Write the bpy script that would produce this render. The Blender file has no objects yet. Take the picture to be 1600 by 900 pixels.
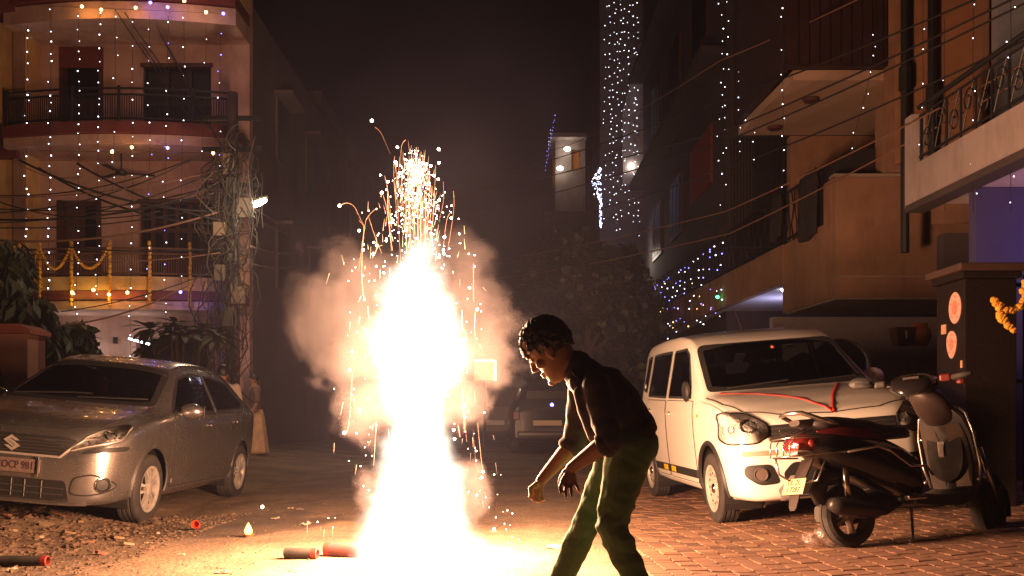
import bpy, bmesh, math, random
from mathutils import Vector, Matrix, noise
from mathutils.bvhtree import BVHTree
from mathutils.geometry import delaunay_2d_cdt
R = math.radians
rnd = random.Random(7)
C = bpy.context.scene.collection
scene = bpy.context.scene

# ------------------------------------------------------------------ camera
CAMH = .88
cam_d = bpy.data.cameras.new('camera'); cam = bpy.data.objects.new('camera', cam_d); C.objects.link(cam)
cam.location = (0, 0, CAMH); cam.rotation_euler = (R(90), 0, 0)
cam_d.sensor_width = 36; cam_d.lens = 36*1450/1600; cam_d.shift_y = (645-450)/1600
cam_d.clip_start = .05; cam_d.clip_end = 900
scene.camera = cam

# ------------------------------------------------------------------ night sky
world = bpy.data.worlds.new('World'); scene.world = world; world.use_nodes = True
wn = world.node_tree
bg = wn.nodes['Background']; bg.inputs['Color'].default_value = (1, .50, .50, 1); bg.inputs['Strength'].default_value = .0022
scene.view_settings.view_transform = 'Standard'; scene.view_settings.look = 'None'
scene.view_settings.exposure = 0; scene.view_settings.gamma = 1
scene.render.engine = 'CYCLES'
cy = scene.cycles
cy.use_denoising = True
cy.max_bounces = 5; cy.diffuse_bounces = 2; cy.glossy_bounces = 3; cy.transmission_bounces = 4
cy.transparent_max_bounces = 16; cy.volume_bounces = 0
cy.volume_step_rate = 1.0; cy.volume_max_steps = 128
cy.sample_clamp_indirect = 4.0
cy.caustics_reflective = False; cy.caustics_refractive = False
cy.use_adaptive_sampling = False

# ------------------------------------------------------------------ helpers
def W(px, py, Y):
    """photo pixel at depth Y -> point of the place"""
    return Vector(((px-800)/1450*Y, Y, CAMH+(645-py)/1450*Y))

def lin(h):
    h = h.lstrip('#'); c = [int(h[i:i+2], 16)/255 for i in (0, 2, 4)]
    return tuple(v/12.92 if v <= .04045 else ((v+.055)/1.055)**2.4 for v in c)

MATS = {}
def mat(name, col=(.5, .5, .5), rough=.6, metal=0., spec=.5, var=0., vscale=6., bump=0., bscale=40., coat=0., col2=None, alpha=1., dist=.02, streak=0.):
    if name in MATS: return MATS[name]
    m = bpy.data.materials.new(name); m.use_nodes = True; MATS[name] = m
    nt = m.node_tree; b = nt.nodes['Principled BSDF']
    b.inputs['Base Color'].default_value = (*col, 1); b.inputs['Roughness'].default_value = rough
    b.inputs['Metallic'].default_value = metal; b.inputs['Specular IOR Level'].default_value = spec
    b.inputs['Coat Weight'].default_value = coat; b.inputs['Coat Roughness'].default_value = .05
    b.inputs['Alpha'].default_value = alpha
    if var or col2:
        tc = nt.nodes.new('ShaderNodeTexCoord')
        n = nt.nodes.new('ShaderNodeTexNoise'); n.inputs['Scale'].default_value = vscale; n.inputs['Detail'].default_value = 6; n.inputs['Roughness'].default_value = .65
        nt.links.new(tc.outputs['Object'], n.inputs['Vector'])
        r = nt.nodes.new('ShaderNodeValToRGB'); r.color_ramp.elements[0].position = .3; r.color_ramp.elements[1].position = .7
        c2 = col2 if col2 else tuple(min(1, c*(1+var)) for c in col)
        c1 = col if col2 else tuple(c*(1-var) for c in col)
        r.color_ramp.elements[0].color = (*c1, 1); r.color_ramp.elements[1].color = (*c2, 1)
        nt.links.new(n.outputs['Fac'], r.inputs['Fac']); nt.links.new(r.outputs['Color'], b.inputs['Base Color'])
        rr = nt.nodes.new('ShaderNodeMapRange'); rr.inputs['To Min'].default_value = max(0, rough-.08); rr.inputs['To Max'].default_value = min(1, rough+.1)
        nt.links.new(n.outputs['Fac'], rr.inputs['Value']); nt.links.new(rr.outputs['Result'], b.inputs['Roughness'])
    if streak:
        tc = nt.nodes.new('ShaderNodeTexCoord'); mp = nt.nodes.new('ShaderNodeMapping'); mp.inputs['Scale'].default_value = (1.7, 1.7, .65)
        nt.links.new(tc.outputs['Object'], mp.inputs['Vector'])
        n = nt.nodes.new('ShaderNodeTexNoise'); n.inputs['Scale'].default_value = 1.6; n.inputs['Detail'].default_value = 9; n.inputs['Roughness'].default_value = .7
        nt.links.new(mp.outputs[0], n.inputs['Vector'])
        q = nt.nodes.new('ShaderNodeMapRange'); q.inputs['From Min'].default_value = .46; q.inputs['From Max'].default_value = .66; q.inputs['To Max'].default_value = streak
        nt.links.new(n.outputs['Fac'], q.inputs['Value'])
        mx = nt.nodes.new('ShaderNodeMix'); mx.data_type = 'RGBA'; nt.links.new(q.outputs[0], mx.inputs[0])
        sc = b.inputs['Base Color']
        if sc.links: nt.links.new(sc.links[0].from_socket, mx.inputs[6])
        else: mx.inputs[6].default_value = (*col, 1)
        mx.inputs[7].default_value = (*[c*.28 for c in col], 1); nt.links.new(mx.outputs[2], sc)
    if bump:
        tc = nt.nodes.new('ShaderNodeTexCoord')
        n = nt.nodes.new('ShaderNodeTexNoise'); n.inputs['Scale'].default_value = bscale; n.inputs['Detail'].default_value = 8
        nt.links.new(tc.outputs['Object'], n.inputs['Vector'])
        bp = nt.nodes.new('ShaderNodeBump'); bp.inputs['Strength'].default_value = bump; bp.inputs['Distance'].default_value = dist
        nt.links.new(n.outputs['Fac'], bp.inputs['Height']); nt.links.new(bp.outputs['Normal'], b.inputs['Normal'])
    return m

def glow(name, col, strength, sampled=False):
    if name in MATS: return MATS[name]
    m = bpy.data.materials.new(name); m.use_nodes = True; MATS[name] = m
    b = m.node_tree.nodes['Principled BSDF']
    b.inputs['Base Color'].default_value = (*[min(.8, c) for c in col], 1)
    b.inputs['Emission Color'].default_value = (*col, 1); b.inputs['Emission Strength'].default_value = strength
    if not sampled: m.cycles.emission_sampling = 'NONE'
    return m

TEMPLATE = {}
class MB:
    """mesh builder: shapes go into one bmesh, build() links ONE object"""
    def __init__(s): s.bm = bmesh.new()
    def _xf(s, vs, M):
        for v in vs: v.co = M @ v.co
    def _add(s, key, M):
        if key not in TEMPLATE:
            t = bmesh.new()
            if key[0] == 'box':
                bmesh.ops.create_cube(t, size=1)
                for v in t.verts: v.co = Vector([a*b_ for a, b_ in zip(v.co, key[1])])
                if key[2]: bmesh.ops.bevel(t, geom=t.edges[:], offset=key[2], segments=2, profile=.5, affect='EDGES', clamp_overlap=True)
            elif key[0] == 'ball': bmesh.ops.create_uvsphere(t, u_segments=key[1], v_segments=key[2], radius=1)
            else: bmesh.ops.create_icosphere(t, subdivisions=key[1], radius=1)
            t.verts.index_update(); TEMPLATE[key] = ([v.co.copy() for v in t.verts], [[v.index for v in f.verts] for f in t.faces]); t.free()
        V, F = TEMPLATE[key]; new = s.bm.verts.new; vs = [new(M @ v) for v in V]; nf = s.bm.faces.new
        for f in F: nf([vs[i] for i in f])
    def box(s, c, d, rz=0, M=None, bev=0):
        X = Matrix.Translation(c) @ Matrix.Rotation(rz, 4, 'Z')
        s._add(('box', tuple(round(q, 5) for q in d), bev), M @ X if M is not None else X); return s
    def span(s, a, b, bev=0):
        a = Vector(a); b = Vector(b)
        return s.box((a+b)/2, tuple(abs(v) for v in (b-a)), bev=bev)
    def tube(s, pts, r, n=6, cap=True, closed=False):
        pts = [Vector(p) for p in pts]; k = len(pts)
        rr = r if hasattr(r, '__len__') else [r]*k
        rings = []; up = None
        for i, p in enumerate(pts):
            if closed: t = pts[(i+1) % k]-pts[i-1]
            else: t = (pts[min(i+1, k-1)]-pts[max(i-1, 0)])
            if t.length < 1e-9: t = Vector((0, 0, 1))
            t.normalize()
            if up is None: up = t.orthogonal().normalized()
            else:
                up = up-t*up.dot(t)
                up = up.normalized() if up.length > 1e-6 else t.orthogonal().normalized()
            v = t.cross(up)
            rings.append([s.bm.verts.new(p+(up*math.cos(a)+v*math.sin(a))*rr[i]) for a in [2*math.pi*j/n for j in range(n)]])
        m = k if closed else k-1
        for i in range(m):
            A, B = rings[i], rings[(i+1) % k]
            for j in range(n): s.bm.faces.new((A[j], A[(j+1) % n], B[(j+1) % n], B[j]))
        if cap and not closed:
            s.bm.faces.new(rings[0][::-1]); s.bm.faces.new(rings[-1])
        return s
    def cyl(s, a, b, r, r2=None, n=16):
        return s.tube([a, b], [r, r if r2 is None else r2], n)
    def ball(s, c, r, u=10, v=8, M=None):
        rr = r if hasattr(r, '__len__') else (r, r, r)
        s._add(('ball', u, v), Matrix.Translation(c) @ (M if M is not None else Matrix.Identity(4)) @ Matrix.Diagonal((*rr, 1))); return s
    def ico(s, c, r, sub=1, M=None):
        rr = r if hasattr(r, '__len__') else (r, r, r)
        s._add(('ico', sub), Matrix.Translation(c) @ (M if M is not None else Matrix.Identity(4)) @ Matrix.Diagonal((*rr, 1))); return s
    def lathe(s, prof, c=(0, 0, 0), axis='Z', n=24, M=None, closed=False):
        """prof: (radius, along)"""
        c = Vector(c); rings = []
        for (r, h) in prof:
            ring = []
            for j in range(n):
                a = 2*math.pi*j/n
                if axis == 'Z': p = Vector((r*math.cos(a), r*math.sin(a), h))
                elif axis == 'X': p = Vector((h, r*math.cos(a), r*math.sin(a)))
                else: p = Vector((r*math.sin(a), h, r*math.cos(a)))
                if M is not None: p = M @ p
                ring.append(s.bm.verts.new(p+c))
            rings.append(ring)
        k = len(rings)
        for i in range(k if closed else k-1):
            A, B = rings[i], rings[(i+1) % k]
            for j in range(n): s.bm.faces.new((A[j], A[(j+1) % n], B[(j+1) % n], B[j]))
        return s
    def prism(s, poly, a, b, plane='XZ', M=None):
        """poly in a plane, extruded from a to b along the third axis"""
        def P(u, v, w):
            p = Vector((u, w, v)) if plane == 'XZ' else Vector((w, u, v)) if plane == 'YZ' else Vector((u, v, w))
            return M @ p if M is not None else p
        A = [s.bm.verts.new(P(u, v, a)) for u, v in poly]; B = [s.bm.verts.new(P(u, v, b)) for u, v in poly]
        n = len(poly)
        s.bm.faces.new(A); s.bm.faces.new(B[::-1])
        for i in range(n): s.bm.faces.new((A[i], B[i], B[(i+1) % n], A[(i+1) % n]))
        return s
    def loft(s, rings, cap=True, closed=False):
        R_ = [[s.bm.verts.new(p) for p in r] for r in rings]; n = len(R_[0])
        for i in range(len(R_)-1):
            for j in range(n): s.bm.faces.new((R_[i][j], R_[i][(j+1) % n], R_[i+1][(j+1) % n], R_[i+1][j]))
        if cap:
            s.bm.faces.new(R_[0][::-1]); s.bm.faces.new(R_[-1])
        return s
    def quad(s, *ps):
        s.bm.faces.new([s.bm.verts.new(Vector(p)) for p in ps]); return s
    def build(s, name, m=None, parent=None, smooth=False, loc=None, autos=None):
        me = bpy.data.meshes.new(name)
        bmesh.ops.recalc_face_normals(s.bm, faces=s.bm.faces)
        s.bm.to_mesh(me); s.bm.free()
        if m is not None:
            for q in (m if isinstance(m, (list, tuple)) else [m]): me.materials.append(q)
        if smooth or autos:
            me.polygons.foreach_set('use_smooth', [True]*len(me.polygons))
            if autos: me.set_sharp_from_angle(angle=R(autos))
        return link(name, me, parent, loc)

def link(name, me, parent=None, loc=None):
    o = bpy.data.objects.new(name, me); C.objects.link(o)
    if parent is not None: o.parent = parent
    if loc is not None: o.location = loc
    return o
def thing(name, label, cat, loc=(0, 0, 0), rz=0, group=None):
    o = bpy.data.objects.new(name, None); C.objects.link(o); o.empty_display_size = .2
    o.location = loc; o.rotation_euler = (0, 0, rz)
    return tag(o, label, cat, group)
def tag(o, label=None, cat=None, group=None, kind=None):
    if label: o['label'] = label
    if cat: o['category'] = cat
    if group: o['group'] = group
    if kind: o['kind'] = kind
    return o
def lamp(name, kind, loc, power, col, parent=None, size=.1, rot=None, **k):
    d = bpy.data.lights.new(name, kind); d.energy = power; d.color = col
    if kind in ('POINT', 'SPOT'): d.shadow_soft_size = size
    for a, v in k.items(): setattr(d, a, v)
    o = bpy.data.objects.new(name, d); C.objects.link(o); o.location = loc
    if rot: o.rotation_euler = rot
    if parent: o.parent = parent
    return o
def ground_z(x, y=0):
    """the carriageway is lower than the two verges the cars stand on"""
    K = [(-60, .9), (-14, .5), (-6, .14), (-4.8, .03), (-3.3, -.095), (-1.9, -.02), (1.0, -.02), (1.64, -.02), (3.2, .085), (4.4, .14), (8, .3), (60, .6)]
    for (a, za), (b, zb) in zip(K, K[1:]):
        if x <= b:
            t = max(0, (x-a)/(b-a)); return za+(zb-za)*t
    return K[-1][1]
def lerp(a, b, t): return a+(b-a)*t
def spline(keys, x):
    """monotone-ish cubic through (x, value) keys; values may be tuples"""
    if x <= keys[0][0]: return keys[0][1]
    if x >= keys[-1][0]: return keys[-1][1]
    for i in range(len(keys)-1):
        if x <= keys[i+1][0]:
            x0, v0 = keys[i]; x1, v1 = keys[i+1]; h = x1-x0; t = (x-x0)/h
            s = (v1-v0)/h
            m0 = s if i == 0 else ((v0-keys[i-1][1])/(x0-keys[i-1][0]))
            m1 = s if i == len(keys)-2 else ((keys[i+2][1]-v1)/(keys[i+2][0]-x1))
            d0 = 0 if m0*s <= 0 else 2*m0*s/(m0+s) if i else s
            d1 = 0 if m1*s <= 0 else 2*m1*s/(m1+s) if i < len(keys)-2 else s
            return (2*t**3-3*t*t+1)*v0+(t**3-2*t*t+t)*h*d0+(-2*t**3+3*t*t)*v1+(t**3-t*t)*h*d1
def glass_mat(name, tint=(.02, .02, .022), clear=.6, rough=.02):
    if name in MATS: return MATS[name]
    m = bpy.data.materials.new(name); m.use_nodes = True; MATS[name] = m; nt = m.node_tree
    for q in list(nt.nodes):
        if q.type == 'BSDF_PRINCIPLED': nt.nodes.remove(q)
    t = nt.nodes.new('ShaderNodeBsdfTransparent'); t.inputs[0].default_value = (clear, clear, clear, 1)
    g = nt.nodes.new('ShaderNodeBsdfGlossy'); g.inputs['Roughness'].default_value = rough; g.inputs[0].default_value = (1, 1, 1, 1)
    f = nt.nodes.new('ShaderNodeFresnel'); f.inputs[0].default_value = 1.5
    x = nt.nodes.new('ShaderNodeMixShader'); nt.links.new(f.outputs[0], x.inputs[0]); nt.links.new(t.outputs[0], x.inputs[1]); nt.links.new(g.outputs[0], x.inputs[2])
    nt.links.new(x.outputs[0], nt.nodes['Material Output'].inputs[0]); return m
BLACK = mat('black_plastic', (.018, .017, .017), .55)
RUBBER = mat('tyre_rubber', (.035, .03, .027), .8, var=.35, vscale=9, bump=.15, bscale=90, dist=.004)
CHROME = mat('chrome', (.75, .73, .7), .12, 1.)
DARKIN = mat('cabin_trim', (.03, .027, .026), .7, var=.3)
SEATM = mat('seat_fabric', (.06, .052, .048), .85, var=.3, vscale=20)
GLASS = glass_mat('window_glass', clear=.62)
LENS = glass_mat('lamp_lens', clear=.92, rough=.01)
REFL = mat('lamp_reflector', (.62, .58, .54), .32, .45, bump=.7, bscale=46, dist=.03, var=.35, vscale=24)
SATIN = mat('satin_trim', (.66, .60, .55), .36, .55)
SEAM = mat('panel_gap', (.012, .011, .011), .8)
PLATEW = mat('plate_white', (.62, .60, .55), .5, var=.2, vscale=14)
INK = mat('plate_ink', (.02, .018, .02), .6)

def vol_mat(name, build):
    m = bpy.data.materials.new(name); m.use_nodes = True; MATS[name] = m
    nt = m.node_tree; nt.nodes.remove(nt.nodes['Principled BSDF'])
    build(nt, nt.nodes['Material Output']); return m
class NG:
    """tiny node-writing helper"""
    def __init__(s, nt): s.nt = nt
    def n(s, t, **k):
        q = s.nt.nodes.new(t)
        for a, v in k.items(): setattr(q, a, v)
        return q
    def put(s, sock, v):
        if isinstance(v, (int, float, tuple, list)): sock.default_value = v
        else: s.nt.links.new(v, sock)
    def m(s, op, a, b=0., c=0., clamp=False):
        q = s.n('ShaderNodeMath', operation=op); q.use_clamp = clamp
        s.put(q.inputs[0], a); s.put(q.inputs[1], b)
        if op in ('MULTIPLY_ADD',): s.put(q.inputs[2], c)
        return q.outputs[0]
    def noise(s, vec, scale, detail=3, rough=.55):
        q = s.n('ShaderNodeTexNoise'); s.put(q.inputs['Vector'], vec); q.inputs['Scale'].default_value = scale
        q.inputs['Detail'].default_value = detail; q.inputs['Roughness'].default_value = rough; return q.outputs['Fac']
    def sep(s, v):
        q = s.n('ShaderNodeSeparateXYZ'); s.put(q.inputs[0], v); return q.outputs
    def rng(s, v, a, b, c=0., d=1., smooth=True):
        q = s.n('ShaderNodeMapRange'); q.interpolation_type = 'SMOOTHSTEP' if smooth else 'LINEAR'
        for k, w in zip(('Value', 'From Min', 'From Max', 'To Min', 'To Max'), (v, a, b, c, d)): s.put(q.inputs[k], w)
        return q.outputs['Result']
    def curve(s, v, pts):
        q = s.n('ShaderNodeFloatCurve'); cv = q.mapping.curves[0]
        while len(cv.points) < len(pts): cv.points.new(.5, .5)
        for p, (x, y) in zip(cv.points, pts): p.location = (x, y)
        q.mapping.update(); s.put(q.inputs['Value'], v); return q.outputs[0]


ORD = ['first', 'second', 'third', 'fourth', 'fifth', 'sixth', 'seventh', 'eighth', 'ninth', 'tenth', 'eleventh', 'twelfth', 'thirteenth', 'fourteenth', 'fifteenth', 'sixteenth', 'seventeenth', 'eighteenth']
# ------------------------------------------------------------------ buildings
def slabpoly(b, pts, z0, z1): b.prism(pts, z0, z1, 'XY')
def wall_with_holes(x0, x1, z0, z1, y, th, holes):
    """frontal wall, openings cut out as real holes"""
    b = MB(); xs = sorted({x0, x1, *[h[0] for h in holes], *[h[1] for h in holes]}); zs = sorted({z0, z1, *[h[2] for h in holes], *[h[3] for h in holes]})
    xs = [v for v in xs if x0 <= v <= x1]; zs = [v for v in zs if z0 <= v <= z1]
    solid = {}
    for i in range(len(xs)-1):
        for j in range(len(zs)-1):
            cx, cz = (xs[i]+xs[i+1])/2, (zs[j]+zs[j+1])/2
            solid[i, j] = not any(h[0] < cx < h[1] and h[2] < cz < h[3] for h in holes)
    bm = b.bm; vc = {}
    def v(x, yy, z):
        k = (round(x, 4), round(yy, 4), round(z, 4))
        if k not in vc: vc[k] = bm.verts.new((x, yy, z))
        return vc[k]
    ya, yb = y, y+th
    for (i, j), s in solid.items():
        if not s: continue
        a, c, d, e = xs[i], xs[i+1], zs[j], zs[j+1]
        bm.faces.new((v(a, ya, d), v(c, ya, d), v(c, ya, e), v(a, ya, e))); bm.faces.new((v(a, yb, d), v(a, yb, e), v(c, yb, e), v(c, yb, d)))
        for di, dj, q in ((-1, 0, ((a, d), (a, e))), (1, 0, ((c, d), (c, e))), (0, -1, ((a, d), (c, d))), (0, 1, ((a, e), (c, e)))):
            if not solid.get((i+di, j+dj), False):
                (p0, p1) = q; bm.faces.new((v(p0[0], ya, p0[1]), v(p1[0], ya, p1[1]), v(p1[0], yb, p1[1]), v(p0[0], yb, p0[1])))
    return b
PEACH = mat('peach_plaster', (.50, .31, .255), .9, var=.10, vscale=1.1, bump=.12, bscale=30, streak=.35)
YELW = mat('yellow_plaster', (.60, .36, .14), .9, var=.12, vscale=1.3, bump=.12, bscale=30, streak=.4)
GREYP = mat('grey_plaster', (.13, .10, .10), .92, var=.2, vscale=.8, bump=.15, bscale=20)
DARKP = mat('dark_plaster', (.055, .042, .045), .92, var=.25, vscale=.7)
REDB = mat('red_band', (.16, .035, .03), .7, var=.15, vscale=2)
WOODD = mat('dark_wood', (.075, .028, .022), .5, var=.3, vscale=5)
TIMB = mat('maroon_timber', (.026, .008, .008), .6, var=.3, vscale=4)
WIN = mat('dark_pane', (.010, .010, .013), .4, spec=.25)
IRON = mat('black_iron', (.012, .011, .012), .5)
OCHRE = mat('ochre_plaster', (.28, .155, .095), .9, var=.16, vscale=1.2, bump=.2, bscale=26, streak=.32)
PINKG = mat('pinkish_plaster', (.34, .285, .285), .85, var=.1, vscale=1.6, bump=.08, bscale=40, streak=.4)
CONC = mat('concrete', (.30, .23, .19), .9, var=.2, vscale=1.5, bump=.2, bscale=30)

def left_house():
    Y = 20.0; k = Y/1450
    X = lambda px: (px-800)*k
    Z = lambda py: CAMH+(645-py)*k
    t = thing('house', 'peach three storey house hung with light strings, balconies facing the junction', 'house', (X(215), Y, ground_z(X(215))))
    def put_(b, nm, m, par=t, **kw):
        for v in b.bm.verts: v.co -= t.location
        return b.build(nm, m, par, **kw)
    x0, x1 = X(45), X(390)
    win2 = (X(223), X(330), Z(217), Z(103)); door2 = (X(97), X(158), Z(222), Z(75))
    win1 = (X(218), X(332), Z(447), Z(315)); door1 = (X(93), X(155), Z(450), Z(313))
    gf1 = (X(60), X(148), .2, Z(528)); gf2 = (X(212), X(330), .2, Z(528))
    put_(wall_with_holes(x0, x1, 0, Z(-60), Y, .25, [win2, door2, win1, door1, gf1, gf2]), 'front_wall', PEACH)
    # side wall runs back along the street, with dim windows
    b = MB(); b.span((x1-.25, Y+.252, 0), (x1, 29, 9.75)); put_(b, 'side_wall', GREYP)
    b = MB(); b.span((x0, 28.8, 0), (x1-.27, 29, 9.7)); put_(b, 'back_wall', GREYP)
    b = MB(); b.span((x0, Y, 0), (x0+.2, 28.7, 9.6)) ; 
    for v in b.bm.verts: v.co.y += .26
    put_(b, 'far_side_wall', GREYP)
    for py in (0, 0):
        break
    for yy, zc, w, h in ((22.2, 7.7, 1.2, 1.5), (25.4, 7.7, 1.0, 1.5), (22.2, 4.6, 1.2, 1.5), (25.8, 4.6, 1.2, 1.6)):
        b = MB(); b.span((x1-.02, yy, zc-h/2), (x1+.05, yy+w, zc+h/2)); f = put_(b, 'side_window', GREYP)
        b = MB(); b.span((x1+.03, yy+.08, zc-h/2+.08), (x1+.058, yy+w-.08, zc+h/2-.08)); o = put_(b, 'pane', WIN, f)
        b = MB(); b.span((x1+.002, yy-.15, zc+h/2+.02), (x1+.45, yy+w+.15, zc+h/2+.1)); put_(b, 'sunshade', GREYP)
    # floors and balcony slabs with a bowed front edge
    def bow(z0, z1, dep, bulge, m, nm, xa=x0, xb=x1):
        n = 16; fr = [(lerp(xa, xb, i/n), Y-dep-bulge*math.sin(math.pi*i/n)) for i in range(n+1)]
        b = MB(); b.prism([(xb, Y-.004)]+fr[::-1]+[(xa, Y-.004)], z0, z1, 'XY'); return put_(b, nm, m)
    bow(Z(70), Z(45), 1.0, .35, PEACH, 'roof_slab'); bow(Z(42), Z(24), 1.06, .37, REDB, 'roof_band'); bow(Z(22), Z(-70), 1.02, .34, YELW, 'roof_parapet')
    bow(Z(252), Z(238), 1.0, .32, PEACH, 'balcony_slab'); bow(Z(237.5), Z(220), 1.05, .34, REDB, 'balcony_band')
    bow(Z(494), Z(481), 1.0, .32, PEACH, 'balcony_slab'); bow(Z(480), Z(467), 1.05, .34, REDB, 'balcony_band'); bow(Z(466), Z(446), 1.02, .33, YELW, 'balcony_kerb')
    for a, c, m in ((X(96), X(160), WOODD),):
        b = MB(); b.span((a-.02, Y-.06, Z(107)), (c+.02, Y-.003, Z(75))); put_(b, 'door_header', REDB)
    def door(q, leaves, glassy):
        b = MB(); d = put_(MB().span((q[0], Y+.12, q[2]), (q[1], Y+.16, q[3])), 'door', WOODD)
        w = (q[1]-q[0])/leaves
        for i in range(leaves):
            for (f0, f1) in ((.06, .42), (.48, .94)):
                gl = glassy and f0 > .4 and i == leaves-1
                put_(MB().span((q[0]+i*w+.08, Y+.10, lerp(q[2], q[3], f0)), (q[0]+(i+1)*w-.08, Y+.135, lerp(q[2], q[3], f1))), 'door_panel', WIN if gl else WOODD, d)
        put_(MB().ball((q[0]+w*.9, Y+.09, lerp(q[2], q[3], .45)), .03), 'handle', CHROME, d)
        for xx in (q[0], q[1]): put_(MB().span((xx-.05, Y-.03, q[2]), (xx+.05, Y+.10, q[3])), 'door_jamb', WOODD, d)
    door(door2, 1, True); door(door1, 2, True)
    def window(q, nx, nz, dark):
        w = put_(MB().span((q[0]-.04, Y-.035, q[3]-.03), (q[1]+.04, Y+.20, q[3]+.05)), 'window', WOODD)
        W_ = (q[1]-q[0])/nx; H_ = (q[3]-q[2])/nz
        for i in range(nx):
            for j in range(nz):
                put_(MB().span((q[0]+i*W_+.05, Y+.14, q[2]+j*H_+.05), (q[0]+(i+1)*W_-.05, Y+.15, q[2]+(j+1)*H_-.05)), 'pane', WIN, w)
        fr = WOODD if not dark else IRON
        for i in range(nx+1): put_(MB().span((q[0]+i*W_-.045, Y+.08, q[2]), (q[0]+i*W_+.045, Y+.17, q[3])), 'frame', fr, w)
        for j in range(nz+1): put_(MB().span((q[0], Y+.085, q[2]+j*H_-.045), (q[1], Y+.165, q[2]+j*H_+.045)), 'frame', fr, w)
    window(win2, 3, 2, True); window(win1, 6, 3, False)
    # railings: bowed hand rail with balusters
    def rail(zb, zt, dep, bulge, m, posts, nm='railing'):
        r = bpy.data.objects.new(nm, None); C.objects.link(r); r.parent = t
        n = 24; P_ = [Vector((lerp(x0+.1, x1-.1, i/n), Y-dep-bulge*math.sin(math.pi*i/n), 0)) for i in range(n+1)]
        for z in (zt, lerp(zb, zt, .82), lerp(zb, zt, .12)):
            b = MB().tube([p+Vector((0, 0, z)) for p in P_], .022, 6); put_(b, 'rail', m, r)
        b = MB()
        for i in range(96):
            f = i/95; p = Vector((lerp(x0+.1, x1-.1, f), Y-dep-bulge*math.sin(math.pi*f), 0)); b.tube([p+Vector((0, 0, lerp(zb, zt, .12))), p+Vector((0, 0, lerp(zb, zt, .82)))], .010, 4)
        tag(put_(b, 'balusters', m, r), kind='stuff')
        for px in posts:
            f = (X(px)-x0-.1)/(x1-x0-.2); p = Vector((X(px), Y-dep-bulge*math.sin(math.pi*f), 0)); put_(MB().cyl(p+Vector((0, 0, zb)), p+Vector((0, 0, zt+.05)), .035, n=8), 'post', m, r)
    rail(Z(220), Z(170), .98, .30, IRON, (50, 155, 225, 330))
    yel = mat('yellow_post', (.55, .33, .05), .7)
    rail(Z(446), Z(404), .97, .30, mat('rail_rust', (.13, .06, .035), .6), ())
    for px in (75, 108, 158, 215, 272, 328):
        f = (X(px)-x0)/(x1-x0); b = MB()
        for q in range(14): b.ico((X(px)+rnd.uniform(-.008, .008), Y-1.06-.33*math.sin(math.pi*f), Z(398)-q*(Z(398)-Z(487))/13), (.040, .040, .06), 1)
        tag(b.build('marigold_garland', mat('marigold', (.60, .36, .03), .8, col2=(.62, .24, .02), vscale=14), None), 'marigold garland hanging straight down the balcony post %s' % {75: 'nearest the yellow house', 108: 'left of the double door', 158: 'right of the double door', 215: 'left of the grid window', 272: 'in front of the grid window', 328: 'nearest the utility pole'}[px], 'garland', 'marigold garlands on the balcony')
    for a, c, w in ((67, 108, 'leftmost'), (108, 158, 'in front of the double door'), (158, 215, 'right of the double door')):
        b = MB()
        for q in range(26):
            s = q/25; px = lerp(a, c, s); f = (X(px)-x0)/(x1-x0)
            b.ico((X(px), Y-1.09-.33*math.sin(math.pi*f), Z(401+34*(1-(2*s-1)**2))), (.034, .034, .034), 1)
        tag(b.build('marigold_swag', MATS['marigold'], None), 'marigold swag looped along the first floor balcony, %s' % w, 'garland', 'marigold swags on the balcony')
    # ceiling fan under the balcony roof
    fan = thing('ceiling_fan', 'dark ceiling fan hanging under the first floor balcony ceiling', 'fan', (X(208), Y-.6, Z(281)))
    MB().tube([(0, 0, .0), (0, 0, Z(252)-Z(281))], .02, 6).build('rod', IRON, fan); MB().lathe([(.001, -.06), (.11, -.04), (.12, .02), (.05, .06), (.001, .07)], n=14).build('motor', IRON, fan)
    for q in range(3):
        a = .4+q*2.094; MB().box((.38*math.cos(a), .38*math.sin(a), 0), (.55, .13, .012), rz=a).build('blade', IRON, fan)
    # tube lights of the ground floor room
    for px in (140, 226):
        o = thing('tube_light', 'white tube light glowing in the ground floor opening %s' % ('left of the pale pier' if px == 140 else 'right of the pale pier'), 'tube light', (X(px), Y-.30, Z(535)))
        b = MB(); b.cyl((-.22, 0, .06), (.22, 0, -.06), .022, n=8); b.build('tube', glow('tube_white', (.9, .95, 1), 6), o); MB().box((0, .04, .045), (.48, .03, .05)).build('batten', IRON, o); lamp('tube_glow', 'POINT', (0, -.15, -.05), 9, (1, .82, .7), o, .15)
    
    b = MB(); b.span((x0+.3, Y+3, 0), (x1-.5, Y+3.1, 3.0)); put_(b, 'inner_wall', DARKP)
    # switch box
    put_(MB().span((X(178), Y-.05, Z(537)), (X(184), Y-.002, Z(527))), 'switch_box', IRON)
    return X, Z
HX, HZ = left_house()

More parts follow.
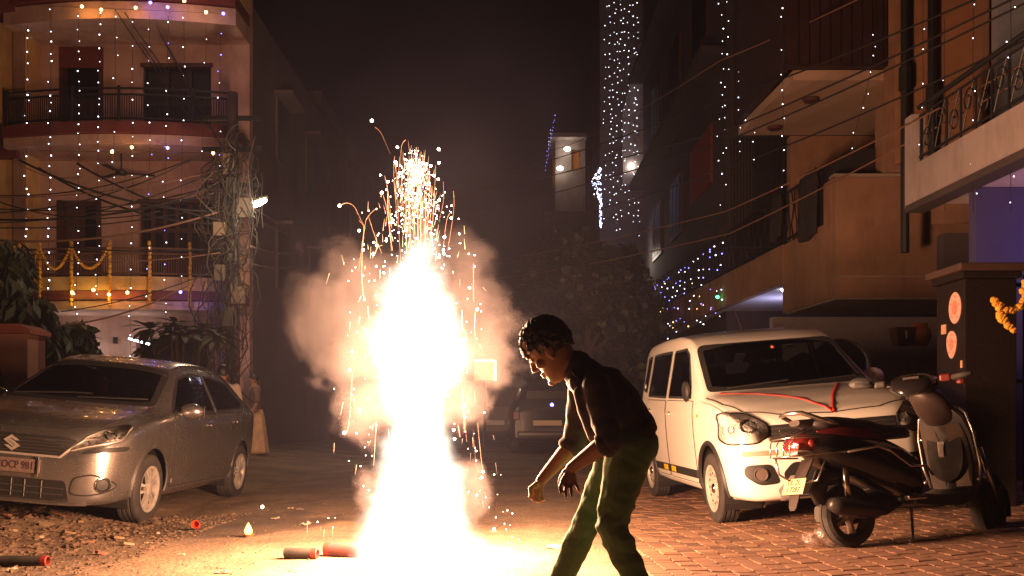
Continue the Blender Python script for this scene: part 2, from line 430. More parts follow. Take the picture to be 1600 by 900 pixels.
def neighbour():
    Y = 19.4; k = Y/1450
    t = thing('house', 'orange yellow plastered house at the left edge of the junction', 'house', (-11.6, Y, .2))
    def put_(b, nm, m, par=t):
        for v in b.bm.verts: v.co -= t.location
        return b.build(nm, m, par)
    x1 = (41-800)*k
    put_(MB().span((-17, Y, 0), (x1, Y+8, CAMH+(645-35)*k)), 'wall', YELW); put_(MB().span((-17.1, Y-.5, CAMH+(645-33)*k), (x1+.02, Y+8, CAMH+(645+40)*k)), 'roof_parapet', REDB)
    put_(MB().span((-17, Y-.25, CAMH+(645-250)*k), (x1-.08, Y-.003, CAMH+(645-238)*k)), 'string_course', REDB); put_(MB().span((x1-.22, Y-.10, 0), (x1-.02, Y-.003, CAMH+(645-36)*k)), 'corner_pilaster', OCHRE)
    # low pink boundary wall with an arched niche
    w = thing('boundary_wall', 'pink plastered gate wall with an arched niche behind the silver hatchback', 'wall', (-7.5, 13.2, ground_z(-7.5)))
    zt = CAMH+(645-522)*13.2/1450-w.location.z
    pw = mat('pink_plaster', (.42, .20, .14), .9, var=.1, bump=.1)
    n = 14; ar = [(-.35-.62*math.cos(math.pi*i/n), zt-.72+.55*math.sin(math.pi*i/n)) for i in range(n+1)]
    xr = (43-800)/1450*13.2+7.5
    b = MB(); b.prism([(-1.6, 0), (-.97, 0)]+ar+[(.27, 0), (xr, 0), (xr, zt), (-1.6, zt)], 0, .30, 'XZ'); b.build('wall_front', pw, w)
    MB().span((-1.6, .302, 0), (xr, .5, zt)).build('niche_back', mat('niche_red', (.22, .07, .045), .9), w)
    b = MB(); b.prism([(-1.7, 0), (xr+.06, 0), (xr+.06, .06), (xr-.1, .14), (-1.7, .14)], -.06, .56, 'XZ')
    for v in b.bm.verts: v.co.z += zt+.003
    b.build('coping', mat('coping_red', (.30, .09, .06), .85), w)
    lamp_ = thing('wall_lamp', 'small warm wall lights glowing behind the pink gate wall', 'lamp', ((75-800)/1450*17.5, 17.5, CAMH+(645-541)/1450*17.5)); 
    for i, dx in enumerate((-.30, -.12, .03, .12)): MB().ico((dx, 0, .02*(i % 2)), (.03, .03, .02), 1).build('bulb', glow('bulb_warm', (1, .78, .5), 14), lamp_)
    MB().box((-.08, .05, -.05), (.6, .04, .05)).build('batten', IRON, lamp_)
neighbour()

# the two rows of houses down the dark street
D = Vector((-.059, 1, 0)).normalized()
def street_x(x0, y0, y): return x0-.059*(y-y0)
def far_house(nm, lab, x0, x1, y0, y1, h, m, face, cat='house', wins=(), par=True):
    """face: +1 street wall on the x1 side, -1 on the x0 side"""
    t = thing(nm, lab, cat, ((x0+x1)/2, y0, ground_z((x0+x1)/2)))
    L = t.location
    def put_(b, n, m_, p=t):
        for v in b.bm.verts: v.co -= L
        return b.build(n, m_, p)
    put_(MB().span((x0, y0, 0), (x1, y1, h)), 'wall', m)
    sx = x1 if face > 0 else x0
    if face == 0: return t, put_
    if par: put_(MB().span((x0-.1, y0-.12, h+.003), (x1+.1, y1, h+.5)), 'parapet', m)
    for (ya, yb, z) in [(y0+.4, y1-.4, 3.3), (y0+.4, y1-.4, 6.5)]:
        if z < h-1: 
            o = put_(MB().span((min(sx, sx+face*1.0)+.003*face, ya, z-.15), (max(sx, sx+face*1.0), yb, z)), 'balcony', m)
            put_(MB().span((sx+face*.93-.04, ya, z+.003), (sx+face*.93+.04, yb, z+.85)), 'balcony_parapet', m)
    n = max(1, int((y1-y0)/3))
    for i in range(n):
        yy = y0+(i+.5)*(y1-y0)/n
        for z in (4.6, 7.8):
            if z < h-.8:
                f = put_(MB().span((sx-.02, yy-.65, z-.75), (sx+face*.05+(.0 if face > 0 else .0), yy+.65, z+.75)) if face > 0 else MB().span((sx-.05, yy-.65, z-.75), (sx+.02, yy+.65, z+.75)), 'window', WOODD)
                put_(MB().span((sx+face*.045-.012, yy-.55, z-.65), (sx+face*.045+.012, yy+.55, z+.65)), 'pane', WIN, f)
    for wx, wz, ww, wh in wins:
        f = put_(MB().span((wx-ww/2, y0-.05, wz-wh/2), (wx+ww/2, y0-.002, wz+wh/2)), 'window', WOODD); put_(MB().span((wx-ww/2+.08, y0-.06, wz-wh/2+.08), (wx+ww/2-.08, y0-.052, wz+wh/2-.08)), 'pane', WIN, f)
    return t, put_
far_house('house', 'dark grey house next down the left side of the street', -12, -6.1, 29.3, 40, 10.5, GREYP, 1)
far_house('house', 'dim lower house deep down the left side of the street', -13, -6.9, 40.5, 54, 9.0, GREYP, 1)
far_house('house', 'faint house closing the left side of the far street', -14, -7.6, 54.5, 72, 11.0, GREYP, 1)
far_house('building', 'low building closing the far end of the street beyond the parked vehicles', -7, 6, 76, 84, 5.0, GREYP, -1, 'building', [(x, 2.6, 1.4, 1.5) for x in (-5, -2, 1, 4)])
def white_house():
    Y = 44.; k = Y/1450
    t, put_ = far_house('house', 'distant pale house with a lit roof room standing above the trees', (850-800)*k, (960-800)*k, Y, Y+9, CAMH+(645-330)*k, GREYP, -1, par=False)
    zb, zt = CAMH+(645-268)*k, CAMH+(645-218)*k
    put_(wall_with_holes((868-800)*k, (915-800)*k, CAMH+(645-329)*k, zt, Y+.2, .2, [((893-800)*k, (908-800)*k, zb+.1, CAMH+(645-232)*k)]), 'roof_room', PINKG)
    put_(MB().span(((860-800)*k, Y-.4, zt+.003), ((916-800)*k, Y+4, zt+.2)), 'roof_slab', PINKG)
    put_(MB().span(((868-800)*k, Y+3, zb), ((915-800)*k, Y+3.2, zt)), 'room_wall', YELW); put_(MB().span(((895-800)*k, Y+.5, zb), ((906-800)*k, Y+.55, zt-.4)), 'curtain', mat('orange_curtain', (.6, .22, .05), .8))
    for px, py, w in ((886, 234, 'upper one under the roof slab'), (875, 264, 'lower one on the balcony wall')):
        o = thing('balcony_lamp', 'white lamp on the distant pale house, %s' % w, 'lamp', ((px-800)*k, Y-.12, CAMH+(645-py)*k))
        MB().ball((0, 0, 0), (.16, .1, .10), 10, 8).build('globe', glow('lamp_white', (1, .85, .65), 14), o); MB().box((0, .1, .0), (.1, .12, .08)).build('bracket', IRON, o)
        lamp('lamp_light', 'POINT', (0, -.35, -.1), 5, (1, .75, .5), o, .1)
    lamp('room_light', 'POINT', ((900-800)*k, Y+1.5, zb+1.0), 9, (1, .5, .2), None, .2).parent = None
    return t
white_house()

def right_far():
    # tall building carrying the curtain of lights, and a dark block in front of it
    Y = 33.; k = Y/1450
    t, put_ = far_house('apartment_building', 'tall dark building behind the curtain of white light strings', 3.12, 11, Y, Y+3, 22, GREYP, -1, 'building')
    put_(MB().prism([((972-800)*k, CAMH+(645-180)*k), ((1000-800)*k, CAMH+(645-70)*k), ((1030-800)*k, CAMH+(645-70)*k), ((1030-800)*k, CAMH+(645-290)*k), ((972-800)*k, CAMH+(645-290)*k)], Y-.25, Y-.01, 'XZ'), 'stair_wall', PINKG)
    # dark house along the street, its far corner cuts the light curtain off
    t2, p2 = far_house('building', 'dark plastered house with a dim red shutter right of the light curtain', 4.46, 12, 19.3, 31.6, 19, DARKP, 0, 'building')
    p2(MB().span((4.40, 20.6, 6.0), (4.457, 23.0, 7.3)), 'red_shutter', mat('shutter_red', (.20, .03, .02), .7))
    for ya, z in ((24.2, 5.6), (27.4, 5.6), (21.0, 9.4), (24.4, 9.4), (27.6, 9.4), (21.0, 13), (24.4, 13)):
        f = p2(MB().span((4.40, ya, z), (4.457, ya+1.7, z+1.6)), 'window', WOODD)
        for q in range(3): p2(MB().span((4.385, ya+.1+q*.52, z+.1), (4.397, ya+.56+q*.52, z+1.5)), 'pane', WIN, f)
    for z in (8.4, 12.0): p2(MB().span((3.95, 19.4, z), (4.457, 31.4, z+.16)), 'ledge', DARKP)
right_far()

def house_b():
    """house with the ochre corner balcony on the right"""
    t = thing('house', 'ochre house with a boxed corner balcony and lit porch ceiling behind the white car', 'house', (6.0, 14, ground_z(6)))
    L = t.location
    def put_(b, n, m_, p=t, **k):
        for v in b.bm.verts: v.co -= L
        return b.build(n, m_, p, **k)
    sx = lambda y: street_x(4.53, 13, y)
    # corner box balcony: bottom, front and street faces, hollow inside
    def along(ya, yb, off0, off1, z0, z1):
        return [(sx(ya)+off0, ya), (sx(yb)+off0, yb), (sx(yb)+off1, yb), (sx(ya)+off1, ya)], z0, z1
    def slab(nm, q, m): b = MB(); b.prism(q[0], q[1], q[2], 'XY'); return put_(b, nm, m)
    slab('box_front', ([(4.53, 13), (4.53, 13.14), (7.2, 13.14), (7.2, 13)], 2.5, 4.18), OCHRE)
    slab('box_side', along(13.142, 15, 0, .14, 2.5, 3.60), OCHRE); slab('box_pier', along(13.142, 13.42, .0, .14, 3.603, 4.18), OCHRE)
    slab('box_floor', ([(4.54, 13.004), (4.43, 15.0), (7.2, 15.0), (7.2, 13.004)], 2.47, 2.497), CONC)
    slab('box_cap', ([(4.50, 12.97), (4.50, 13.18), (7.2, 13.18), (7.2, 12.97)], 4.183, 4.225), CONC)
    slab('box_return', ([(sx(15)+.0, 15.003), (sx(15)+.0, 15.12), (7.2, 15.12), (7.2, 15.003)], 2.5, 3.0), OCHRE)
    put_(MB().span((4.58, 12.985, 2.78), (7.2, 12.998, 2.80)), 'string_line', CONC)
    # long slab with the street parapet
    slab('porch_slab', along(15.125, 24.6, .12, 4.5, 3.0, 3.12), mat('white_ceiling', (.66, .62, .66), .8, var=.04, vscale=.8)); slab('porch_parapet', along(15.125, 24.6, -.0, .115, 2.98, 3.62), OCHRE)
    # railing on the parapet
    r = bpy.data.objects.new('railing', None); C.objects.link(r); r.parent = t
    for z in (3.70, 4.45): put_(MB().tube([(sx(y)+.06, y, z) for y in (13.5, 18, 24.5)], .02, 6), 'rail', IRON, r)
    for i in range(80):
        y = lerp(13.6, 24.4, i/79); z0, z1 = 3.62, 4.45
        a = .05 if i % 2 else -.05
        put_(MB().tube([(sx(y)+.06, y-.05, z0), (sx(y)+.06, y+a, lerp(z0, z1, .33)), (sx(y)+.06, y-a, lerp(z0, z1, .66)), (sx(y)+.06, y+.05, z1)], .011, 4), 'baluster', IRON, r)
    # rear wall of the balconies (with arched doorway) and upper floors
    yb = 15.6
    xw = 4.68
    zc = 5.54
    n = 14
    for a0, a1 in ((xw, 7.5),):
        xc = 6.0; rad = .62; ar = [(xc-rad*math.cos(math.pi*i/n), 4.35+rad*.75*math.sin(math.pi*i/n)) for i in range(n+1)]
        b = MB(); b.prism([(xw, 3.125), (xc-rad, 3.125)]+ar+[(xc+rad, 3.125), (8.2, 3.125), (8.2, 5.535), (xw, 5.535)], yb, yb+.2, 'XZ'); put_(b, 'rear_wall', OCHRE)
        put_(MB().span((xc-rad-.1, yb+.22, 3.125), (xc+rad+.1, yb+.26, 4.9)), 'doorway', WOODD)
        ar2 = [(xc-(rad+.12)*math.cos(math.pi*i/n), 4.35+(rad+.12)*.75*math.sin(math.pi*i/n)) for i in range(n+1)]
        b = MB(); b.prism(ar2+ar[::-1], yb-.05, yb-.003, 'XZ'); put_(b, 'arch_moulding', CONC)
    b = MB(); b.prism([(3.94, 13), (3.80, 15.58), (8.2, 15.58), (8.2, 13)], zc, zc+.14, 'XY'); put_(b, 'upper_slab', mat('cream_ceiling', (.40, .27, .20), .85, var=.08, vscale=1.0))
    for px, py in ((1267, 154), (1211, 198)):
        Y = (zc-CAMH)*1450/(645-py); X = (px-800)/1450*Y
        o = thing('ceiling_light', 'dark round fitting under the cream upper slab, %s' % ('nearer the drainpipes' if px > 1240 else 'nearer the window grille'), 'ceiling light', (X, Y, zc-.004), group='dark ceiling fittings'); MB().lathe([(.001, -.05), (.10, -.045), (.13, -.01), (.13, 0), (.001, 0)], n=18).build('bowl', WOODD, o, autos=40)
    # dark timber clad storey above
    xe = (1380-800)/1450*13.; xd = (1222-800)/1450*13.
    b = MB(); b.span((xd, 12.86, zc+.145), (xe, 13.0, 9.5)); put_(b, 'timber_screen', TIMB)
    for i in range(9): put_(MB().span((xd+.05+i*(xe-xd-.1)/9, 12.83, zc+.16), (xd+.05+(i+.86)*(xe-xd-.1)/9, 12.858, 9.5)), 'plank', TIMB)
    b = MB(); b.prism([(xd, 13.01), (3.70, 15.5), (3.8, 15.5), (xd+.1, 13.01)], zc+.145, 9.5, 'XY'); put_(b, 'timber_side', TIMB)
    put_(MB().span((xe+.004, 12.9, 4.23), (xe+.24, 13.3, 9.5)), 'column', OCHRE)
    # window grille further along the street
    g = bpy.data.objects.new('window_grille', None); C.objects.link(g); g.parent = t
    put_(MB().span((4.5, 19.0, 3.2), (6.0, 19.1, 9)), 'grille_wall', DARKP)
    ya = 16.2; xg0, xg1 = (1142-800)/1450*ya, (1236-800)/1450*ya
    for i in range(20): put_(MB().cyl((lerp(xg0, xg1, i/19), ya, 3.7), (lerp(xg0, xg1, i/19), ya, 5.65), .013, n=5), 'grille_bar', IRON, g)
    for z in (3.75, 4.4, 5.0, 5.65): put_(MB().span((xg0-.02, ya-.012, z), (xg1+.02, ya+.012, z+.03)), 'grille_rail', IRON, g)
    # ground floor: arch and wall under the box
    yg = 15.3; xa = (1312-800)/1450*yg; rr = .52
    ar = [(xa-rr*math.cos(math.pi*i/n), 1.70+rr*.78*math.sin(math.pi*i/n)) for i in range(n+1)]
    b = MB(); b.prism([(4.3, 0), (xa-rr, 0)]+ar+[(xa+rr, 0), (9.5, 0), (9.5, 2.46), (4.3, 2.46)], yg, yg+.2, 'XZ'); put_(b, 'porch_wall', mat('porch_plaster', (.55, .48, .46), .9, var=.1))
    put_(MB().span((xa-rr-.1, yg+.5, 0), (xa+rr+.1, yg+.6, 2.4)), 'porch_door', WOODD)
    put_(MB().span((4.5, 24.7, 0), (9, 24.9, 3)), 'porch_back', PINKG)
    for z in (.45, 2.98): pass
    put_(MB().span((5.9, 12.2, 0), (8.5, 12.45, CAMH+(645-540)/1450*12.2)), 'planter_ledge', DARKP)
    for px, r_, m_ in ((1442, .15, 'terracotta'), (1415, .12, 'dark')):
        o = thing('flower_pot', '%s on the ledge beside the granite pillar' % ('round orange clay pot' if m_ == 'terracotta' else 'square dark pot'), 'pot', ((px-800)/1450*12.2, 12.3, CAMH+(645-540)/1450*12.2+.004))
        if m_ == 'terracotta': MB().lathe([(.001, 0), (.09, .0), (.145, .10), (.14, .20), (.09, .26), (.105, .29), (.095, .30), (.08, .26), (.001, .05)], n=20).build('pot_body', mat('terracotta', (.48, .14, .04), .6), o, autos=50); MB().lathe([(.001, .262), (.082, .264)], n=16).build('soil', DARKP, o)
        else: MB().loft([[(-.10, -.10, 0), (.10, -.10, 0), (.10, .10, 0), (-.10, .10, 0)], [(-.13, -.13, .24), (.13, -.13, .24), (.13, .13, .24), (-.13, .13, .24)]]).build('pot_body', mat('dark_pot', (.10, .035, .02), .6), o); MB().box((0, -.122, .14), (.03, .004, .10)).build('label_strip', PLATEW, o)
    # porch lamps (one of them lit)
    for px, py, lit in ((1218, 466, 1), (1135, 500, 0)):
        if lit: Y = 15.9; X = sx(Y)+.35; z = 2.998
        else: Y = 21.; X = 5.4; z = 2.998
        o = thing('porch_lamp', 'white round lamp glowing under the porch ceiling by the boxed balcony' if lit else 'dark round fitting under the white porch ceiling', 'lamp', (X, Y, z))
        if lit:
            MB().lathe([(.001, -.055), (.06, -.05), (.095, -.02), (.10, 0), (.001, 0)], n=18).build('diffuser', glow('porch_white', (.92, .93, 1), 14), o, smooth=True)
            lamp('lamp_light', 'SPOT', (0, 0, -.10), 1, (.8, .82, 1), o, .06, spot_size=R(60)).data.energy = 1
            lamp('lamp_light', 'POINT', (.3, 1.2, -.45), 18, (.62, .60, 1), o, .12); lamp('lamp_light', 'POINT', (1.0, 4.2, -.6), 20, (.55, .48, 1), o, .12)  # added fill lights under the porch ceiling, away from the lit fitting
        else: MB().lathe([(.001, -.04), (.10, -.035), (.12, 0), (.001, 0)], n=16).build('diffuser', IRON, o, autos=40)
    blkc = mat('black_tarpaulin', (.014, .011, .011), .6, bump=.4, bscale=12, dist=.02)
    o = thing('covered_cooler', 'black covered cooler standing on the boxed balcony beneath the arched doorway', 'cooler', (4.98, 13.5, 3.2))
    n_ = 10; ar = [(-.42+.36*(1-math.cos(R(90)*i/n_)), .95+.52*math.sin(R(90)*i/n_)) for i in range(n_+1)]
    b = MB(); b.prism([(-.42, 0)]+ar+[(.42, 1.47), (.47, 1.40), (.47, 0)], -.22, .35, 'XZ'); b.build('cover', blkc, o)
    for sx_ in (-.3, .35): MB().span((sx_-.03, -.15, -.70), (sx_+.03, .25, -.004)).build('leg', IRON, o)
    for y, w_, h_, lb in ((14.0, .75, .95, 'nearer the boxed corner'), (15.4, .55, .7, 'further along the street')):
        b = MB(); rr = []
        for k in range(9):
            f = k/8; z = 4.47-h_*f if k else 4.49
            rr.append([(sx(y)-.02-.012*f+.02*math.sin(9*u+k*.4), y+w_*(u-.5)*(1+.04*math.sin(k)), z-.05*math.sin(u*3.14)*f) for u in [q/12 for q in range(13)]]+[(sx(y)+.0+.02*math.sin(9*u+k*.4), y+w_*(u-.5)*(1+.04*math.sin(k)), z-.05*math.sin(u*3.14)*f) for u in [q/12 for q in range(12, -1, -1)]])
        b.loft(rr); tag(b.build('hanging_cloth', mat('dark_cloth', (.022, .016, .018), .9), None, smooth=True), 'dark cloth hung over the balcony railing, %s' % lb, 'cloth', 'cloths on the balcony railing')
    return t
house_b()

def house_a():
    """pinkish balcony at the right edge, its back wall and pipes"""
    t = thing('house', 'house at the right edge with a pinkish grey balcony and black scrollwork railing', 'house', (6.5, 10.5, ground_z(6.5)))
    L = t.location
    def put_(b, n, m_, p=t, **k):
        for v in b.bm.verts: v.co -= L
        return b.build(n, m_, p, **k)
    y0 = 10.5; xs = lambda y: 4.5-.0*(y-y0)+.03*(y0-y)
    def strip(ya, yb, o0, o1, z0, z1): b = MB(); b.prism([(xs(ya)+o0, ya), (xs(yb)+o0, yb), (xs(yb)+o1, yb), (xs(ya)+o1, ya)], z0, z1, 'XY'); return b
    put_(strip(10.5, 6.2, 0, .12, 3.22, 3.66), 'balcony_fascia', PINKG); put_(strip(10.5, 6.2, -.05, .16, 3.14, 3.217), 'drip_mould', DARKP)
    put_(strip(10.38, 6.2, .122, 3.0, 3.22, 3.34), 'balcony_floor', mat('lilac_ceiling', (.55, .45, .50), .8))
    put_(MB().span((4.47, 10.38, 3.2), (4.62, 10.56, 4.22)), 'end_post', PINKG); put_(MB().span((4.622, 10.40, 3.345), (7.5, 10.5, 3.66)), 'end_wall', PINKG)
    r = bpy.data.objects.new('railing', None); C.objects.link(r); r.parent = t
    for z, q in ((4.30, .028), (4.20, .014), (3.74, .016)): put_(MB().tube([(xs(y)+.06, y, z) for y in (10.4, 6.2)], q, 8), 'rail', IRON, r)
    for i in range(15):
        y = 10.36-i*.29
        put_(MB().cyl((xs(y)+.06, y, 3.66), (xs(y)+.06, y, 4.21), .013, n=6), 'baluster', IRON, r)
        # scrolls between the bars
        yc = y-.145; sc = []
        for q in range(26):
            a = q/25*2*math.pi*1.35; rad = .115*(1-q/25*.72); sc.append((xs(yc)+.06, yc+rad*math.cos(a+1.57*(i % 2)*2), 3.97+(.06 if i % 2 else -.06)+rad*1.15*math.sin(a)))
        put_(MB().tube(sc, .009, 5), 'scroll', IRON, r)
        put_(MB().tube([(xs(yc)+.06, yc+.12, 3.75), (xs(yc)+.06, yc+.02, 3.95), (xs(yc)+.06, yc-.12, 4.20)], .008, 5), 'scroll', IRON, r)
    # back wall seen above the balcony, pilasters and pipes
    yb = 12.4
    W_ = lambda px: (px-800)/1450*yb
    put_(MB().span((W_(1408), yb, 4.24), (W_(1530), yb+.2, 9.5)), 'back_wall', mat('orange_plaster', (.31, .15, .075), .9, var=.12, vscale=1.5)); put_(MB().span((W_(1531), yb-.45, 3.4), (W_(1760), yb-.3, 9.5)), 'blue_wall', mat('bluish_plaster', (.30, .32, .40), .85, var=.06))
    put_(MB().span((W_(1520), yb-.25, 3.4), (W_(1530.6), yb-.004, 9.5)), 'pilaster', OCHRE); put_(MB().span((W_(1455), yb-.02, 3.4), (W_(1530), yb-.002, 4.6)), 'lower_wall', OCHRE)
    for px in (1408, 1450): put_(MB().cyl((W_(px), yb-.12, 3.0 if px < 1420 else 3.7), (W_(px), yb-.12, 9.5), .055, n=10), 'drainpipe', IRON)
    for px, z in ((1408, 5.3), (1450, 5.05)): put_(MB().cyl((W_(px), yb-.12, z-.15), (W_(px), yb-.12, z+.15), .08, n=10), 'pipe_collar', IRON)
    put_(MB().span((5.4, 11.6, 0), (9, 11.8, 3.13)), 'ground_wall', DARKP)
    put_(MB().span((W_(1545), 9.0, 0), (W_(1545)+.12, 11.5, 3.1)), 'porch_screen', mat('porch_screen', (.12, .07, .06), .8))
    # granite gate pillar with stickers
    g = thing('gate_pillar', 'polished dark granite gate pillar with a moulded cap and oval stickers', 'pillar', (3.66, 7.5, ground_z(3.66)))
    gran = mat('granite', (.009, .007, .007), .22, col2=(.022, .015, .013), vscale=60)
    MB().box((.21, .25, .93), (.42, .50, 1.86), bev=.008).build('shaft', gran, g)
    b = MB(); b.box((.21, .25, 1.89), (.48, .56, .055), bev=.01); b.build('cap_moulding', gran, g); MB().box((.21, .25, 1.95), (.56, .64, .06), bev=.01).build('cap', mat('cap_stone', (.055, .03, .022), .5, var=.2), g)
    pk = mat('sticker_pink', (.62, .30, .24), .5, col2=(.70, .42, .34), vscale=40); 
    for (y, z, ry, rz_) in ((.16, 1.64, .105, .13), (.22, 1.34, .095, .115)):
        pts = [(y+ry*math.cos(a)*(1 if z > 1.5 else .9+.2*math.sin(a)), z+rz_*math.sin(a)) for a in [2*math.pi*q/28 for q in range(28)]]
        o = MB().prism(pts, -.006, -.002, 'YZ').build('sticker', pk, g)
        b = MB(); b.prism([(y+(p-y)*.45, z+(q-z)*.45) for p, q in pts], -.0085, -.0065, 'YZ'); b.build('print', mat('print_red', (.35, .10, .06), .6, col2=(.6, .3, .2), vscale=60), o)
        for q in range(5):
            a = q*1.25+.4; MB().ball((-.008, y+ry*.7*math.cos(a), z+rz_*.7*math.sin(a)), (.002, .014, .010), 6, 5).build('print', MATS['print_red'], o)
    for y, z, w, h in ((.36, 1.48, .085, .08), (.05, 1.17, .03, .06)): MB().span((-.006, y-w/2, z-h/2), (-.002, y+w/2, z+h/2)).build('notice', mat('notice', (.50, .30, .20), .7), g)
    # iron gate and blue lit wall beyond
    ir = thing('iron_gate', 'dark iron gate bars beside the granite pillar before a blue lit wall', 'gate', (4.10, 7.7, ground_z(4.1)))
    for i in range(9): MB().cyl((.04+i*.11, 0, .1), (.04+i*.11, 0, 1.9), .012, n=6).build('bar', IRON, ir)
    for z in (.2, 1.0, 1.8): MB().span((0, -.012, z), (1.0, .012, z+.03)).build('rail', IRON, ir)
    put_(MB().span((4.80, 9.6, 0), (7.5, 9.75, 3.215)), 'blue_lit_wall', mat('blue_light_tint', (.055, .05, .15), .85, var=.1))  # wall colour tinted blue for the lamp light on it
    lm = thing('porch_lamp', 'blue lamp lighting the porch behind the granite gate pillar', 'lamp', (5.6, 9.0, 2.9)); MB().lathe([(.001, -.1), (.06, -.07), (.07, 0), (.001, .01)], n=14).build('bulb', glow('blue_bulb', (.15, .15, 1), 10), lm, smooth=True); MB().lathe([(.03, .0), (.05, .2)], n=10).build('stem', IRON, lm)
    lamp('lamp_light', 'POINT', (0, -.05, -.35), 6, (.16, .14, 1), lm, .1)
    # marigolds hung on the gate
    mg = mat('marigold', (.62, .34, .03)); 
    path = [(1602, 440), (1600, 470), (1588, 485), (1572, 484), (1560, 474), (1551, 466), (1562, 488), (1566, 500), (1573, 503), (1585, 520)]
    b = MB(); q = random.Random(5)
    for p, s in zip(path, path[1:]):
        for j in range(4):
            f = j/4; b.ico(W(lerp(p[0], s[0], f)+q.uniform(-2, 2), lerp(p[1], s[1], f)+q.uniform(-2, 2), 6.9), q.uniform(.022, .036), 1)
    tag(b.build('marigold_garland', mg, None), 'orange marigold garland looped on the gate at the right edge', 'garland')
house_a()
# ------------------------------------------------------------------ the firework fountain, its light, its smoke
FX, FY = -.54, 5.35
FZ = ground_z(FX)
fountain = thing('firework_fountain', 'blazing white firework fountain throwing sparks up from the ground', 'firework', (FX, FY, FZ))
# white-hot plume: light-giving gas whose edge is broken by turbulence
def plume_nodes(nt, out):
    g = NG(nt); P = g.n('ShaderNodeTexCoord').outputs['Object']
    x, y, z = g.sep(P)
    t = g.m('DIVIDE', z, 2.2)
    rad = g.curve(t, [(0, .40), (.06, .37), (.2, .285), (.32, .205), (.42, .20), (.55, .275), (.66, .255), (.76, .175), (.85, .085), (.93, .045), (1, .015)])
    n1 = g.noise(P, 4.6, 4, .62)
    r = g.m('SQRT', g.m('ADD', g.m('MULTIPLY', x, x), g.m('MULTIPLY', y, y)))
    edge = g.m('ADD', rad, g.m('MULTIPLY', g.m('MULTIPLY', g.m('SUBTRACT', n1, .5), g.rng(z, 0, .5, .22, .36)), 1.0))
    d = g.rng(g.m('SUBTRACT', edge, r), -.03, .16)
    d = g.m('MULTIPLY', d, g.rng(z, 2.2, 1.6))
    e = g.n('ShaderNodeEmission'); e.inputs['Color'].default_value = (1, .80, .62, 1)
    g.put(e.inputs['Strength'], g.m('MULTIPLY', d, 20.))
    nt.links.new(e.outputs[0], out.inputs['Volume'])
pm = vol_mat('plume', plume_nodes); pm.cycles.emission_sampling = 'NONE' if hasattr(pm.cycles, 'emission_sampling') else 'NONE'
b = MB(); b.lathe([(.001, 0), (.62, 0), (.6, .2), (.5, .7), (.5, 1.6), (.3, 2.15), (.001, 2.2)], n=20)
plume = b.build('flame_plume', pm, fountain)
# smoke cloud, lit by the fountain's lamp
def smoke_nodes(nt, out):
    g = NG(nt); P = g.n('ShaderNodeTexCoord').outputs['Object']
    n = g.noise(P, 4.0, 4, .62)
    def blob(cx, cy, cz, r):
        v = g.n('ShaderNodeVectorMath', operation='DISTANCE'); nt.links.new(P, v.inputs[0]); v.inputs[1].default_value = (cx, cy, cz)
        return g.m('DIVIDE', v.outputs['Value'], r)
    ds = [blob(*q) for q in ((-.40, .1, 1.52, .36), (-.28, .1, 1.32, .38), (-.56, .1, 1.44, .25), (-.44, .1, 1.30, .24), (-.25, .05, 1.62, .28), (.24, .1, 1.55, .28), (.33, .1, 1.32, .30), (.20, .1, 1.80, .22), (-.28, .05, .95, .24), (.20, .1, 1.0, .22),
                             (-.22, .1, .42, .18), (.24, .1, .45, .20))]
    d = ds[0]
    for q in ds[1:]: d = g.m('MINIMUM', d, q)
    d = g.m('ADD', d, g.m('MULTIPLY', g.m('SUBTRACT', n, .5), 2.0))
    d = g.rng(d, 1.02, .6)
    v = g.n('ShaderNodeVolumePrincipled'); v.inputs['Color'].default_value = (.11, .10, .105, 1); v.inputs['Anisotropy'].default_value = .0
    x, y, z = g.sep(P)
    g.put(v.inputs['Density'], g.m('MULTIPLY', d, g.rng(g.m('ABSOLUTE', x), .15, .5, .6, 2.6)))
    nt.links.new(v.outputs[0], out.inputs['Volume'])
sm = vol_mat('smoke', smoke_nodes); sm.cycles.volume_step_rate = 1.3
b = MB(); b.box((0, .1, 1.1), (2.2, 1.4, 2.16))
b.build('smoke_cloud', sm, fountain)
# thin smoke that has drifted off round the fountain
def drift_nodes(nt, out):
    g = NG(nt); P = g.n('ShaderNodeTexCoord').outputs['Object']
    q = g.n('ShaderNodeVectorMath', operation='MULTIPLY'); nt.links.new(P, q.inputs[0]); q.inputs[1].default_value = (1/3.0, 1/2.4, 1/2.6)
    v = g.n('ShaderNodeVectorMath', operation='LENGTH'); nt.links.new(q.outputs[0], v.inputs[0])
    n = g.noise(P, .9, 4, .6)
    d = g.m('MULTIPLY', g.rng(v.outputs['Value'], 1.0, .1), g.rng(n, .36, .66, .25, 1))
    v = g.n('ShaderNodeVolumePrincipled'); v.inputs['Color'].default_value = (.58, .62, .95, 1)
    g.put(v.inputs['Density'], g.m('MULTIPLY', d, .017))
    nt.links.new(v.outputs[0], out.inputs['Volume'])
b = MB(); b.box((0, 0, 0), (6.0, 4.8, 4.4)); o_ = b.build('drifting_smoke', vol_mat('drift', drift_nodes), fountain); MATS['drift'].cycles.volume_step_rate = 10; o_.location = (-.2, 1.9, 2.25)
WARM = (1, .50, .265)
for h, p, y_ in ((.45, 820, .42), (.9, 1000, .05), (1.45, 480, -.18)):
    lamp('fountain_light', 'POINT', (0, y_, h), p, WARM, fountain, .2)
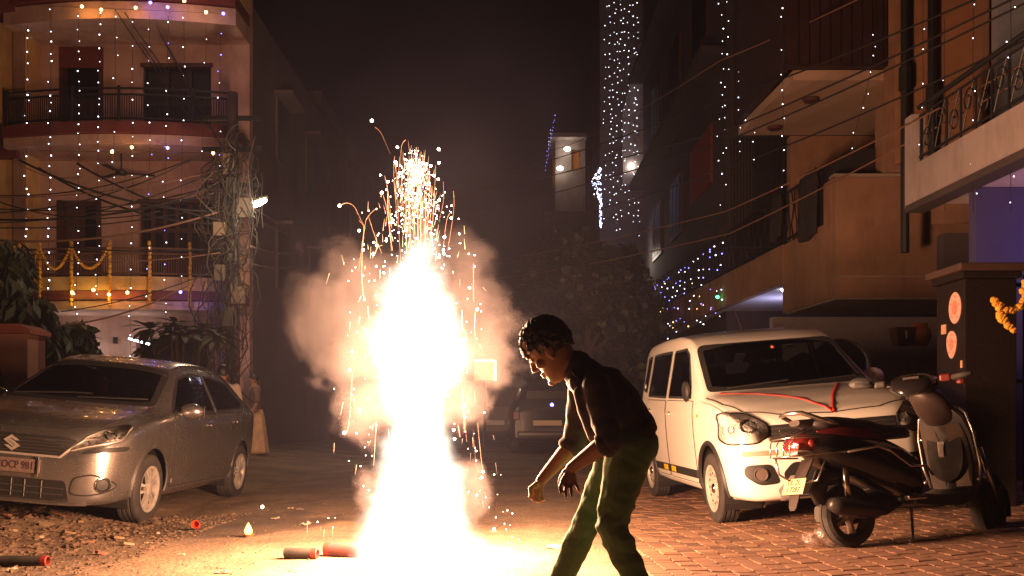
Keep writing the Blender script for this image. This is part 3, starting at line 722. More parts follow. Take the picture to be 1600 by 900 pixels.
# ------------------------------------------------------------------ cars
def crom(P, per=5):
    out = []
    n = len(P)
    for i in range(n-1):
        p0 = P[max(i-1, 0)]; p1 = P[i]; p2 = P[i+1]; p3 = P[min(i+2, n-1)]
        for k in range(per):
            t = k/per
            out.append(tuple(.5*((2*b)+(c-a)*t+(2*a-5*b+4*c-d)*t*t+(3*b-a-3*c+d)*t**3) for a, b, c, d in zip(p0, p1, p2, p3)))
    out.append(P[-1]); return out

def inpoly(p, poly):
    x, y = p; c = False; j = len(poly)-1
    for i in range(len(poly)):
        xi, yi = poly[i]; xj, yj = poly[j]
        if (yi > y) != (yj > y) and x < (xj-xi)*(y-yi)/(yj-yi)+xi: c = not c
        j = i
    return c
def shrink(poly, d):
    """inset a polygon towards its inside by d"""
    n = len(poly); a = sum(poly[i][0]*poly[(i+1) % n][1]-poly[(i+1) % n][0]*poly[i][1] for i in range(n))
    sg = 1 if a > 0 else -1; out = []
    for i in range(n):
        p = Vector(poly[i-1]); q = Vector(poly[i]); r = Vector(poly[(i+1) % n])
        e1 = (q-p).normalized(); e2 = (r-q).normalized()
        n1 = Vector((-e1.y, e1.x))*sg; n2 = Vector((-e2.y, e2.x))*sg
        b = n1+n2
        b = b/max(.4, b.length_squared)*2 if b.length > 1e-6 else n1
        out.append(tuple(q+b*d))
    return out
def roundpoly(poly, r=.03, k=3):
    out = []; n = len(poly)
    for i in range(n):
        p = Vector(poly[i-1]); q = Vector(poly[i]); s = Vector(poly[(i+1) % n])
        a = q+(p-q).normalized()*min(r, (p-q).length*.45); b = q+(s-q).normalized()*min(r, (s-q).length*.45)
        for j in range(k+1):
            t = j/k; out.append(tuple(a*(1-t)**2+q*2*t*(1-t)+b*t*t))
    return out

class Body:
    AX = {'L': ((-1, 0, 0)), 'R': ((1, 0, 0)), 'F': ((0, -1, 0)), 'B': ((0, 1, 0)), 'T': ((0, 0, 1))}
    def __init__(s, st, nst=110):
        """st: F -> (zbot, w, zmid, zshoulder, wroof, zroofedge, ztop)"""
        F0, F1 = st[0][0], st[-1][0]; cols = list(zip(*[q[1:] for q in st]))
        s.rings = []; bm = bmesh.new()
        for i in range(nst+1):
            t = i/nst; t = .5-.5*math.cos(math.pi*t)*(.35)-.5*(1-2*t)*.65
            F = F0+(F1-F0)*t
            zb, w, zm, zs, wr, zr, zt = [spline([(q[0], q[k+1]) for q in st], F) for k in range(7)]
            H = [(0, zb), (.72*w, zb), (.92*w, zb+.025), (.98*w, zb+.10), (w, zm), (.996*w, lerp(zm, zs, .72)), (.972*w, zs), (lerp(.972*w, wr, .5), lerp(zs, zr, .53)), (wr, zr),
                 (.86*wr, lerp(zr, zt, .66)), (.5*wr, lerp(zr, zt, .93)), (0, zt)]
            H = crom(H, 5)
            ring = [(x, -F, z) for x, z in H]+[(-x, -F, z) for x, z in H[-2:0:-1]]
            s.rings.append([bm.verts.new(p) for p in ring])
        n = len(s.rings[0])
        for A, B in zip(s.rings, s.rings[1:]):
            for j in range(n): bm.faces.new((A[j], A[(j+1) % n], B[(j+1) % n], B[j]))
        for ring, rev in ((s.rings[0], 1), (s.rings[-1], 0)):
            c = bm.verts.new(sum((v.co for v in ring), Vector())/n)
            for j in range(n): bm.faces.new((ring[j], ring[(j+1) % n], c))
        bmesh.ops.recalc_face_normals(bm, faces=bm.faces)
        s.bm = bm; s.bvh = BVHTree.FromBMesh(bm)
    def cast(s, u, v, ax):
        if ax in 'LR': o = Vector((5*s.AX[ax][0], u, v))
        elif ax in 'FB': o = Vector((u, 5*s.AX[ax][1], v))
        else: o = Vector((u, v, 5))
        h, nrm, i, d = s.bvh.ray_cast(o, -Vector(s.AX[ax]))
        if h is None:
            h, nrm, i, d = s.bvh.find_nearest(o*.2+Vector((0, u if ax in 'LR' else 0, v))*.8 if ax in 'LR' else Vector((u, -1.5 if ax == 'F' else 1.5, v)))
        if nrm.dot(Vector(s.AX[ax])) < 0: nrm = -nrm
        return h, nrm
    def hole(s, poly, ax, nmin=.12, cond=None):
        d = Vector(s.AX[ax]); kill = []
        for f in s.bm.faces:
            c = f.calc_center_median()
            q = (c.y, c.z) if ax in 'LR' else (c.x, c.z) if ax in 'FB' else (c.x, c.y)
            if f.normal.dot(d) > nmin and (ax not in 'LR' or c.x*d.x > 0) and inpoly(q, poly) and (cond is None or cond(c)): kill.append(f)
        bmesh.ops.delete(s.bm, geom=kill, context='FACES')
    def arch(s, yc, zc, r, xmin=.45):
        kill = [f for f in s.bm.faces if abs(f.calc_center_median().x) > xmin and math.hypot(f.calc_center_median().y-yc, f.calc_center_median().z-zc) < r]
        bmesh.ops.delete(s.bm, geom=kill, context='FACES')
        for v in s.bm.verts:
            if v.is_boundary and abs(v.co.x) > xmin:
                d = Vector((v.co.y-yc, v.co.z-zc))
                if .6*r < d.length < r*1.25: d = d.normalized()*r; v.co.y = yc+d.x; v.co.z = zc+d.y
    def panel(s, poly, ax, off=.004, res=.04, thick=.012, hollow=None):
        """sheet-metal panel laid on the body: polygon seen along an axis"""
        pts = []
        n = len(poly)
        for i in range(n):
            a = Vector(poly[i]); b = Vector(poly[(i+1) % n]); k = max(1, int((b-a).length/res))
            for j in range(k): pts.append(a+(b-a)*j/k)
        nb = len(pts); edges = [(i, (i+1) % nb) for i in range(nb)]
        x0, x1 = min(p.x for p in pts), max(p.x for p in pts); y0, y1 = min(p.y for p in pts), max(p.y for p in pts)
        pl = [tuple(p) for p in pts]; inner = shrink(pl, res*.35)
        y = y0+res*.5
        while y < y1:
            x = x0+res*.5
            while x < x1:
                if inpoly((x, y), inner) and (hollow is None or not inpoly((x, y), hollow)): pts.append(Vector((x, y)))
                x += res
            y += res
        face = [list(range(nb))]
        if hollow:
            h0 = len(pts); hp = [Vector(p) for p in hollow]; pts += hp; edges += [(h0+i, h0+(i+1) % len(hp)) for i in range(len(hp))]
        V, E_, Fc, _, _, _ = delaunay_2d_cdt(pts, edges, [], 1 if not hollow else 1, 1e-5)
        mb = MB(); bm = mb.bm
        vs = []; base = []
        for p in V:
            h, nr = s.cast(p.x, p.y, ax); vs.append(bm.verts.new(h+nr*off)); base.append((h, nr))
        for f in Fc:
            if hollow:
                c = sum((V[i] for i in f), Vector((0, 0)))/len(f)
                if inpoly(c, hollow): continue
            try: bm.faces.new([vs[i] for i in f])
            except ValueError: pass
        ax_ = Vector(s.AX[ax]); bm.normal_update()
        fl = [f for f in bm.faces if f.normal.dot(ax_) < 0]
        if fl: bmesh.ops.reverse_faces(bm, faces=fl)
        be = [e for e in bm.edges if e.is_boundary]
        r = bmesh.ops.extrude_edge_only(bm, edges=be)
        nv = [g for g in r['geom'] if isinstance(g, bmesh.types.BMVert)]
        for v in nv:
            h, nr, i, d = s.bvh.find_nearest(v.co); v.co = v.co-nr*thick if nr.dot(ax_) > 0 else v.co+nr*thick
        return mb
    def line(s, pts, ax, r=.004, off=.001, step=.03, n=6, close=False):
        """thin strip / seam following the body"""
        P = [Vector(p) for p in pts]; out = []
        if close: P = P+[P[0]]
        for a, b in zip(P, P[1:]):
            k = max(1, int((b-a).length/step))
            for j in range(k):
                q = a+(b-a)*j/k; h, nr = s.cast(q.x, q.y, ax); out.append(h+nr*off)
        h, nr = s.cast(P[-1].x, P[-1].y, ax); out.append(h+nr*off)
        return MB().tube(out, r, n)
    def done(s, name, m, parent):
        me = bpy.data.meshes.new(name); s.bm.to_mesh(me); s.bm.free(); me.materials.append(m)
        me.polygons.foreach_set('use_smooth', [True]*len(me.polygons)); me.set_sharp_from_angle(angle=R(50))
        return link(name, me, parent)

def font_mesh(text, size, ext=.002, align='CENTER'):
    cu = bpy.data.curves.new('lettering', 'FONT'); cu.body = text; cu.size = size; cu.extrude = ext; cu.align_x = align; cu.align_y = 'CENTER'; cu.resolution_u = 3
    o = bpy.data.objects.new('lettering', cu); C.objects.link(o)
    bpy.context.view_layer.update()
    me = bpy.data.meshes.new_from_object(o.evaluated_get(bpy.context.evaluated_depsgraph_get()))
    bpy.data.objects.remove(o); return me
def lettering(text, size, m, parent, M, name='lettering', squash=1.):
    me = font_mesh(text, size); me.transform(M @ Matrix.Diagonal((squash, 1, 1, 1))); me.materials.append(m); return link(name, me, parent)

def wheel(parent, x, y, zr, rad, wid, sgn, rimr, kind, rimm):
    w = thing('wheel', None, None, (x, y, zr)); w.parent = parent
    for k in ('label', 'category'):
        if k in w: del w[k]
    h = wid/2; s = sgn
    pr = [(rimr-.012, -h*.86), (rimr+.012, -h*.98), (rad*.86, -h), (rad*.95, -h*.9), (rad*.985, -h*.7)]
    g = []
    for q in (-.66, -.22, .22, .66):
        g += [(rad, h*(q-.13)), (rad, h*(q+.13))]
        if q < .6: g += [(rad-.008, h*(q+.16)), (rad-.008, h*(q+.28))]
    pr = pr+g+[(rad*.985, h*.7), (rad*.95, h*.9), (rad*.86, h), (rimr+.012, h*.98), (rimr-.012, h*.86)]
    b = MB(); b.lathe([(r, z) for r, z in pr], axis='X', n=48)
    # tread blocks: sipes across the shoulders
    b.build('tyre', RUBBER, w, autos=35)
    b = MB(); o = s*h
    b.lathe([(rimr-.008, o*.9), (rimr+.004, o*.99), (rimr-.004, o*1.0), (rimr-.022, o*.9), (rimr-.03, o*.4), (rimr-.03, -o*.9)], axis='X', n=48)
    b.build('rim', rimm, w, autos=40)
    if kind == 'alloy':
        b = MB()
        for k in range(10):
            a = 2*math.pi*k/10+.1; tw = .16*(1 if k % 2 else -1)
            def P(r, da, xx): return Vector((xx, r*math.sin(a+da), r*math.cos(a+da)))
            rr = [(.035, .30, .96), (.10, .10, .98), (rimr-.05, .085, .93), (rimr-.018, .11, .86)]
            f = [[P(r, -d+tw*r/rimr, o*xx), P(r, d+tw*r/rimr, o*xx), P(r, d*.8+tw*r/rimr, o*xx-s*.03), P(r, -d*.8+tw*r/rimr, o*xx-s*.03)] for r, d, xx in rr]
            b.loft(f)
        b.lathe([(.001, o*1.0), (.04, o*1.0), (.055, o*.93), (.055, o*.6)], axis='X', n=20)
        b.build('spokes', rimm, w, autos=35)
    else:
        b = MB()
        b.lathe([(.001, o*.80), (.045, o*.80), (.06, o*.70), (.085, o*.66), (.10, o*.72), (rimr-.055, o*.78), (rimr-.04, o*.70), (rimr-.026, o*.52), (rimr-.026, 0)], axis='X', n=40)
        b.build('wheel_disc', rimm, w, autos=40)
        b = MB()
        for k in range(12):
            a = 2*math.pi*k/12
            M = Matrix.Translation((o*.775, math.sin(a)*(rimr-.066), math.cos(a)*(rimr-.066)))
            b.ball((0, 0, 0), (.006, .011, .011), 8, 6, M=M) if False else b.ball((o*.775, math.sin(a)*(rimr-.066), math.cos(a)*(rimr-.066)), (.004, .012, .012), 8, 6)
        b.build('vent_holes', SEAM, w)
        b = MB(); b.lathe([(.001, o*.93), (.036, o*.92), (.044, o*.8), (.044, o*.7)], axis='X', n=20); b.build('hub_cap', BLACK if rimm is None else CHROME, w, autos=40)
    b = MB(); b.lathe([(.001, o*.25), (rimr-.035, o*.25), (rimr-.035, o*.1), (.001, o*.1)], axis='X', n=28); b.build('brake_disc', mat('brake_iron', (.05, .045, .042), .5, .6), w)
    return w

def liner(B, parent, yc, zc, r, name='arch_liner'):
    for sx in (1, -1):
        b = MB(); ring = []
        for k in range(25):
            a = math.pi*(-.18+1.36*k/24); ring.append((math.cos(a)*r, math.sin(a)*r))
        x0, x1 = .50*sx, .80*sx
        for p, q in zip(ring, ring[1:]):
            b.quad((x0, yc+p[0], zc+p[1]), (x1, yc+p[0], zc+p[1]), (x1, yc+q[0], zc+q[1]), (x0, yc+q[0], zc+q[1]))
        c = (x0, yc, zc)
        for p, q in zip(ring, ring[1:]): b.bm.faces.new([b.bm.verts.new(Vector(v)) for v in (c, (x0, yc+p[0], zc+p[1]), (x0, yc+q[0], zc+q[1]))])
        bmesh.ops.remove_doubles(b.bm, verts=b.bm.verts, dist=1e-4); b.build(name, BLACK, parent)

def car_seat(parent, x, y, z):
    t = MB().box((x, y, z), (.46, .5, .14), bev=.05)
    M = Matrix.Translation((x, y+.27, z+.36)) @ Matrix.Rotation(R(-14), 4, 'X')
    t.box((0, 0, 0), (.44, .13, .62), M=M, bev=.05)
    M = Matrix.Translation((x, y+.37, z+.78)) @ Matrix.Rotation(R(-10), 4, 'X')
    t.box((0, 0, 0), (.25, .09, .16), M=M, bev=.035)
    return t.build('seat', SEATM, parent, autos=50)

def mirror2(poly): return [(-x, y) for x, y in poly][::-1]

# ---------------------------------------------------- silver hatchback on the left verge
def silver_car():
    t = thing('parked_car', 'silver hatchback with alloy wheels parked on the left verge, a driver inside', 'car', (-4.089, 9.58, -.036))
    t.rotation_euler = (0, .088, -.024)
    paint = mat('silver_paint', (.47, .45, .44), .26, .9, coat=.7, var=.05, vscale=3)
    #      F     zb   w    zm   zs   wr   zr    zt
    st = [(-2.0, .42, .55, .60, .78, .42, .84, .86), (-1.93, .32, .74, .60, .90, .60, .95, .99), (-1.75, .27, .825, .60, .99, .62, 1.10, 1.16), (-1.5, .25, .855, .62, 1.02, .60, 1.27, 1.335),
          (-1.0, .22, .87, .62, 1.0, .60, 1.40, 1.46), (-.4, .20, .872, .60, .985, .60, 1.44, 1.505), (0, .20, .872, .60, .975, .60, 1.42, 1.50), (.30, .20, .872, .60, .965, .605, 1.36, 1.445),
          (.62, .20, .872, .60, .955, .66, 1.20, 1.265), (.88, .21, .87, .60, .945, .72, 1.06, 1.115), (1.02, .21, .868, .60, .935, .76, .985, 1.045), (1.3, .21, .866, .58, .90, .76, .945, 1.0), (1.6, .21, .855, .55, .84, .74, .885, .945),
          (1.80, .20, .80, .50, .765, .68, .815, .885), (1.90, .20, .735, .47, .70, .61, .755, .84), (1.96, .21, .655, .46, .645, .53, .70, .79), (2.0, .24, .55, .45, .60, .45, .645, .735)]
    B = Body(st)
    rw = .31
    glassW = roundpoly([(-.71, 1.03), (.71, 1.03), (.585, 1.375), (.30, 1.418), (-.30, 1.418), (-.585, 1.375)], .05)
    sideF = roundpoly([(-.80, .985), (.30, .995), (.30, 1.375), (.02, 1.385), (-.30, 1.325)], .03)
    sideR = roundpoly([(.36, .995), (1.18, 1.03), (1.34, 1.10), (1.05, 1.325), (.36, 1.375)], .03)
    rear = roundpoly([(-.6, 1.06), (.6, 1.06), (.52, 1.30), (-.52, 1.30)], .04)
    panels = []
    panels.append(('windscreen', B.panel(glassW, 'F', .003, .05), GLASS))
    panels.append(('windscreen_frit', B.panel(glassW, 'F', .0045, .05, .008, hollow=shrink(glassW, .045)), BLACK))
    panels.append(('rear_window', B.panel(rear, 'B', .003, .06), GLASS))
    for ax in 'RL':
        for nm, pl in (('side_window', sideF), ('side_window', sideR)):
            panels.append((nm, B.panel(pl, ax, .003, .05), GLASS))
            panels.append(('window_seal', B.panel(pl, ax, .0045, .05, .008, hollow=shrink(pl, .022)), BLACK))
        # doors
        dF = roundpoly([(-.84, .30), (.31, .30), (.33, .975), (-.80, .965)], .04)
        dR = roundpoly([(.345, .30), (.86, .30), (.98, .45), (1.12, .66), (1.22, 1.0), (.36, .985)], .04)
        for pl in (dF, dR):
            panels.append(('door', B.panel(pl, ax, .005, .06, .012), paint))
            x0 = max(p[0] for p in pl)-.20
        for pl in (dF, dR): panels.append(('door_gap', B.line(pl, ax, .0055, .0005, .04, close=True), SEAM))
        panels.append(('side_moulding', B.panel([(-.80, .335), (.93, .345), (.93, .395), (-.80, .375)], ax, .012, .06), paint))
        panels.append(('belt_strip', B.line([(-.84, .975), (.33, .985), (1.22, 1.02)], ax, .008, .004), BLACK))
        panels.append(('sill_trim', B.panel([(-.86, .21), (.86, .21), (.86, .27), (-.86, .27)], ax, .006, .08), paint))
        panels.append(('arch_lip', B.line([(-1.26+.345*math.cos(a), rw+.03+.345*math.sin(a)) for a in [R(-12+8.5*k) for k in range(25)]], ax, .011, .002), paint))
        panels.append(('arch_lip', B.line([(1.26+.345*math.cos(a), rw+.03+.345*math.sin(a)) for a in [R(-12+8.5*k) for k in range(25)]], ax, .011, .002), paint))
        for hx, hz in ((.16, .865), (1.0, .895)):
            h, nr = B.cast(hx, hz, ax)
            panels.append(('door_handle', MB().box(h+nr*.022, (.018, .17, .024), bev=.008), paint))
    for sx in (1, -1):
        f = (lambda P: P) if sx > 0 else mirror2
        hl = roundpoly(f([(.47, .645), (.60, .69), (.72, .72), (.80, .755), (.805, .86), (.77, .87), (.67, .835), (.56, .755)]), .03)
        panels.append(('headlight', B.panel(hl, 'F', .002, .03), REFL))
        panels.append(('headlight_rim', B.line(hl, 'F', .007, .006, close=True), SATIN))
        panels.append(('headlight_lens', B.panel(hl, 'F', .022, .03, .02), LENS))
        for (u, v, r) in ((.715, .785, .05), (.62, .735, .034)):
            h, nr = B.cast(sx*u, v, 'F')
            q = nr.to_track_quat('Z', 'Y').to_matrix()
            panels.append(('projector', MB().lathe([(r, .016), (r*.8, .002), (r*.3, -.004), (.001, -.004)], c=h, n=20, M=q), CHROME))
        slit = f([(.56, .63), (.83, .665), (.835, .705), (.72, .69), (.58, .655)])
        panels.append(('bumper_slit', B.panel(roundpoly(slit, .015), 'F', .004, .03), BLACK))
        fog = roundpoly(f([(.50, .30), (.52, .43), (.66, .47), (.78, .41), (.80, .37), (.74, .32), (.62, .29)]), .04)
        panels.append(('fog_surround', B.panel(fog, 'F', .004, .03), paint))
        panels.append(('fog_gap', B.line(fog, 'F', .007, .002, close=True), SEAM))
        h, nr = B.cast(sx*.725, .385, 'F'); q = nr.to_track_quat('Z', 'Y').to_matrix()
        panels.append(('fog_lamp', MB().lathe([(.062, .012), (.052, .016), (.046, .004), (.001, .007)], c=h, n=20, M=q), BLACK))
        panels.append(('fog_rim', MB().lathe([(.068, .0), (.068, .016), (.06, .018), (.06, .0)], c=h, n=24, M=q), CHROME))
    grille = roundpoly([(-.52, .735), (-.38, .60), (.38, .60), (.52, .735), (.40, .755), (-.40, .755)], .03)
    panels.append(('grille', B.panel(grille, 'F', .004, .04), BLACK))
    for k in range(5):
        z = .622+k*.026; w = .375+k*.03
        panels.append(('grille_bar', B.line([(-w, z), (w, z)], 'F', .0045, .009, .06), mat('grille_grey', (.05, .047, .045), .35)))
    panels.append(('grille_trim', B.line([(-.56, .742), (-.40, .592), (.40, .592), (.56, .742), (.66, .752)], 'F', .011, .008), SATIN))
    low = roundpoly([(-.50, .235), (.50, .235), (.46, .40), (-.46, .40)], .03)
    panels.append(('lower_grille', B.panel(low, 'F', .004, .04), BLACK))
    for z in (.285, .335): panels.append(('lower_bar', B.line([(-.45, z), (.45, z)], 'F', .006, .008, .06), mat('grille_grey', (.05, .047, .045), .35)))
    for x in (-.24, -.12, .02, .13, .27): panels.append(('lower_bar', B.line([(x, .25), (x, .39)], 'F', .005, .008, .06), mat('grille_grey', (.05, .047, .045), .35)))
    panels.append(('splitter', B.line([(-.62, .225), (-.3, .215), (.3, .215), (.62, .225)], 'F', .016, .01), paint))
    # bonnet shut line, cowl, wipers
    panels.append(('bonnet_gap', B.line([(-.74, -1.03), (-.715, -1.5), (-.62, -1.82), (-.40, -1.915), (0, -1.935), (.40, -1.915), (.62, -1.82), (.715, -1.5), (.74, -1.03)], 'T', .0055, .0005), SEAM))
    # holes for the glazing and wheel arches
    B.hole(shrink(glassW, .03), 'F', .12, lambda c: c.z > 1.0)
    B.hole(shrink(rear, .03), 'B', .12)
    for ax in 'RL':
        for pl in (sideF, sideR): B.hole(shrink(pl, .014), ax)
    cast = B.cast
    B.arch(-1.26, rw+.03, .345); B.arch(1.26, rw+.03, .345)
    bd = B.done('body', paint, t)
    for nm, mb, m in panels:
        mb.build(nm, m, t, autos=40)
    liner(B, t, -1.26, rw+.03, .345); liner(B, t, 1.26, rw+.03, .345)
    alloy = mat('alloy_rim', (.62, .57, .52), .34, .55, var=.15, vscale=12)
    for sx in (1, -1):
        for y in (-1.26, 1.26): wheel(t, sx*.765, y, rw, rw, .19, sx, .205, 'alloy', alloy)
        # door mirrors
        m = MB(); m.ball((sx*.955, -.66, 1.02), (.115, .075, .072), 16, 12); m.box((sx*.86, -.66, .985), (.10, .05, .03), bev=.01)
        o = m.build('door_mirror', paint, t, smooth=True)
        MB().box((sx*.96, -.588, 1.02), (.18, .006, .11), bev=.002).build('mirror_glass', CHROME, o)
    # emblem: angular letter emblem on the grille
    S1 = [(-.066, .015), (-.01, .058), (.022, .058), (.058, .032), (.018, .032), (-.008, .012), (.066, -.034), (.066, -.015), (.01, .022)]
    S1 = [(-.07, .012), (.0, .06), (.07, .012), (.045, -.004), (.0, .026), (-.018, .013), (.045, -.03), (.07, -.012)]
    e = MB()
    for q in (([(-.068, .022), (-.006, .064), (.062, .020), (.030, .020), (-.004, .040), (-.026, .024), (.034, -.014), (.008, -.030)]),
              ([(.068, -.022), (.006, -.064), (-.062, -.020), (-.030, -.020), (.004, -.040), (.026, -.024), (-.034, .014), (-.008, .030)])):
        e.prism([(x, z) for x, z in q], -.008, .004, 'XZ')
    h, nr = cast(0, .678, 'F')
    e.build('emblem', SATIN, t, loc=h+Vector((0, -.012, 0)))
    h, nr = cast(0, .50, 'F')
    pl = MB().box((0, 0, 0), (.50, .012, .115), bev=.004).build('number_plate', mat('plate_dusty', (.17, .12, .10), .6, var=.25, vscale=20), t, loc=h+Vector((0, -.016, 0)))
    Mf = Matrix.Translation((0, -.0075, 0)) @ Matrix.Rotation(R(90), 4, 'X')
    lettering('DL7COCP 9817', .088, mat('plate_dark', (.05, .02, .025), .6), pl, Mf, squash=.80)
    MB().box((.235, -.012, 0), (.012, .012, .16)).build('plate_strap', CHROME, pl)
    # wipers, cowl
    m = MB(); m.tube([(-.6, -.985, 1.065), (-.1, -.93, 1.105), (.1, -.92, 1.11)], .008); m.build('wiper', BLACK, t); m = MB(); m.tube([(.0, -1.0, 1.07), (.5, -.93, 1.095), (.62, -.90, 1.10)], .008); m.build('wiper', BLACK, t)
    # cabin
    MB().box((0, .35, .42), (1.5, 2.9, .06)).build('cabin_floor', DARKIN, t)
    MB().box((0, -.72, .86), (1.40, .36, .24), bev=.06).build('dashboard', DARKIN, t)
    for sx in (1, -1): car_seat(t, sx*.37, .12, .58)
    m = MB().box((0, .95, .58), (1.3, .5, .16), bev=.05); m.box((0, 1.25, .86), (1.3, .14, .55), bev=.05); m.build('rear_bench', SEATM, t)
    m = MB(); m.tube([(-.37+.18*math.cos(a), -.38+.06*math.sin(a), .93+.17*math.sin(a)) for a in [2*math.pi*k/20 for k in range(20)]], .014, 6, closed=True); m.build('steering_wheel', DARKIN, t)
    MB().box((0, -.36, 1.335), (.22, .03, .06), bev=.01).build('rear_view_mirror', DARKIN, t)
    MB().box((.2, -.22, 1.415), (.10, .02, .012)).build('windscreen_sticker', PLATEW, t)
    m = MB(); m.box((0, 1.97, .55), (1.1, .02, .12)); m.build('rear_plate_recess', BLACK, t)
    return t

# ---------------------------------------------------- white tall hatchback on the right
def white_car():
    t = thing('parked_car', 'tall boxy white hatchback with red ribbons on its bonnet parked on the brick paving', 'car', (2.394, 8.87, .036))
    t.rotation_euler = (0, -.081, .058)
    paint = mat('white_paint', (.72, .69, .63), .3, 0, coat=.5, var=.03, vscale=2)
    st = [(-1.83, .45, .58, .65, .90, .48, 1.2, 1.24), (-1.79, .34, .70, .65, .98, .60, 1.45, 1.50), (-1.70, .30, .765, .65, 1.02, .62, 1.56, 1.62), (-1.4, .26, .80, .64, 1.04, .635, 1.60, 1.655), (-.8, .22, .81, .63, 1.03, .64, 1.61, 1.668), (-.3, .21, .81, .62, 1.02, .64, 1.60, 1.662),
          (.10, .21, .81, .62, 1.01, .64, 1.56, 1.62), (.36, .21, .81, .62, 1.005, .65, 1.475, 1.535), (.62, .21, .81, .62, 1.0, .685, 1.29, 1.34), (.86, .21, .808, .61, .99, .725, 1.115, 1.155), (1.0, .21, .806, .60, .98, .74, 1.03, 1.075), (1.25, .21, .805, .58, .955, .73, .995, 1.035),
          (1.5, .21, .80, .56, .91, .72, .94, .975), (1.64, .21, .775, .52, .86, .68, .895, .925), (1.74, .21, .725, .50, .80, .61, .85, .885), (1.80, .22, .655, .48, .74, .54, .79, .84), (1.835, .25, .56, .46, .66, .46, .72, .77)]
    B = Body(st)
    rw = .29
    glassW = roundpoly([(-.70, 1.075), (.70, 1.075), (.63, 1.47), (.58, 1.505), (-.58, 1.505), (-.63, 1.47)], .04)
    sideF = roundpoly([(-.67, 1.03), (.20, 1.05), (.20, 1.50), (-.20, 1.50), (-.34, 1.44)], .03)
    sideR = roundpoly([(.30, 1.05), (1.16, 1.08), (1.14, 1.515), (.30, 1.505)], .03)
    quarter = roundpoly([(1.26, 1.12), (1.52, 1.16), (1.46, 1.50), (1.24, 1.51)], .03)
    rear = roundpoly([(-.58, 1.08), (.58, 1.08), (.52, 1.48), (-.52, 1.48)], .04)
    P = []
    P.append(('windscreen', B.panel(glassW, 'F', .003, .05), GLASS)); P.append(('windscreen_frit', B.panel(glassW, 'F', .0045, .05, .008, hollow=shrink(glassW, .045)), BLACK))
    P.append(('rear_window', B.panel(rear, 'B', .003, .06), GLASS))
    for ax in 'LR':
        for pl in (sideF, sideR, quarter):
            P.append(('side_window', B.panel(pl, ax, .003, .05), GLASS)); P.append(('window_seal', B.panel(pl, ax, .0045, .05, .008, hollow=shrink(pl, .022)), BLACK))
        dF = roundpoly([(-.80, .30), (.235, .30), (.255, 1.03), (-.76, 1.01)], .04)
        dR = roundpoly([(.265, .30), (.80, .30), (.90, .45), (1.05, .64), (1.20, 1.05), (.285, 1.03)], .04)
        for pl in (dF, dR):
            P.append(('door', B.panel(pl, ax, .005, .06, .012), paint)); P.append(('door_gap', B.line(pl, ax, .0055, .0005, .04, close=True), SEAM))
        P.append(('side_moulding', B.panel([(-.80, .345), (.83, .345), (.86, .415), (-.80, .415)], ax, .014, .06), BLACK))
        yel = mat('yellow_decal', (.80, .48, .02), .5)
        for a, b_ in ((-.02, .14), (.30, .46)): P.append(('decal', B.panel([(a, .355), (b_, .355), (b_, .405), (a, .405)], ax, .017, .06, .006), yel))
        P.append(('sill_trim', B.panel([(-.86, .215), (.86, .215), (.86, .28), (-.86, .28)], ax, .006, .08), mat('grey_sill', (.32, .29, .27), .5)))
        for yc in (-1.2175, 1.2175):
            P.append(('arch_trim', B.line([(yc+.345*math.cos(a), rw+.03+.345*math.sin(a)) for a in [R(-12+8.5*k) for k in range(25)]], ax, .02, .002), BLACK))
        for hx, hz in ((.10, .90), (1.02, .93)):
            h, nr = B.cast(hx, hz, ax); P.append(('door_handle', MB().box(h+nr*.02, (.018, .16, .022), bev=.008), paint)); P.append(('handle_recess', MB().ball(h, (.006, .055, .035), 12, 8), SEAM))
        h, nr = B.cast(-.93, .885, ax); P.append(('side_repeater', MB().ball(h, (.012, .022, .014), 10, 8), mat('amber_lens', (.75, .25, .03), .25)))
    for sx in (1, -1):
        f = (lambda P_: P_) if sx > 0 else mirror2
        hl = roundpoly(f([(.50, .71), (.60, .66), (.775, .66), (.80, .70), (.79, .895), (.755, .905), (.62, .885), (.50, .80)]), .03)
        P.append(('headlight', B.panel(hl, 'F', .002, .03), REFL)); P.append(('headlight_rim', B.line(hl, 'F', .006, .006, close=True), BLACK)); P.append(('headlight_lens', B.panel(hl, 'F', .02, .03, .018), LENS))
        for (u, v, r) in ((.645, .79, .062), (.745, .775, .03)):
            h, nr = B.cast(sx*u, v, 'F'); q = nr.to_track_quat('Z', 'Y').to_matrix()
            P.append(('reflector_bowl', MB().lathe([(r, .016), (r*.82, .001), (r*.35, -.006), (.001, -.006)], c=h, n=20, M=q), CHROME))
        P.append(('turn_lens', B.panel(f([(.51, .675), (.76, .668), (.76, .715), (.52, .73)]), 'F', .009, .04, .006), mat('clear_lamp', (.75, .70, .62), .2)))
        fog = roundpoly(f([(.44, .35), (.60, .34), (.70, .42), (.69, .50), (.50, .50)]), .04)
        P.append(('fog_surround', B.panel(fog, 'F', .004, .03), BLACK))
        h, nr = B.cast(sx*.585, .425, 'F'); q = nr.to_track_quat('Z', 'Y').to_matrix()
        P.append(('fog_lamp', MB().lathe([(.055, .008), (.048, .014), (.044, .004), (.001, .006)], c=h, n=20, M=q), mat('fog_glass', (.10, .08, .07), .12)))
        P.append(('bumper_cheek', B.panel(f([(.36, .22), (.44, .22), (.47, .30), (.36, .40), (.30, .40)]), 'F', .010, .03), mat('grey_sill', (.32, .29, .27), .5)))
    P.append(('bumper_sticker', B.panel([(-.70, .565), (-.45, .565), (-.45, .605), (-.70, .605)], 'F', .004, .05, .003), mat('faded_sticker', (.42, .27, .20), .6)))
    P.append(('grille', B.panel(roundpoly([(-.50, .66), (.50, .66), (.50, .79), (-.50, .79)], .02), 'F', .004, .04), BLACK))
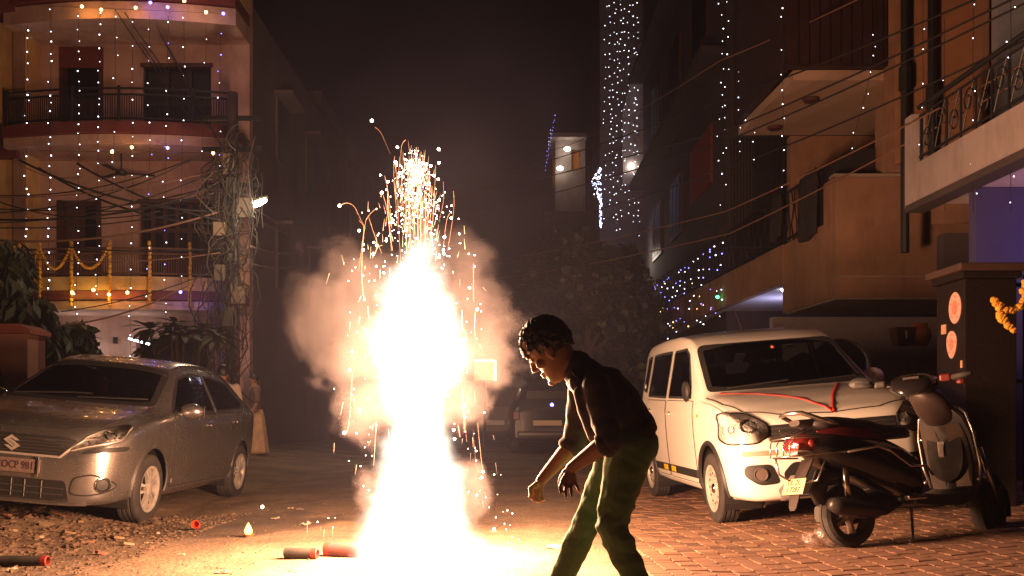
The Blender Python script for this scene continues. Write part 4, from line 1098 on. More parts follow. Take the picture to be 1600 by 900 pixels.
    for z in (.69, .725, .76): P.append(('grille_bar', B.line([(-.48, z), (.48, z)], 'F', .007, .008, .06), mat('grille_grey', (.05, .047, .045), .35)))
    P.append(('lower_grille', B.panel(roundpoly([(-.34, .235), (.34, .235), (.42, .42), (.34, .50), (-.34, .50), (-.42, .42)], .03), 'F', .004, .04), BLACK))
    P.append(('bonnet_gap', B.line([(-.735, -1.02), (-.715, -1.4), (-.63, -1.66), (-.40, -1.76), (0, -1.79), (.40, -1.76), (.63, -1.66), (.715, -1.4), (.735, -1.02)], 'T', .0055, .0005), SEAM))
    # red ribbons laid over the bonnet
    rib = thing('ribbon', 'thin red ribbon tied in a V across the white bonnet', 'ribbon')
    rib.parent = None
    redm = mat('red_ribbon', (.42, .035, .03), .55)
    RB = []
    for pts, wd in (([(-.62, -1.02), (-.38, -1.24), (-.12, -1.50), (.0, -1.72), (.02, -1.79)], .028), ([(.40, -1.02), (.30, -1.22), (.16, -1.48), (.05, -1.72), (.03, -1.79)], .028)):
        m = MB(); prev = None
        k = 28
        for i in range(k+1):
            s_ = i/k*(len(pts)-1); j = min(int(s_), len(pts)-2); q = Vector(pts[j]).lerp(Vector(pts[j+1]), s_-j)
            d = (Vector(pts[j+1])-Vector(pts[j])).normalized(); nn = Vector((-d.y, d.x))
            row = []
            for sd in (-1, 1):
                h, nr = B.cast(q.x+nn.x*wd*sd*.5, q.y+nn.y*wd*sd*.5, 'T'); row.append(h+nr*(.006+.003*math.sin(i*1.3+sd)))
            low_ = [v-Vector((0, 0, .003)) for v in row]
            row = [row[0], row[1], low_[1], low_[0]]
            vs = [m.bm.verts.new(v) for v in row]
            if prev:
                for a in range(4): m.bm.faces.new((prev[a], prev[(a+1) % 4], vs[(a+1) % 4], vs[a]))
            prev = vs
        RB.append(m)
    B.hole(shrink(glassW, .03), 'F', .12, lambda c: c.z > 1.03); B.hole(shrink(rear, .03), 'B', .12)
    for ax in 'LR':
        for pl in (sideF, sideR, quarter): B.hole(shrink(pl, .014), ax)
    B.arch(-1.2175, rw+.03, .345); B.arch(1.2175, rw+.03, .345)
    cast = B.cast
    B.done('body', paint, t)
    for nm, mb, m in P: mb.build(nm, m, t, autos=40)
    rib.location = t.location; rib.rotation_euler = t.rotation_euler
    for m in RB: m.build('ribbon_strand', redm, rib, smooth=True)
    for yc in (-1.2175, 1.2175): liner(B, t, yc, rw+.03, .345)
    steel = mat('steel_rim', (.50, .46, .41), .45, .3, var=.15, vscale=14)
    for sx in (1, -1):
        for y in (-1.2175, 1.2175): wheel(t, sx*.725, y, rw, rw, .165, sx, .19, 'steel', steel)
        m = MB(); m.ball((sx*.90, -.60, 1.10), (.10, .065, .085), 16, 12); m.box((sx*.82, -.60, 1.06), (.10, .05, .03), bev=.01)
        if sx < 0: m.bm.clear(); m.ball((-.79, -.545, 1.10), (.035, .085, .095), 14, 10)
        m.build('door_mirror', BLACK if sx < 0 else paint, t, smooth=True)
    m = MB(); m.tube([(-.55, -1.0, 1.10), (.0, -.94, 1.13)], .008); m.build('wiper', BLACK, t); m = MB(); m.tube([(-.02, -1.0, 1.10), (.60, -.93, 1.125)], .008); m.build('wiper', BLACK, t)
    MB().tube([(-.1, -.12, 1.63), (-.12, .02, 1.85)], [.006, .002], 6).build('antenna', BLACK, t)
    MB().box((0, .3, .42), (1.4, 2.7, .06)).build('cabin_floor', DARKIN, t)
    MB().box((0, -.72, .90), (1.34, .34, .26), bev=.06).build('dashboard', DARKIN, t)
    for sx in (1, -1): car_seat(t, sx*.35, .10, .66)
    m = MB().box((0, .95, .66), (1.2, .5, .16), bev=.05); m.box((0, 1.25, .96), (1.2, .14, .6), bev=.05); m.build('rear_bench', SEATM, t)
    m = MB(); m.tube([(-.35+.18*math.cos(a), -.42+.06*math.sin(a), 1.0+.17*math.sin(a)) for a in [2*math.pi*k/20 for k in range(20)]], .014, 6, closed=True); m.build('steering_wheel', DARKIN, t)
    MB().box((-.02, -.42, 1.46), (.20, .03, .06), bev=.01).build('rear_view_mirror', PLATEW, t)
    # ornament hanging from the mirror
    g = thing('hanging_ornament', 'small red idol with a white garland hanging inside the white car windscreen', 'ornament')
    g.location = t.matrix_basis @ Vector((.04, -.50, 1.36)); g.rotation_euler = t.rotation_euler
    m = MB(); m.ico((0, 0, .03), (.035, .02, .04), 2); m.ico((0, 0, .075), (.02, .018, .022), 2); m.ico((-.03, 0, .04), (.018, .012, .014), 1); m.ico((.03, 0, .04), (.018, .012, .014), 1); m.build('idol', mat('red_idol', (.50, .10, .04), .5), g, smooth=True)
    m = MB(); m.tube([(.028*math.cos(a), -.012, -.035+.05*math.sin(a)) for a in [R(160+220*k/14) for k in range(15)]], .009, 6); m.build('garland', mat('white_flowers', (.75, .72, .66), .7), g)
    MB().tube([(0, 0, .09), (0, .04, .11)], .002, 4).build('cord', BLACK, g)
    return t

SILVER = silver_car(); WHITE = white_car()
# ------------------------------------------------------------------ people
def caps(b, p, q, r0, r1, n=14, sy=1.):
    p = Vector(p); q = Vector(q)
    k = max(2, int((q-p).length/(min(r0, r1)*.8))+1)
    b.tube([p.lerp(q, i/k) for i in range(k+1)], [lerp(r0, r1, i/k) for i in range(k+1)], n)
    b.ball(p, r0, n, 10); b.ball(q, r1, n, 10)
def chain(b, pts, rs, n=14):
    for (p, q), (r, s) in zip(zip(pts, pts[1:]), zip(rs, rs[1:])): caps(b, p, q, r, s, n)
def remesh(mb, voxel, smooth=4, fac=.5, wrinkle=None):
    """union of overlapping shapes -> ONE continuous skin"""
    me = bpy.data.meshes.new('skin'); mb.bm.to_mesh(me); mb.bm.free()
    o = bpy.data.objects.new('skin', me); C.objects.link(o)
    m = o.modifiers.new('r', 'REMESH'); m.mode = 'VOXEL'; m.voxel_size = voxel; m.use_smooth_shade = True
    s = o.modifiers.new('s', 'SMOOTH'); s.iterations = smooth; s.factor = fac
    bpy.context.view_layer.update()
    out = bpy.data.meshes.new_from_object(o.evaluated_get(bpy.context.evaluated_depsgraph_get()))
    bpy.data.objects.remove(o); bpy.data.meshes.remove(me)
    if wrinkle:
        N = [v.normal.copy() for v in out.vertices]
        for v, n in zip(out.vertices, N): v.co += n*wrinkle(v.co)
    out.polygons.foreach_set('use_smooth', [True]*len(out.polygons))
    return out
def put(name, me, m, parent):
    me.name = name; me.materials.clear(); me.materials.append(m); return link(name, me, parent)

def head_shapes(b, M, s=1.):
    """head with brow, nose, lips, chin and ears; local: +x face, z up, origin between the ears"""
    #      z     front  back  half width
    K = [(-.125, .052, -.005, .022), (-.115, .074, -.018, .034), (-.10, .083, -.035, .047), (-.08, .081, -.055, .056), (-.055, .080, -.075, .062), (-.03, .081, -.088, .067),
         (0, .083, -.096, .071), (.02, .086, -.099, .074), (.04, .092, -.101, .076), (.065, .089, -.100, .077), (.09, .078, -.092, .073), (.115, .055, -.075, .060), (.132, .025, -.045, .038), (.138, .0, -.02, .012)]
    rings = []
    for k in range(29):
        z = lerp(-.125, .138, k/28)
        f, bk, w = [spline([(q[0], q[i]) for q in K], z) for i in (1, 2, 3)]
        ring = []
        for j in range(28):
            a = 2*math.pi*j/28; c, sn = math.cos(a), math.sin(a)
            ex = abs(c)**.9*(1 if c > 0 else -1); ey = abs(sn)**.85*(1 if sn > 0 else -1)
            x = lerp(bk, f, .5+.5*ex)
            ring.append(M @ (Vector((x, w*ey, z))*s))
        rings.append(ring)
    b.loft(rings)
    def el(c, r, rot=0): b.ball(M @ (Vector(c)*s), tuple(v*s for v in r), 12, 10, M=M.to_3x3().to_4x4() @ Matrix.Rotation(R(rot), 4, 'Y'))
    def cap(p, q, r0, r1): caps(b, M @ (Vector(p)*s), M @ (Vector(q)*s), r0*s, r1*s, 10)
    cap((.086, 0, .022), (.104, 0, -.022), .008, .0125)          # nose bridge and tip
    el((.096, .011, -.027), (.012, .008, .008)); el((.096, -.011, -.027), (.012, .008, .008))
    el((.083, 0, -.056), (.013, .024, .0065)); el((.082, 0, -.070), (.013, .021, .008))   # lips
    el((.076, 0, -.106), (.017, .022, .016))                         # chin
    for sy in (1, -1):
        el((.083, .032*sy, .034), (.013, .026, .009))                # brow ridge
        el((.076, .034*sy, .012), (.011, .014, .010))                # eyelid over the eye
        el((.055, .052*sy, -.02), (.024, .016, .02))                 # cheekbone
        el((-.008, .077*sy, -.002), (.020, .009, .033), -12); el((-.004, .080*sy, -.028), (.010, .008, .012))  # ear

def hair_shapes(b, M, s, seed, fringe=.03, long=False):
    q = random.Random(seed)
    K = [(0, -.104, .02), (.03, -.11, .03)]
    for i in range(420):                                             # close cropped cap of short hair
        th = q.uniform(0, 2*math.pi); u = q.uniform(-.62, 1); d = Vector((math.cos(th), math.sin(th), 0))*math.sqrt(1-u*u)+Vector((0, 0, u))
        lim = .14 if d.x > .45 else (-.02 if d.x > .05 else -.12-.5*min(1, -min(0, d.x)))
        if d.z < lim: continue
        r = q.uniform(.009, .0125)
        p = Vector((-.006+d.x*.103, d.y*.083, .036+d.z*.106)); e = p+Vector((d.x*.002, d.y*.005, -.012+d.z*.014))+Vector((q.uniform(-.004, .006), q.uniform(-.005, .005), 0))
        caps(b, M @ (p*s), M @ (e*s), r*s, .006*s, 6)
    b.ball(M @ (Vector((-.018, 0, .045))*s), (.099*s, .0855*s, .1065*s), 20, 16, M=M.to_3x3().to_4x4())
    for i in range(14):                                              # loose locks over the brow and crown
        y = q.uniform(-.06, .06); x = q.uniform(.02, .092)
        z = .045+math.sqrt(max(0, 1-(x/.1)**2-(y/.085)**2))*.1
        a = Vector((x, y, z)); e = a+Vector((q.uniform(.004, .016), q.uniform(-.010, .010), q.uniform(.002, fringe*.6)))
        caps(b, M @ (a*s), M @ (e*s), .008*s, .0035*s, 6)

SKIN = mat('skin', (.30, .155, .095), .5, var=.08, vscale=10)
HAIRM = mat('dark_hair', (.012, .009, .008), .45, bump=.8, bscale=120, dist=.006)
TROUS = mat('olive_trousers', (.085, .165, .065), .85, var=.18, vscale=14, bump=.25, bscale=160, dist=.003)
SHIRT = mat('dark_checked_shirt', (.030, .024, .024), .8, var=.3, vscale=30, bump=.3, bscale=140, dist=.003)

def man():
    YM = 3.75
    P = lambda x, y, dy=0: W(x, y, YM+dy)
    root = P(985, 690); root.z = ground_z(root.x)
    t = thing('person', 'young man in dark shirt and olive trousers bending forward beside the fountain of sparks', 'person', root)
    inv = Matrix.Translation(-root)
    # joints
    hipL, hipR = P(985, 697, -.07), P(972, 692, .09)
    kneeL, kneeR = P(955, 822, -.10), P(921, 806, .12)
    ankL, ankR = P(1012, 945, -.06), P(866, 930, .17)
    neck0, neck1 = P(912, 590, .0), P(884, 562, .0)
    shL, shR = P(932, 604, -.15), P(912, 596, .15)
    elL, elR = P(953, 688, -.21), P(897, 692, .20)
    wrL, wrR = P(893, 731, -.14), P(846, 750, .16)
    # head: face looks left and down
    hc = P(860, 548)
    fdir = Vector((-.76, .22, -.60)).normalized(); up = Vector((-.58, .0, .80)); side = up.cross(fdir).normalized(); up = fdir.cross(side)
    HM = Matrix.Translation(hc) @ Matrix((fdir, side, up)).transposed().to_4x4()
    S = .98
    b = MB()
    head_shapes(b, HM, S)
    chain(b, [neck0, neck0.lerp(neck1, .5)+Vector((0, 0, .0)), neck1+Vector((-.005, 0, .0))], [.062, .056, .054])
    chain(b, [neck0, P(940, 615), P(985, 680)], [.075, .085, .085]); caps(b, shL, shR, .05, .05)
    for sh, el, wr in ((shL, elL, wrL), (shR, elR, wrR)):
        chain(b, [sh, sh.lerp(el, .5), el, el.lerp(wr, .3), wr], [.048, .044, .038, .037, .0235])
    for h, k, a in ((hipL, kneeL, ankL), (hipR, kneeR, ankR)):
        chain(b, [h, k, k.lerp(a, .35), a], [.075, .05, .05, .035])
        toe = a+Vector((-.13, -.01, -.05)); toe.z = max(toe.z, .0)
        caps(b, a+Vector((.02, 0, -.035)), toe, .035, .028)
    # hands: palm, four unequal bent fingers, thumb
    def hand(wr, kn, tips, mids, thumb, pw):
        c = sum(kn, Vector())/4
        for k in kn: caps(b, wr+(c-wr)*.12, k, .0155, .0105, 10)
        for i, k in enumerate(kn):
            chain(b, [k, mids[i], tips[i]], [.0080, .0071, .0060], 10)
        chain(b, thumb, [.014, .0105, .008], 10)
    d = -.14
    hand(wrL, [P(879, 751, d-.01), P(885, 755, d-.015), P(892, 756, d-.01), P(898, 753, d)],
         [P(876, 769, d-.045), P(884, 775, d-.05), P(893, 775, d-.045), P(904, 766, d-.03)],
         [P(875, 760, d-.03), P(883.5, 766, d-.035), P(892.5, 766, d-.03), P(902, 760, d-.015)],
         [P(884, 737, d+.01), P(876, 748, d+.035), P(874, 759, d+.035)], .07)
    d = .16
    hand(wrR, [P(829, 766, d-.01), P(834, 771, d-.015), P(840, 773, d-.01), P(846, 772, d)],
         [P(834, 782, d+.025), P(839, 785, d+.02), P(845, 785, d+.02), P(850, 781, d+.025)],
         [P(828, 777, d-.005), P(834, 781, d-.01), P(841, 783, d-.005), P(848, 780, d)],
         [P(838, 757, d-.02), P(829, 763, d-.045), P(829, 773, d-.045)], .07)
    me = remesh(b, .0042, 2, .45); me.transform(inv)
    put('body', me, SKIN, t)
    # hair
    b = MB(); hair_shapes(b, HM, S*1.0, 4, .03)
    me = remesh(b, .0042, 2, .5, lambda p: .0035*noise.noise(p*70)+.0028*noise.noise(Vector((p.x*190, p.y*190, p.z*90)))); me.transform(inv); put('hair', me, HAIRM, t)
    # shirt: torso, collar, sleeves to the elbow
    b = MB()
    sp = [P(918, 592), P(940, 606), P(962, 632), P(980, 660), P(990, 684)]
    for i, (p, w, dpt) in enumerate(zip(sp, (.15, .185, .175, .165, .165), (.085, .118, .125, .118, .112))):
        pass
    rings = []
    for k in range(17):
        s_ = k/16*4; j = min(3, int(s_)); f = s_-j
        c = sp[j].lerp(sp[j+1], f); wd = lerp((.12, .165, .155, .145, .15)[j], (.12, .165, .155, .145, .15)[j+1], f); dp = lerp((.064, .098, .102, .098, .10)[j], (.064, .098, .102, .098, .10)[j+1], f)
        ax_ = (sp[min(4, j+1)]-sp[max(0, j-1 if f < .5 else j)]).normalized(); n_ = Vector((ax_.z, 0, -ax_.x)).normalized()
        rings.append([c+n_*dp*math.cos(a)+Vector((0, 1, 0))*wd*math.sin(a) for a in [2*math.pi*q/24 for q in range(24)]])
    b.loft(rings)
    for sh, el, wr, f in ((shL, elL, wrL, .12), (shR, elR, wrR, .10)):
        chain(b, [sh, sh.lerp(el, .5), el, el.lerp(wr, f)], [.060, .055, .050, .046])
    chain(b, [neck0+Vector((.03, 0, -.02)), neck0.lerp(neck1, .55)+Vector((.012, 0, 0))], [.085, .068])
    caps(b, P(996, 676, -.08), P(996, 676, .08), .072, .072)
    # open front hanging down away from the chest
    for yy in (-.11, .12):
        chain(b, [P(908, 612, yy), P(916, 640, yy), P(926, 668, yy), P(935, 690, yy*.9)], [.03, .034, .034, .028])
    caps(b, P(905, 600, -.06), P(905, 600, .08), .04, .04)
    def wr1(p): return .006*noise.noise(Vector((p.x*9, p.y*9, p.z*16)))+.004*noise.noise(p*28)+.004*math.sin(p.z*60+p.x*35+4*noise.noise(p*6))*max(0, noise.noise(p*5))
    me = remesh(b, .007, 3, .5, wr1); me.transform(inv); put('shirt', me, SHIRT, t)
    # collar edge and placket that catch the light, and a sleeve roll
    b = MB()
    b.tube([P(893, 578, -.06), P(903, 590, -.095), P(908, 606, -.10), P(913, 630, -.115)], [.006, .007, .006, .004], 6)
    me = bpy.data.meshes.new('c'); b.bm.to_mesh(me); me.transform(inv); put('collar', me, SHIRT, t)
    for el, wr, f in ((elL, wrL, .14), (elR, wrR, .12)):
        b = MB(); q = el.lerp(wr, f); dd = (wr-el).normalized()
        b.tube([q-dd*.02, q-dd*.012, q+dd*.012, q+dd*.02], [.042, .052, .052, .042], 18); me = remesh(b, .006, 2, .5, wr1); me.transform(inv); put('sleeve_roll', me, SHIRT, t)
    # trousers
    b = MB()
    caps(b, P(997, 695, -.055), P(997, 695, .065), .084, .084); caps(b, P(985, 684, -.055), P(985, 684, .065), .088, .088)
    caps(b, P(962, 690, -.05), P(962, 690, .09), .062, .062)
    for h, k, a, sgn in ((hipL, kneeL, ankL, 1), (hipR, kneeR, ankR, 0)):
        chain(b, [h, h.lerp(k, .35), h.lerp(k, .7), k, k.lerp(a, .3), k.lerp(a, .65), a], [.100, .086, .072, .061, .060, .054, .050] if sgn else [.090, .076, .067, .060, .060, .055, .053])
    kl, kr = kneeL, kneeR
    def wr2(p):
        kd = min((p-kl).length, (p-kr).length); g_ = math.exp(-(kd/.14)**2)+.35
        return g_*(.0035*math.sin(p.z*78+p.x*45+9*noise.noise(p*7))*(.2+noise.noise(p*6))+.010*noise.noise(Vector((p.x*14, p.y*14, p.z*22)))+.004*noise.noise(p*40))
    me = remesh(b, .0065, 3, .5, wr2); me.transform(inv); put('trousers', me, TROUS, t)
    # belt buckle
    MB().box((0, 0, 0), (.035, .05, .03), bev=.006).build('buckle', CHROME, t, loc=P(949, 706, -.02)-root)
    b = MB()
    for p in (ankL, ankR):
        gz = ground_z(p.x)
        for q in range(1):
            c = Vector((p.x-.05, p.y-.005, gz+.035)); 
            b = MB(); chain(b, [Vector((p.x+.03, p.y, gz+.045)), Vector((p.x-.06, p.y, gz+.04)), Vector((p.x-.17, p.y-.01, gz+.032))], [.045, .042, .032])
            caps(b, Vector((p.x+.01, p.y, gz+.05)), Vector((p.x, p.y, gz+.10)), .045, .042)
            me = remesh(b, .008, 3); me.transform(inv); put('shoe', me, BLACK, t)
    return t
MAN = man()

def bystander(x, y, rz, H, label, shirtc, lowc, skirt=False, name_hair=True, seed=1):
    """standing person seen from behind / aside; local +x is where they face"""
    t = thing('person', label, 'person', (x, y, ground_z(x)), rz)
    s = H/1.7; V = lambda a, b_, c: Vector((a, b_, c))*s
    b = MB(); HM = Matrix.Translation(V(.02, 0, 1.565)); head_shapes(b, HM, s*.97)
    chain(b, [V(-.01, 0, 1.36), V(0, 0, 1.50)], [.062*s, .052*s]); chain(b, [V(0, 0, .95), V(0, 0, 1.15), V(-.01, 0, 1.36)], [.13*s, .12*s, .12*s])
    for sy in (1, -1):
        chain(b, [V(-.01, .19*sy, 1.36), V(-.03, .235*sy, 1.10), V(.06, .235*sy, .88)], [.05*s, .042*s, .028*s])
        for f in range(4): chain(b, [V(.06, .225*sy, .87), V(.075+.008*f, (.25-.017*f)*sy, .80), V(.085+.012*f, (.248-.017*f)*sy, .725+.006*abs(f-1))], [.02*s, .011*s, .008*s], 8)
        chain(b, [V(.07, .215*sy, .85), V(.105, .205*sy, .80), V(.12, .21*sy, .765)], [.014*s, .011*s, .008*s], 8)
        chain(b, [V(0, .09*sy, .93), V(.01, .095*sy, .50), V(-.01, .10*sy, .08)], [.09*s, .058*s, .04*s]); caps(b, V(-.03, .1*sy, .04), V(.15, .115*sy, .03), .04*s, .03*s)
    put('body', remesh(b, .010, 2), SKIN, t)
    b = MB(); hair_shapes(b, HM, s*.97, seed)
    if skirt: caps(b, V(-.10, 0, 1.53), V(-.13, 0, 1.25), .05*s, .03*s)
    put('hair', remesh(b, .010, 1), HAIRM, t)
    wr = lambda p: .008*noise.noise(p*12)
    b = MB(); rings = []
    for z, w, d in ((.86, .185, .125), (1.0, .17, .12), (1.15, .18, .125), (1.30, .205, .125), (1.40, .16, .09), (1.44, .075, .065)):
        rings.append([V(d*math.cos(a)-.005, w*math.sin(a), z) for a in [2*math.pi*k/20 for k in range(20)]])
    b.loft(rings)
    for sy in (1, -1): chain(b, [V(-.01, .19*sy, 1.36), V(-.03, .235*sy, 1.12)], [.068*s, .06*s])
    put('shirt', remesh(b, .012, 3, .5, wr), mat('cloth_%s' % seed, shirtc, .85, var=.2), t)
    b = MB()
    if skirt:
        rings = []
        for z, w in ((.95, .16), (.8, .20), (.5, .24), (.1, .29), (.04, .295)):
            rings.append([V(math.cos(a)*w*(1+.05*math.sin(9*a)*(1-z)), math.sin(a)*w*(1+.05*math.sin(9*a)*(1-z)), z) for a in [2*math.pi*k/54 for k in range(54)]])
        b.loft(rings); me = bpy.data.meshes.new('s'); b.bm.to_mesh(me); b.bm.free(); me.polygons.foreach_set('use_smooth', [True]*len(me.polygons))
        put('skirt', me, mat('skirt_%s' % seed, lowc, .85, var=.25), t)
    else:
        for sy in (1, -1): chain(b, [V(0, .09*sy, .92), V(.01, .095*sy, .50), V(-.01, .10*sy, .07)], [.105*s, .078*s, .062*s])
        put('trousers', remesh(b, .012, 2, .5, wr), mat('legs_%s' % seed, lowc, .85), t)
    return t
bystander(-4.02, 12.9, R(110), 1.58, 'bystander in a pale shirt standing behind the rear of the silver hatchback', (.42, .34, .30), (.05, .05, .06), seed=2)
bystander(-5.05, 18.2, R(200), 1.60, 'woman in a long pale skirt standing by the utility pole up the street', (.16, .10, .08), (.55, .36, .22), True, seed=3)

def driver(parent_car):
    t = thing('person', 'driver in a pale shirt sitting inside the silver hatchback behind its windscreen', 'person')
    t.location = parent_car.location; t.rotation_euler = parent_car.rotation_euler
    X0 = -.37; V = lambda a, b_, c: Vector((X0+b_, -a, c))    # a = forward
    b = MB(); HM = Matrix.Translation(V(-.26, 0, 1.235)) @ Matrix.Rotation(R(-90), 4, 'Z'); head_shapes(b, HM, .92)
    chain(b, [V(-.27, 0, 1.02), V(-.27, 0, 1.18)], [.06, .052]); chain(b, [V(-.14, 0, .70), V(-.27, 0, 1.0)], [.14, .13])
    for sy in (1, -1):
        chain(b, [V(-.27, .19*sy, 1.0), V(-.05, .24*sy, .84), V(.30, .15*sy, .98)], [.05, .042, .028])
        for f in range(4): chain(b, [V(.30, .145*sy, .98), V(.36, (.165-.014*f)*sy, 1.0-.01*f), V(.385, (.16-.014*f)*sy, .975-.012*f)], [.018, .01, .008], 8)
        chain(b, [V(.31, .13*sy, .985), V(.345, .115*sy, .99), V(.36, .118*sy, .97)], [.013, .010, .008], 8)
        chain(b, [V(-.12, .10*sy, .70), V(.28, .12*sy, .68), V(.48, .12*sy, .48)], [.08, .062, .04])
    put('body', remesh(b, .010, 2), SKIN, t)
    b = MB(); hair_shapes(b, HM, .92, 8); put('hair', remesh(b, .010, 1), HAIRM, t)
    b = MB(); chain(b, [V(-.14, 0, .72), V(-.24, 0, .90), V(-.27, 0, 1.02)], [.165, .165, .11])
    for sy in (1, -1): chain(b, [V(-.27, .18*sy, 1.0), V(-.07, .24*sy, .85)], [.075, .062])
    put('shirt', remesh(b, .012, 3, .5, lambda p: .006*noise.noise(p*12)), mat('pale_shirt', (.55, .50, .34), .8, var=.1), t)
driver(SILVER)
# ------------------------------------------------------------------ scooter leaning on its side stand
def scooter():
    t = thing('scooter', 'black scooter with chrome guards and yellow rear plate parked before the white car', 'scooter', (2.16, 5.93, ground_z(2.16)+.004), R(22))
    t.rotation_euler = (R(-7), 0, R(22))
    blk = mat('scooter_black', (.012, .010, .010), .22, coat=.6, var=.2)
    brn = mat('scooter_inner', (.032, .021, .018), .45, .1, var=.15)
    redp = mat('scooter_red', (.12, .015, .014), .35, coat=.4)
    pl = mat('scooter_plastic', (.028, .024, .023), .6, var=.2, vscale=20)
    steel = mat('guard_steel', (.62, .58, .54), .22, .95)
    def sec(cx, cz, hw, hh, p=.75, n=22):
        out = []
        for k in range(n):
            a = 2*math.pi*k/n; c, s = math.cos(a), math.sin(a)
            out.append((cx, hw*abs(c)**p*(1 if c > 0 else -1), cz+hh*abs(s)**p*(1 if s > 0 else -1)))
        return out
    def shell(name, keys, m, k=26, parent=t, p=.75):
        rr = []
        x0, x1 = keys[0][0], keys[-1][0]
        for i in range(k+1):
            x = lerp(x0, x1, i/k); rr.append(sec(x, *[spline([(q[0], q[j]) for q in keys], x) for j in (1, 2, 3)], p))
        return MB().loft(rr).build(name, m, parent, autos=50)
    shell('rear_body', [(-.36, .70, .035, .03), (-.30, .68, .09, .075), (-.15, .63, .15, .12), (.08, .58, .175, .15), (.30, .52, .165, .17), (.46, .46, .14, .17), (.54, .42, .12, .13)], blk)
    s = shell('seat', [(-.27, .79, .07, .02), (-.20, .79, .12, .045), (0, .775, .135, .055), (.14, .765, .13, .05), (.28, .735, .13, .05), (.44, .735, .11, .045), (.53, .72, .06, .025)], mat('seat_vinyl', (.028, .022, .022), .5, bump=.2, bscale=220, dist=.002), p=.6)
    for sy in (1, -1):
        MB().loft([[(x, sy*(w+.004), z-h), (x, sy*(w-.03), z-h), (x, sy*(w-.035), z+h), (x, sy*(w+.001), z+h)] for x, w, z, h in ((-.26, .09, .735, .008), (-.12, .150, .735, .026), (.06, .155, .715, .030), (.22, .14, .690, .012))]).build('red_strip', redp, t, autos=40)
        MB().tube([(-.12, sy*.19, .60), (.10, sy*.212, .63), (.20, sy*.212, .60), (.36, sy*.205, .50), (.52, sy*.18, .50), (.60, sy*.15, .44)], .008, 8).build('side_guard', steel, t, smooth=True)
        MB().loft([[(x, sy*(w+.002), z-h), (x, sy*(w-.03), z-h), (x, sy*(w-.03), z+h), (x, sy*(w+.003), z+h)] for x, w, z, h in ((.18, .172, .62, .012), (.34, .172, .575, .028), (.50, .14, .52, .016))]).build('side_flash', brn, t, autos=40)
        MB().box((.42, sy*.165, .30), (.16, .05, .03), bev=.01).build('pillion_peg', steel, t)
    # wheels
    rim = mat('scooter_rim', (.12, .10, .09), .4, .7)
    def whl(x, steer=None, par=t):
        w = thing('wheel', None, None, (x, 0, .205)); w.parent = par
        for k in ('label', 'category'):
            if k in w: del w[k]
        n = 40
        b = MB(); pr = [(.125, -.032), (.14, -.046), (.175, -.05), (.196, -.036), (.205, -.012), (.205, -.004), (.199, -.003), (.199, .003), (.205, .004), (.205, .012), (.196, .036), (.175, .05), (.14, .046), (.125, .032)]
        b.lathe(pr, axis='Y', n=n); b.build('tyre', RUBBER, w, autos=35)
        b = MB(); b.lathe([(.135, -.034), (.127, -.034), (.118, -.02), (.118, .02), (.127, .034), (.135, .034)], axis='Y', n=n)
        b.build('rim', rim, w, autos=40)
        b = MB()
        for k in range(5):
            a = 2*math.pi*k/5+.4
            b.loft([[(r*math.sin(a+d), yy, r*math.cos(a+d)) for d, yy in ((-h/r, -.022), (h/r, -.022), (h/r, .022), (-h/r, .022))] for r, h in ((.03, .016), (.07, .011), (.122, .017))])
        b.lathe([(.001, -.04), (.034, -.04), (.038, -.03), (.038, .03), (.034, .04), (.001, .04)], axis='Y', n=18); b.build('spokes', mat('spoke_alloy', (.50, .42, .36), .3, .85), w, autos=35)
        return w
    whl(0)
    # front end turns with the handlebar
    st = R(34)
    f = bpy.data.objects.new('steering', None); C.objects.link(f); f.parent = t; f.location = (1.17, 0, 0); f.rotation_euler = (0, 0, R(18))
    b = MB(); b.lathe([(.125, -.032), (.14, -.046), (.175, -.05), (.196, -.036), (.205, -.012), (.205, .012), (.196, .036), (.175, .05), (.14, .046), (.125, .032)], c=(.10, 0, .205), axis='Y', n=36); b.build('front_tyre', RUBBER, f, autos=35)
    b = MB(); b.lathe([(.127, -.03), (.04, -.025), (.001, -.03)], c=(.10, 0, .205), axis='Y', n=24); b.lathe([(.127, .03), (.04, .025), (.001, .03)], c=(.10, 0, .205), axis='Y', n=24); b.build('front_rim', rim, f, autos=40)
    rr = []
    for k in range(15):
        a = R(-32+k*12.5); c = Vector((.10+.235*math.sin(-a+R(75)), 0, .205+.235*math.cos(-a+R(75)) ))
        o = Vector((math.sin(-a+R(75)), 0, math.cos(-a+R(75))))
        rr.append([c+o*.02*1+Vector((0, 0, 0)), c+Vector((0, .06, 0))-o*.005, c+Vector((0, .075, 0))-o*.05, c+Vector((0, .068, 0))-o*.05, c+Vector((0, .053, 0))-o*.012, c+Vector((0, -.053, 0))-o*.012, c+Vector((0, -.068, 0))-o*.05, c+Vector((0, -.075, 0))-o*.05, c+Vector((0, -.06, 0))-o*.005])
    MB().loft(rr).build('front_mudguard', blk, f, autos=40)
    MB().ball((.28, -.03, .36), (.02, .014, .03), 10, 8).build('reflector', mat('amber_lens', (.75, .25, .03), .25), f)
    for sy in (1, -1): MB().tube([(.10, sy*.075, .205), (.0, sy*.07, .42), (-.05, sy*.05, .62)], .016, 8).build('fork', steel, f, smooth=True)
    # floorboard, leg shield, front apron
    MB().loft([[(x, -w, z), (x, w, z), (x, w*.98, z-.07), (x, -w*.98, z-.07)] for x, w, z in ((.44, .15, .33), (.60, .19, .31), (.80, .20, .31), (.95, .17, .36))]).build('floorboard', pl, t, autos=40)
    rr = []
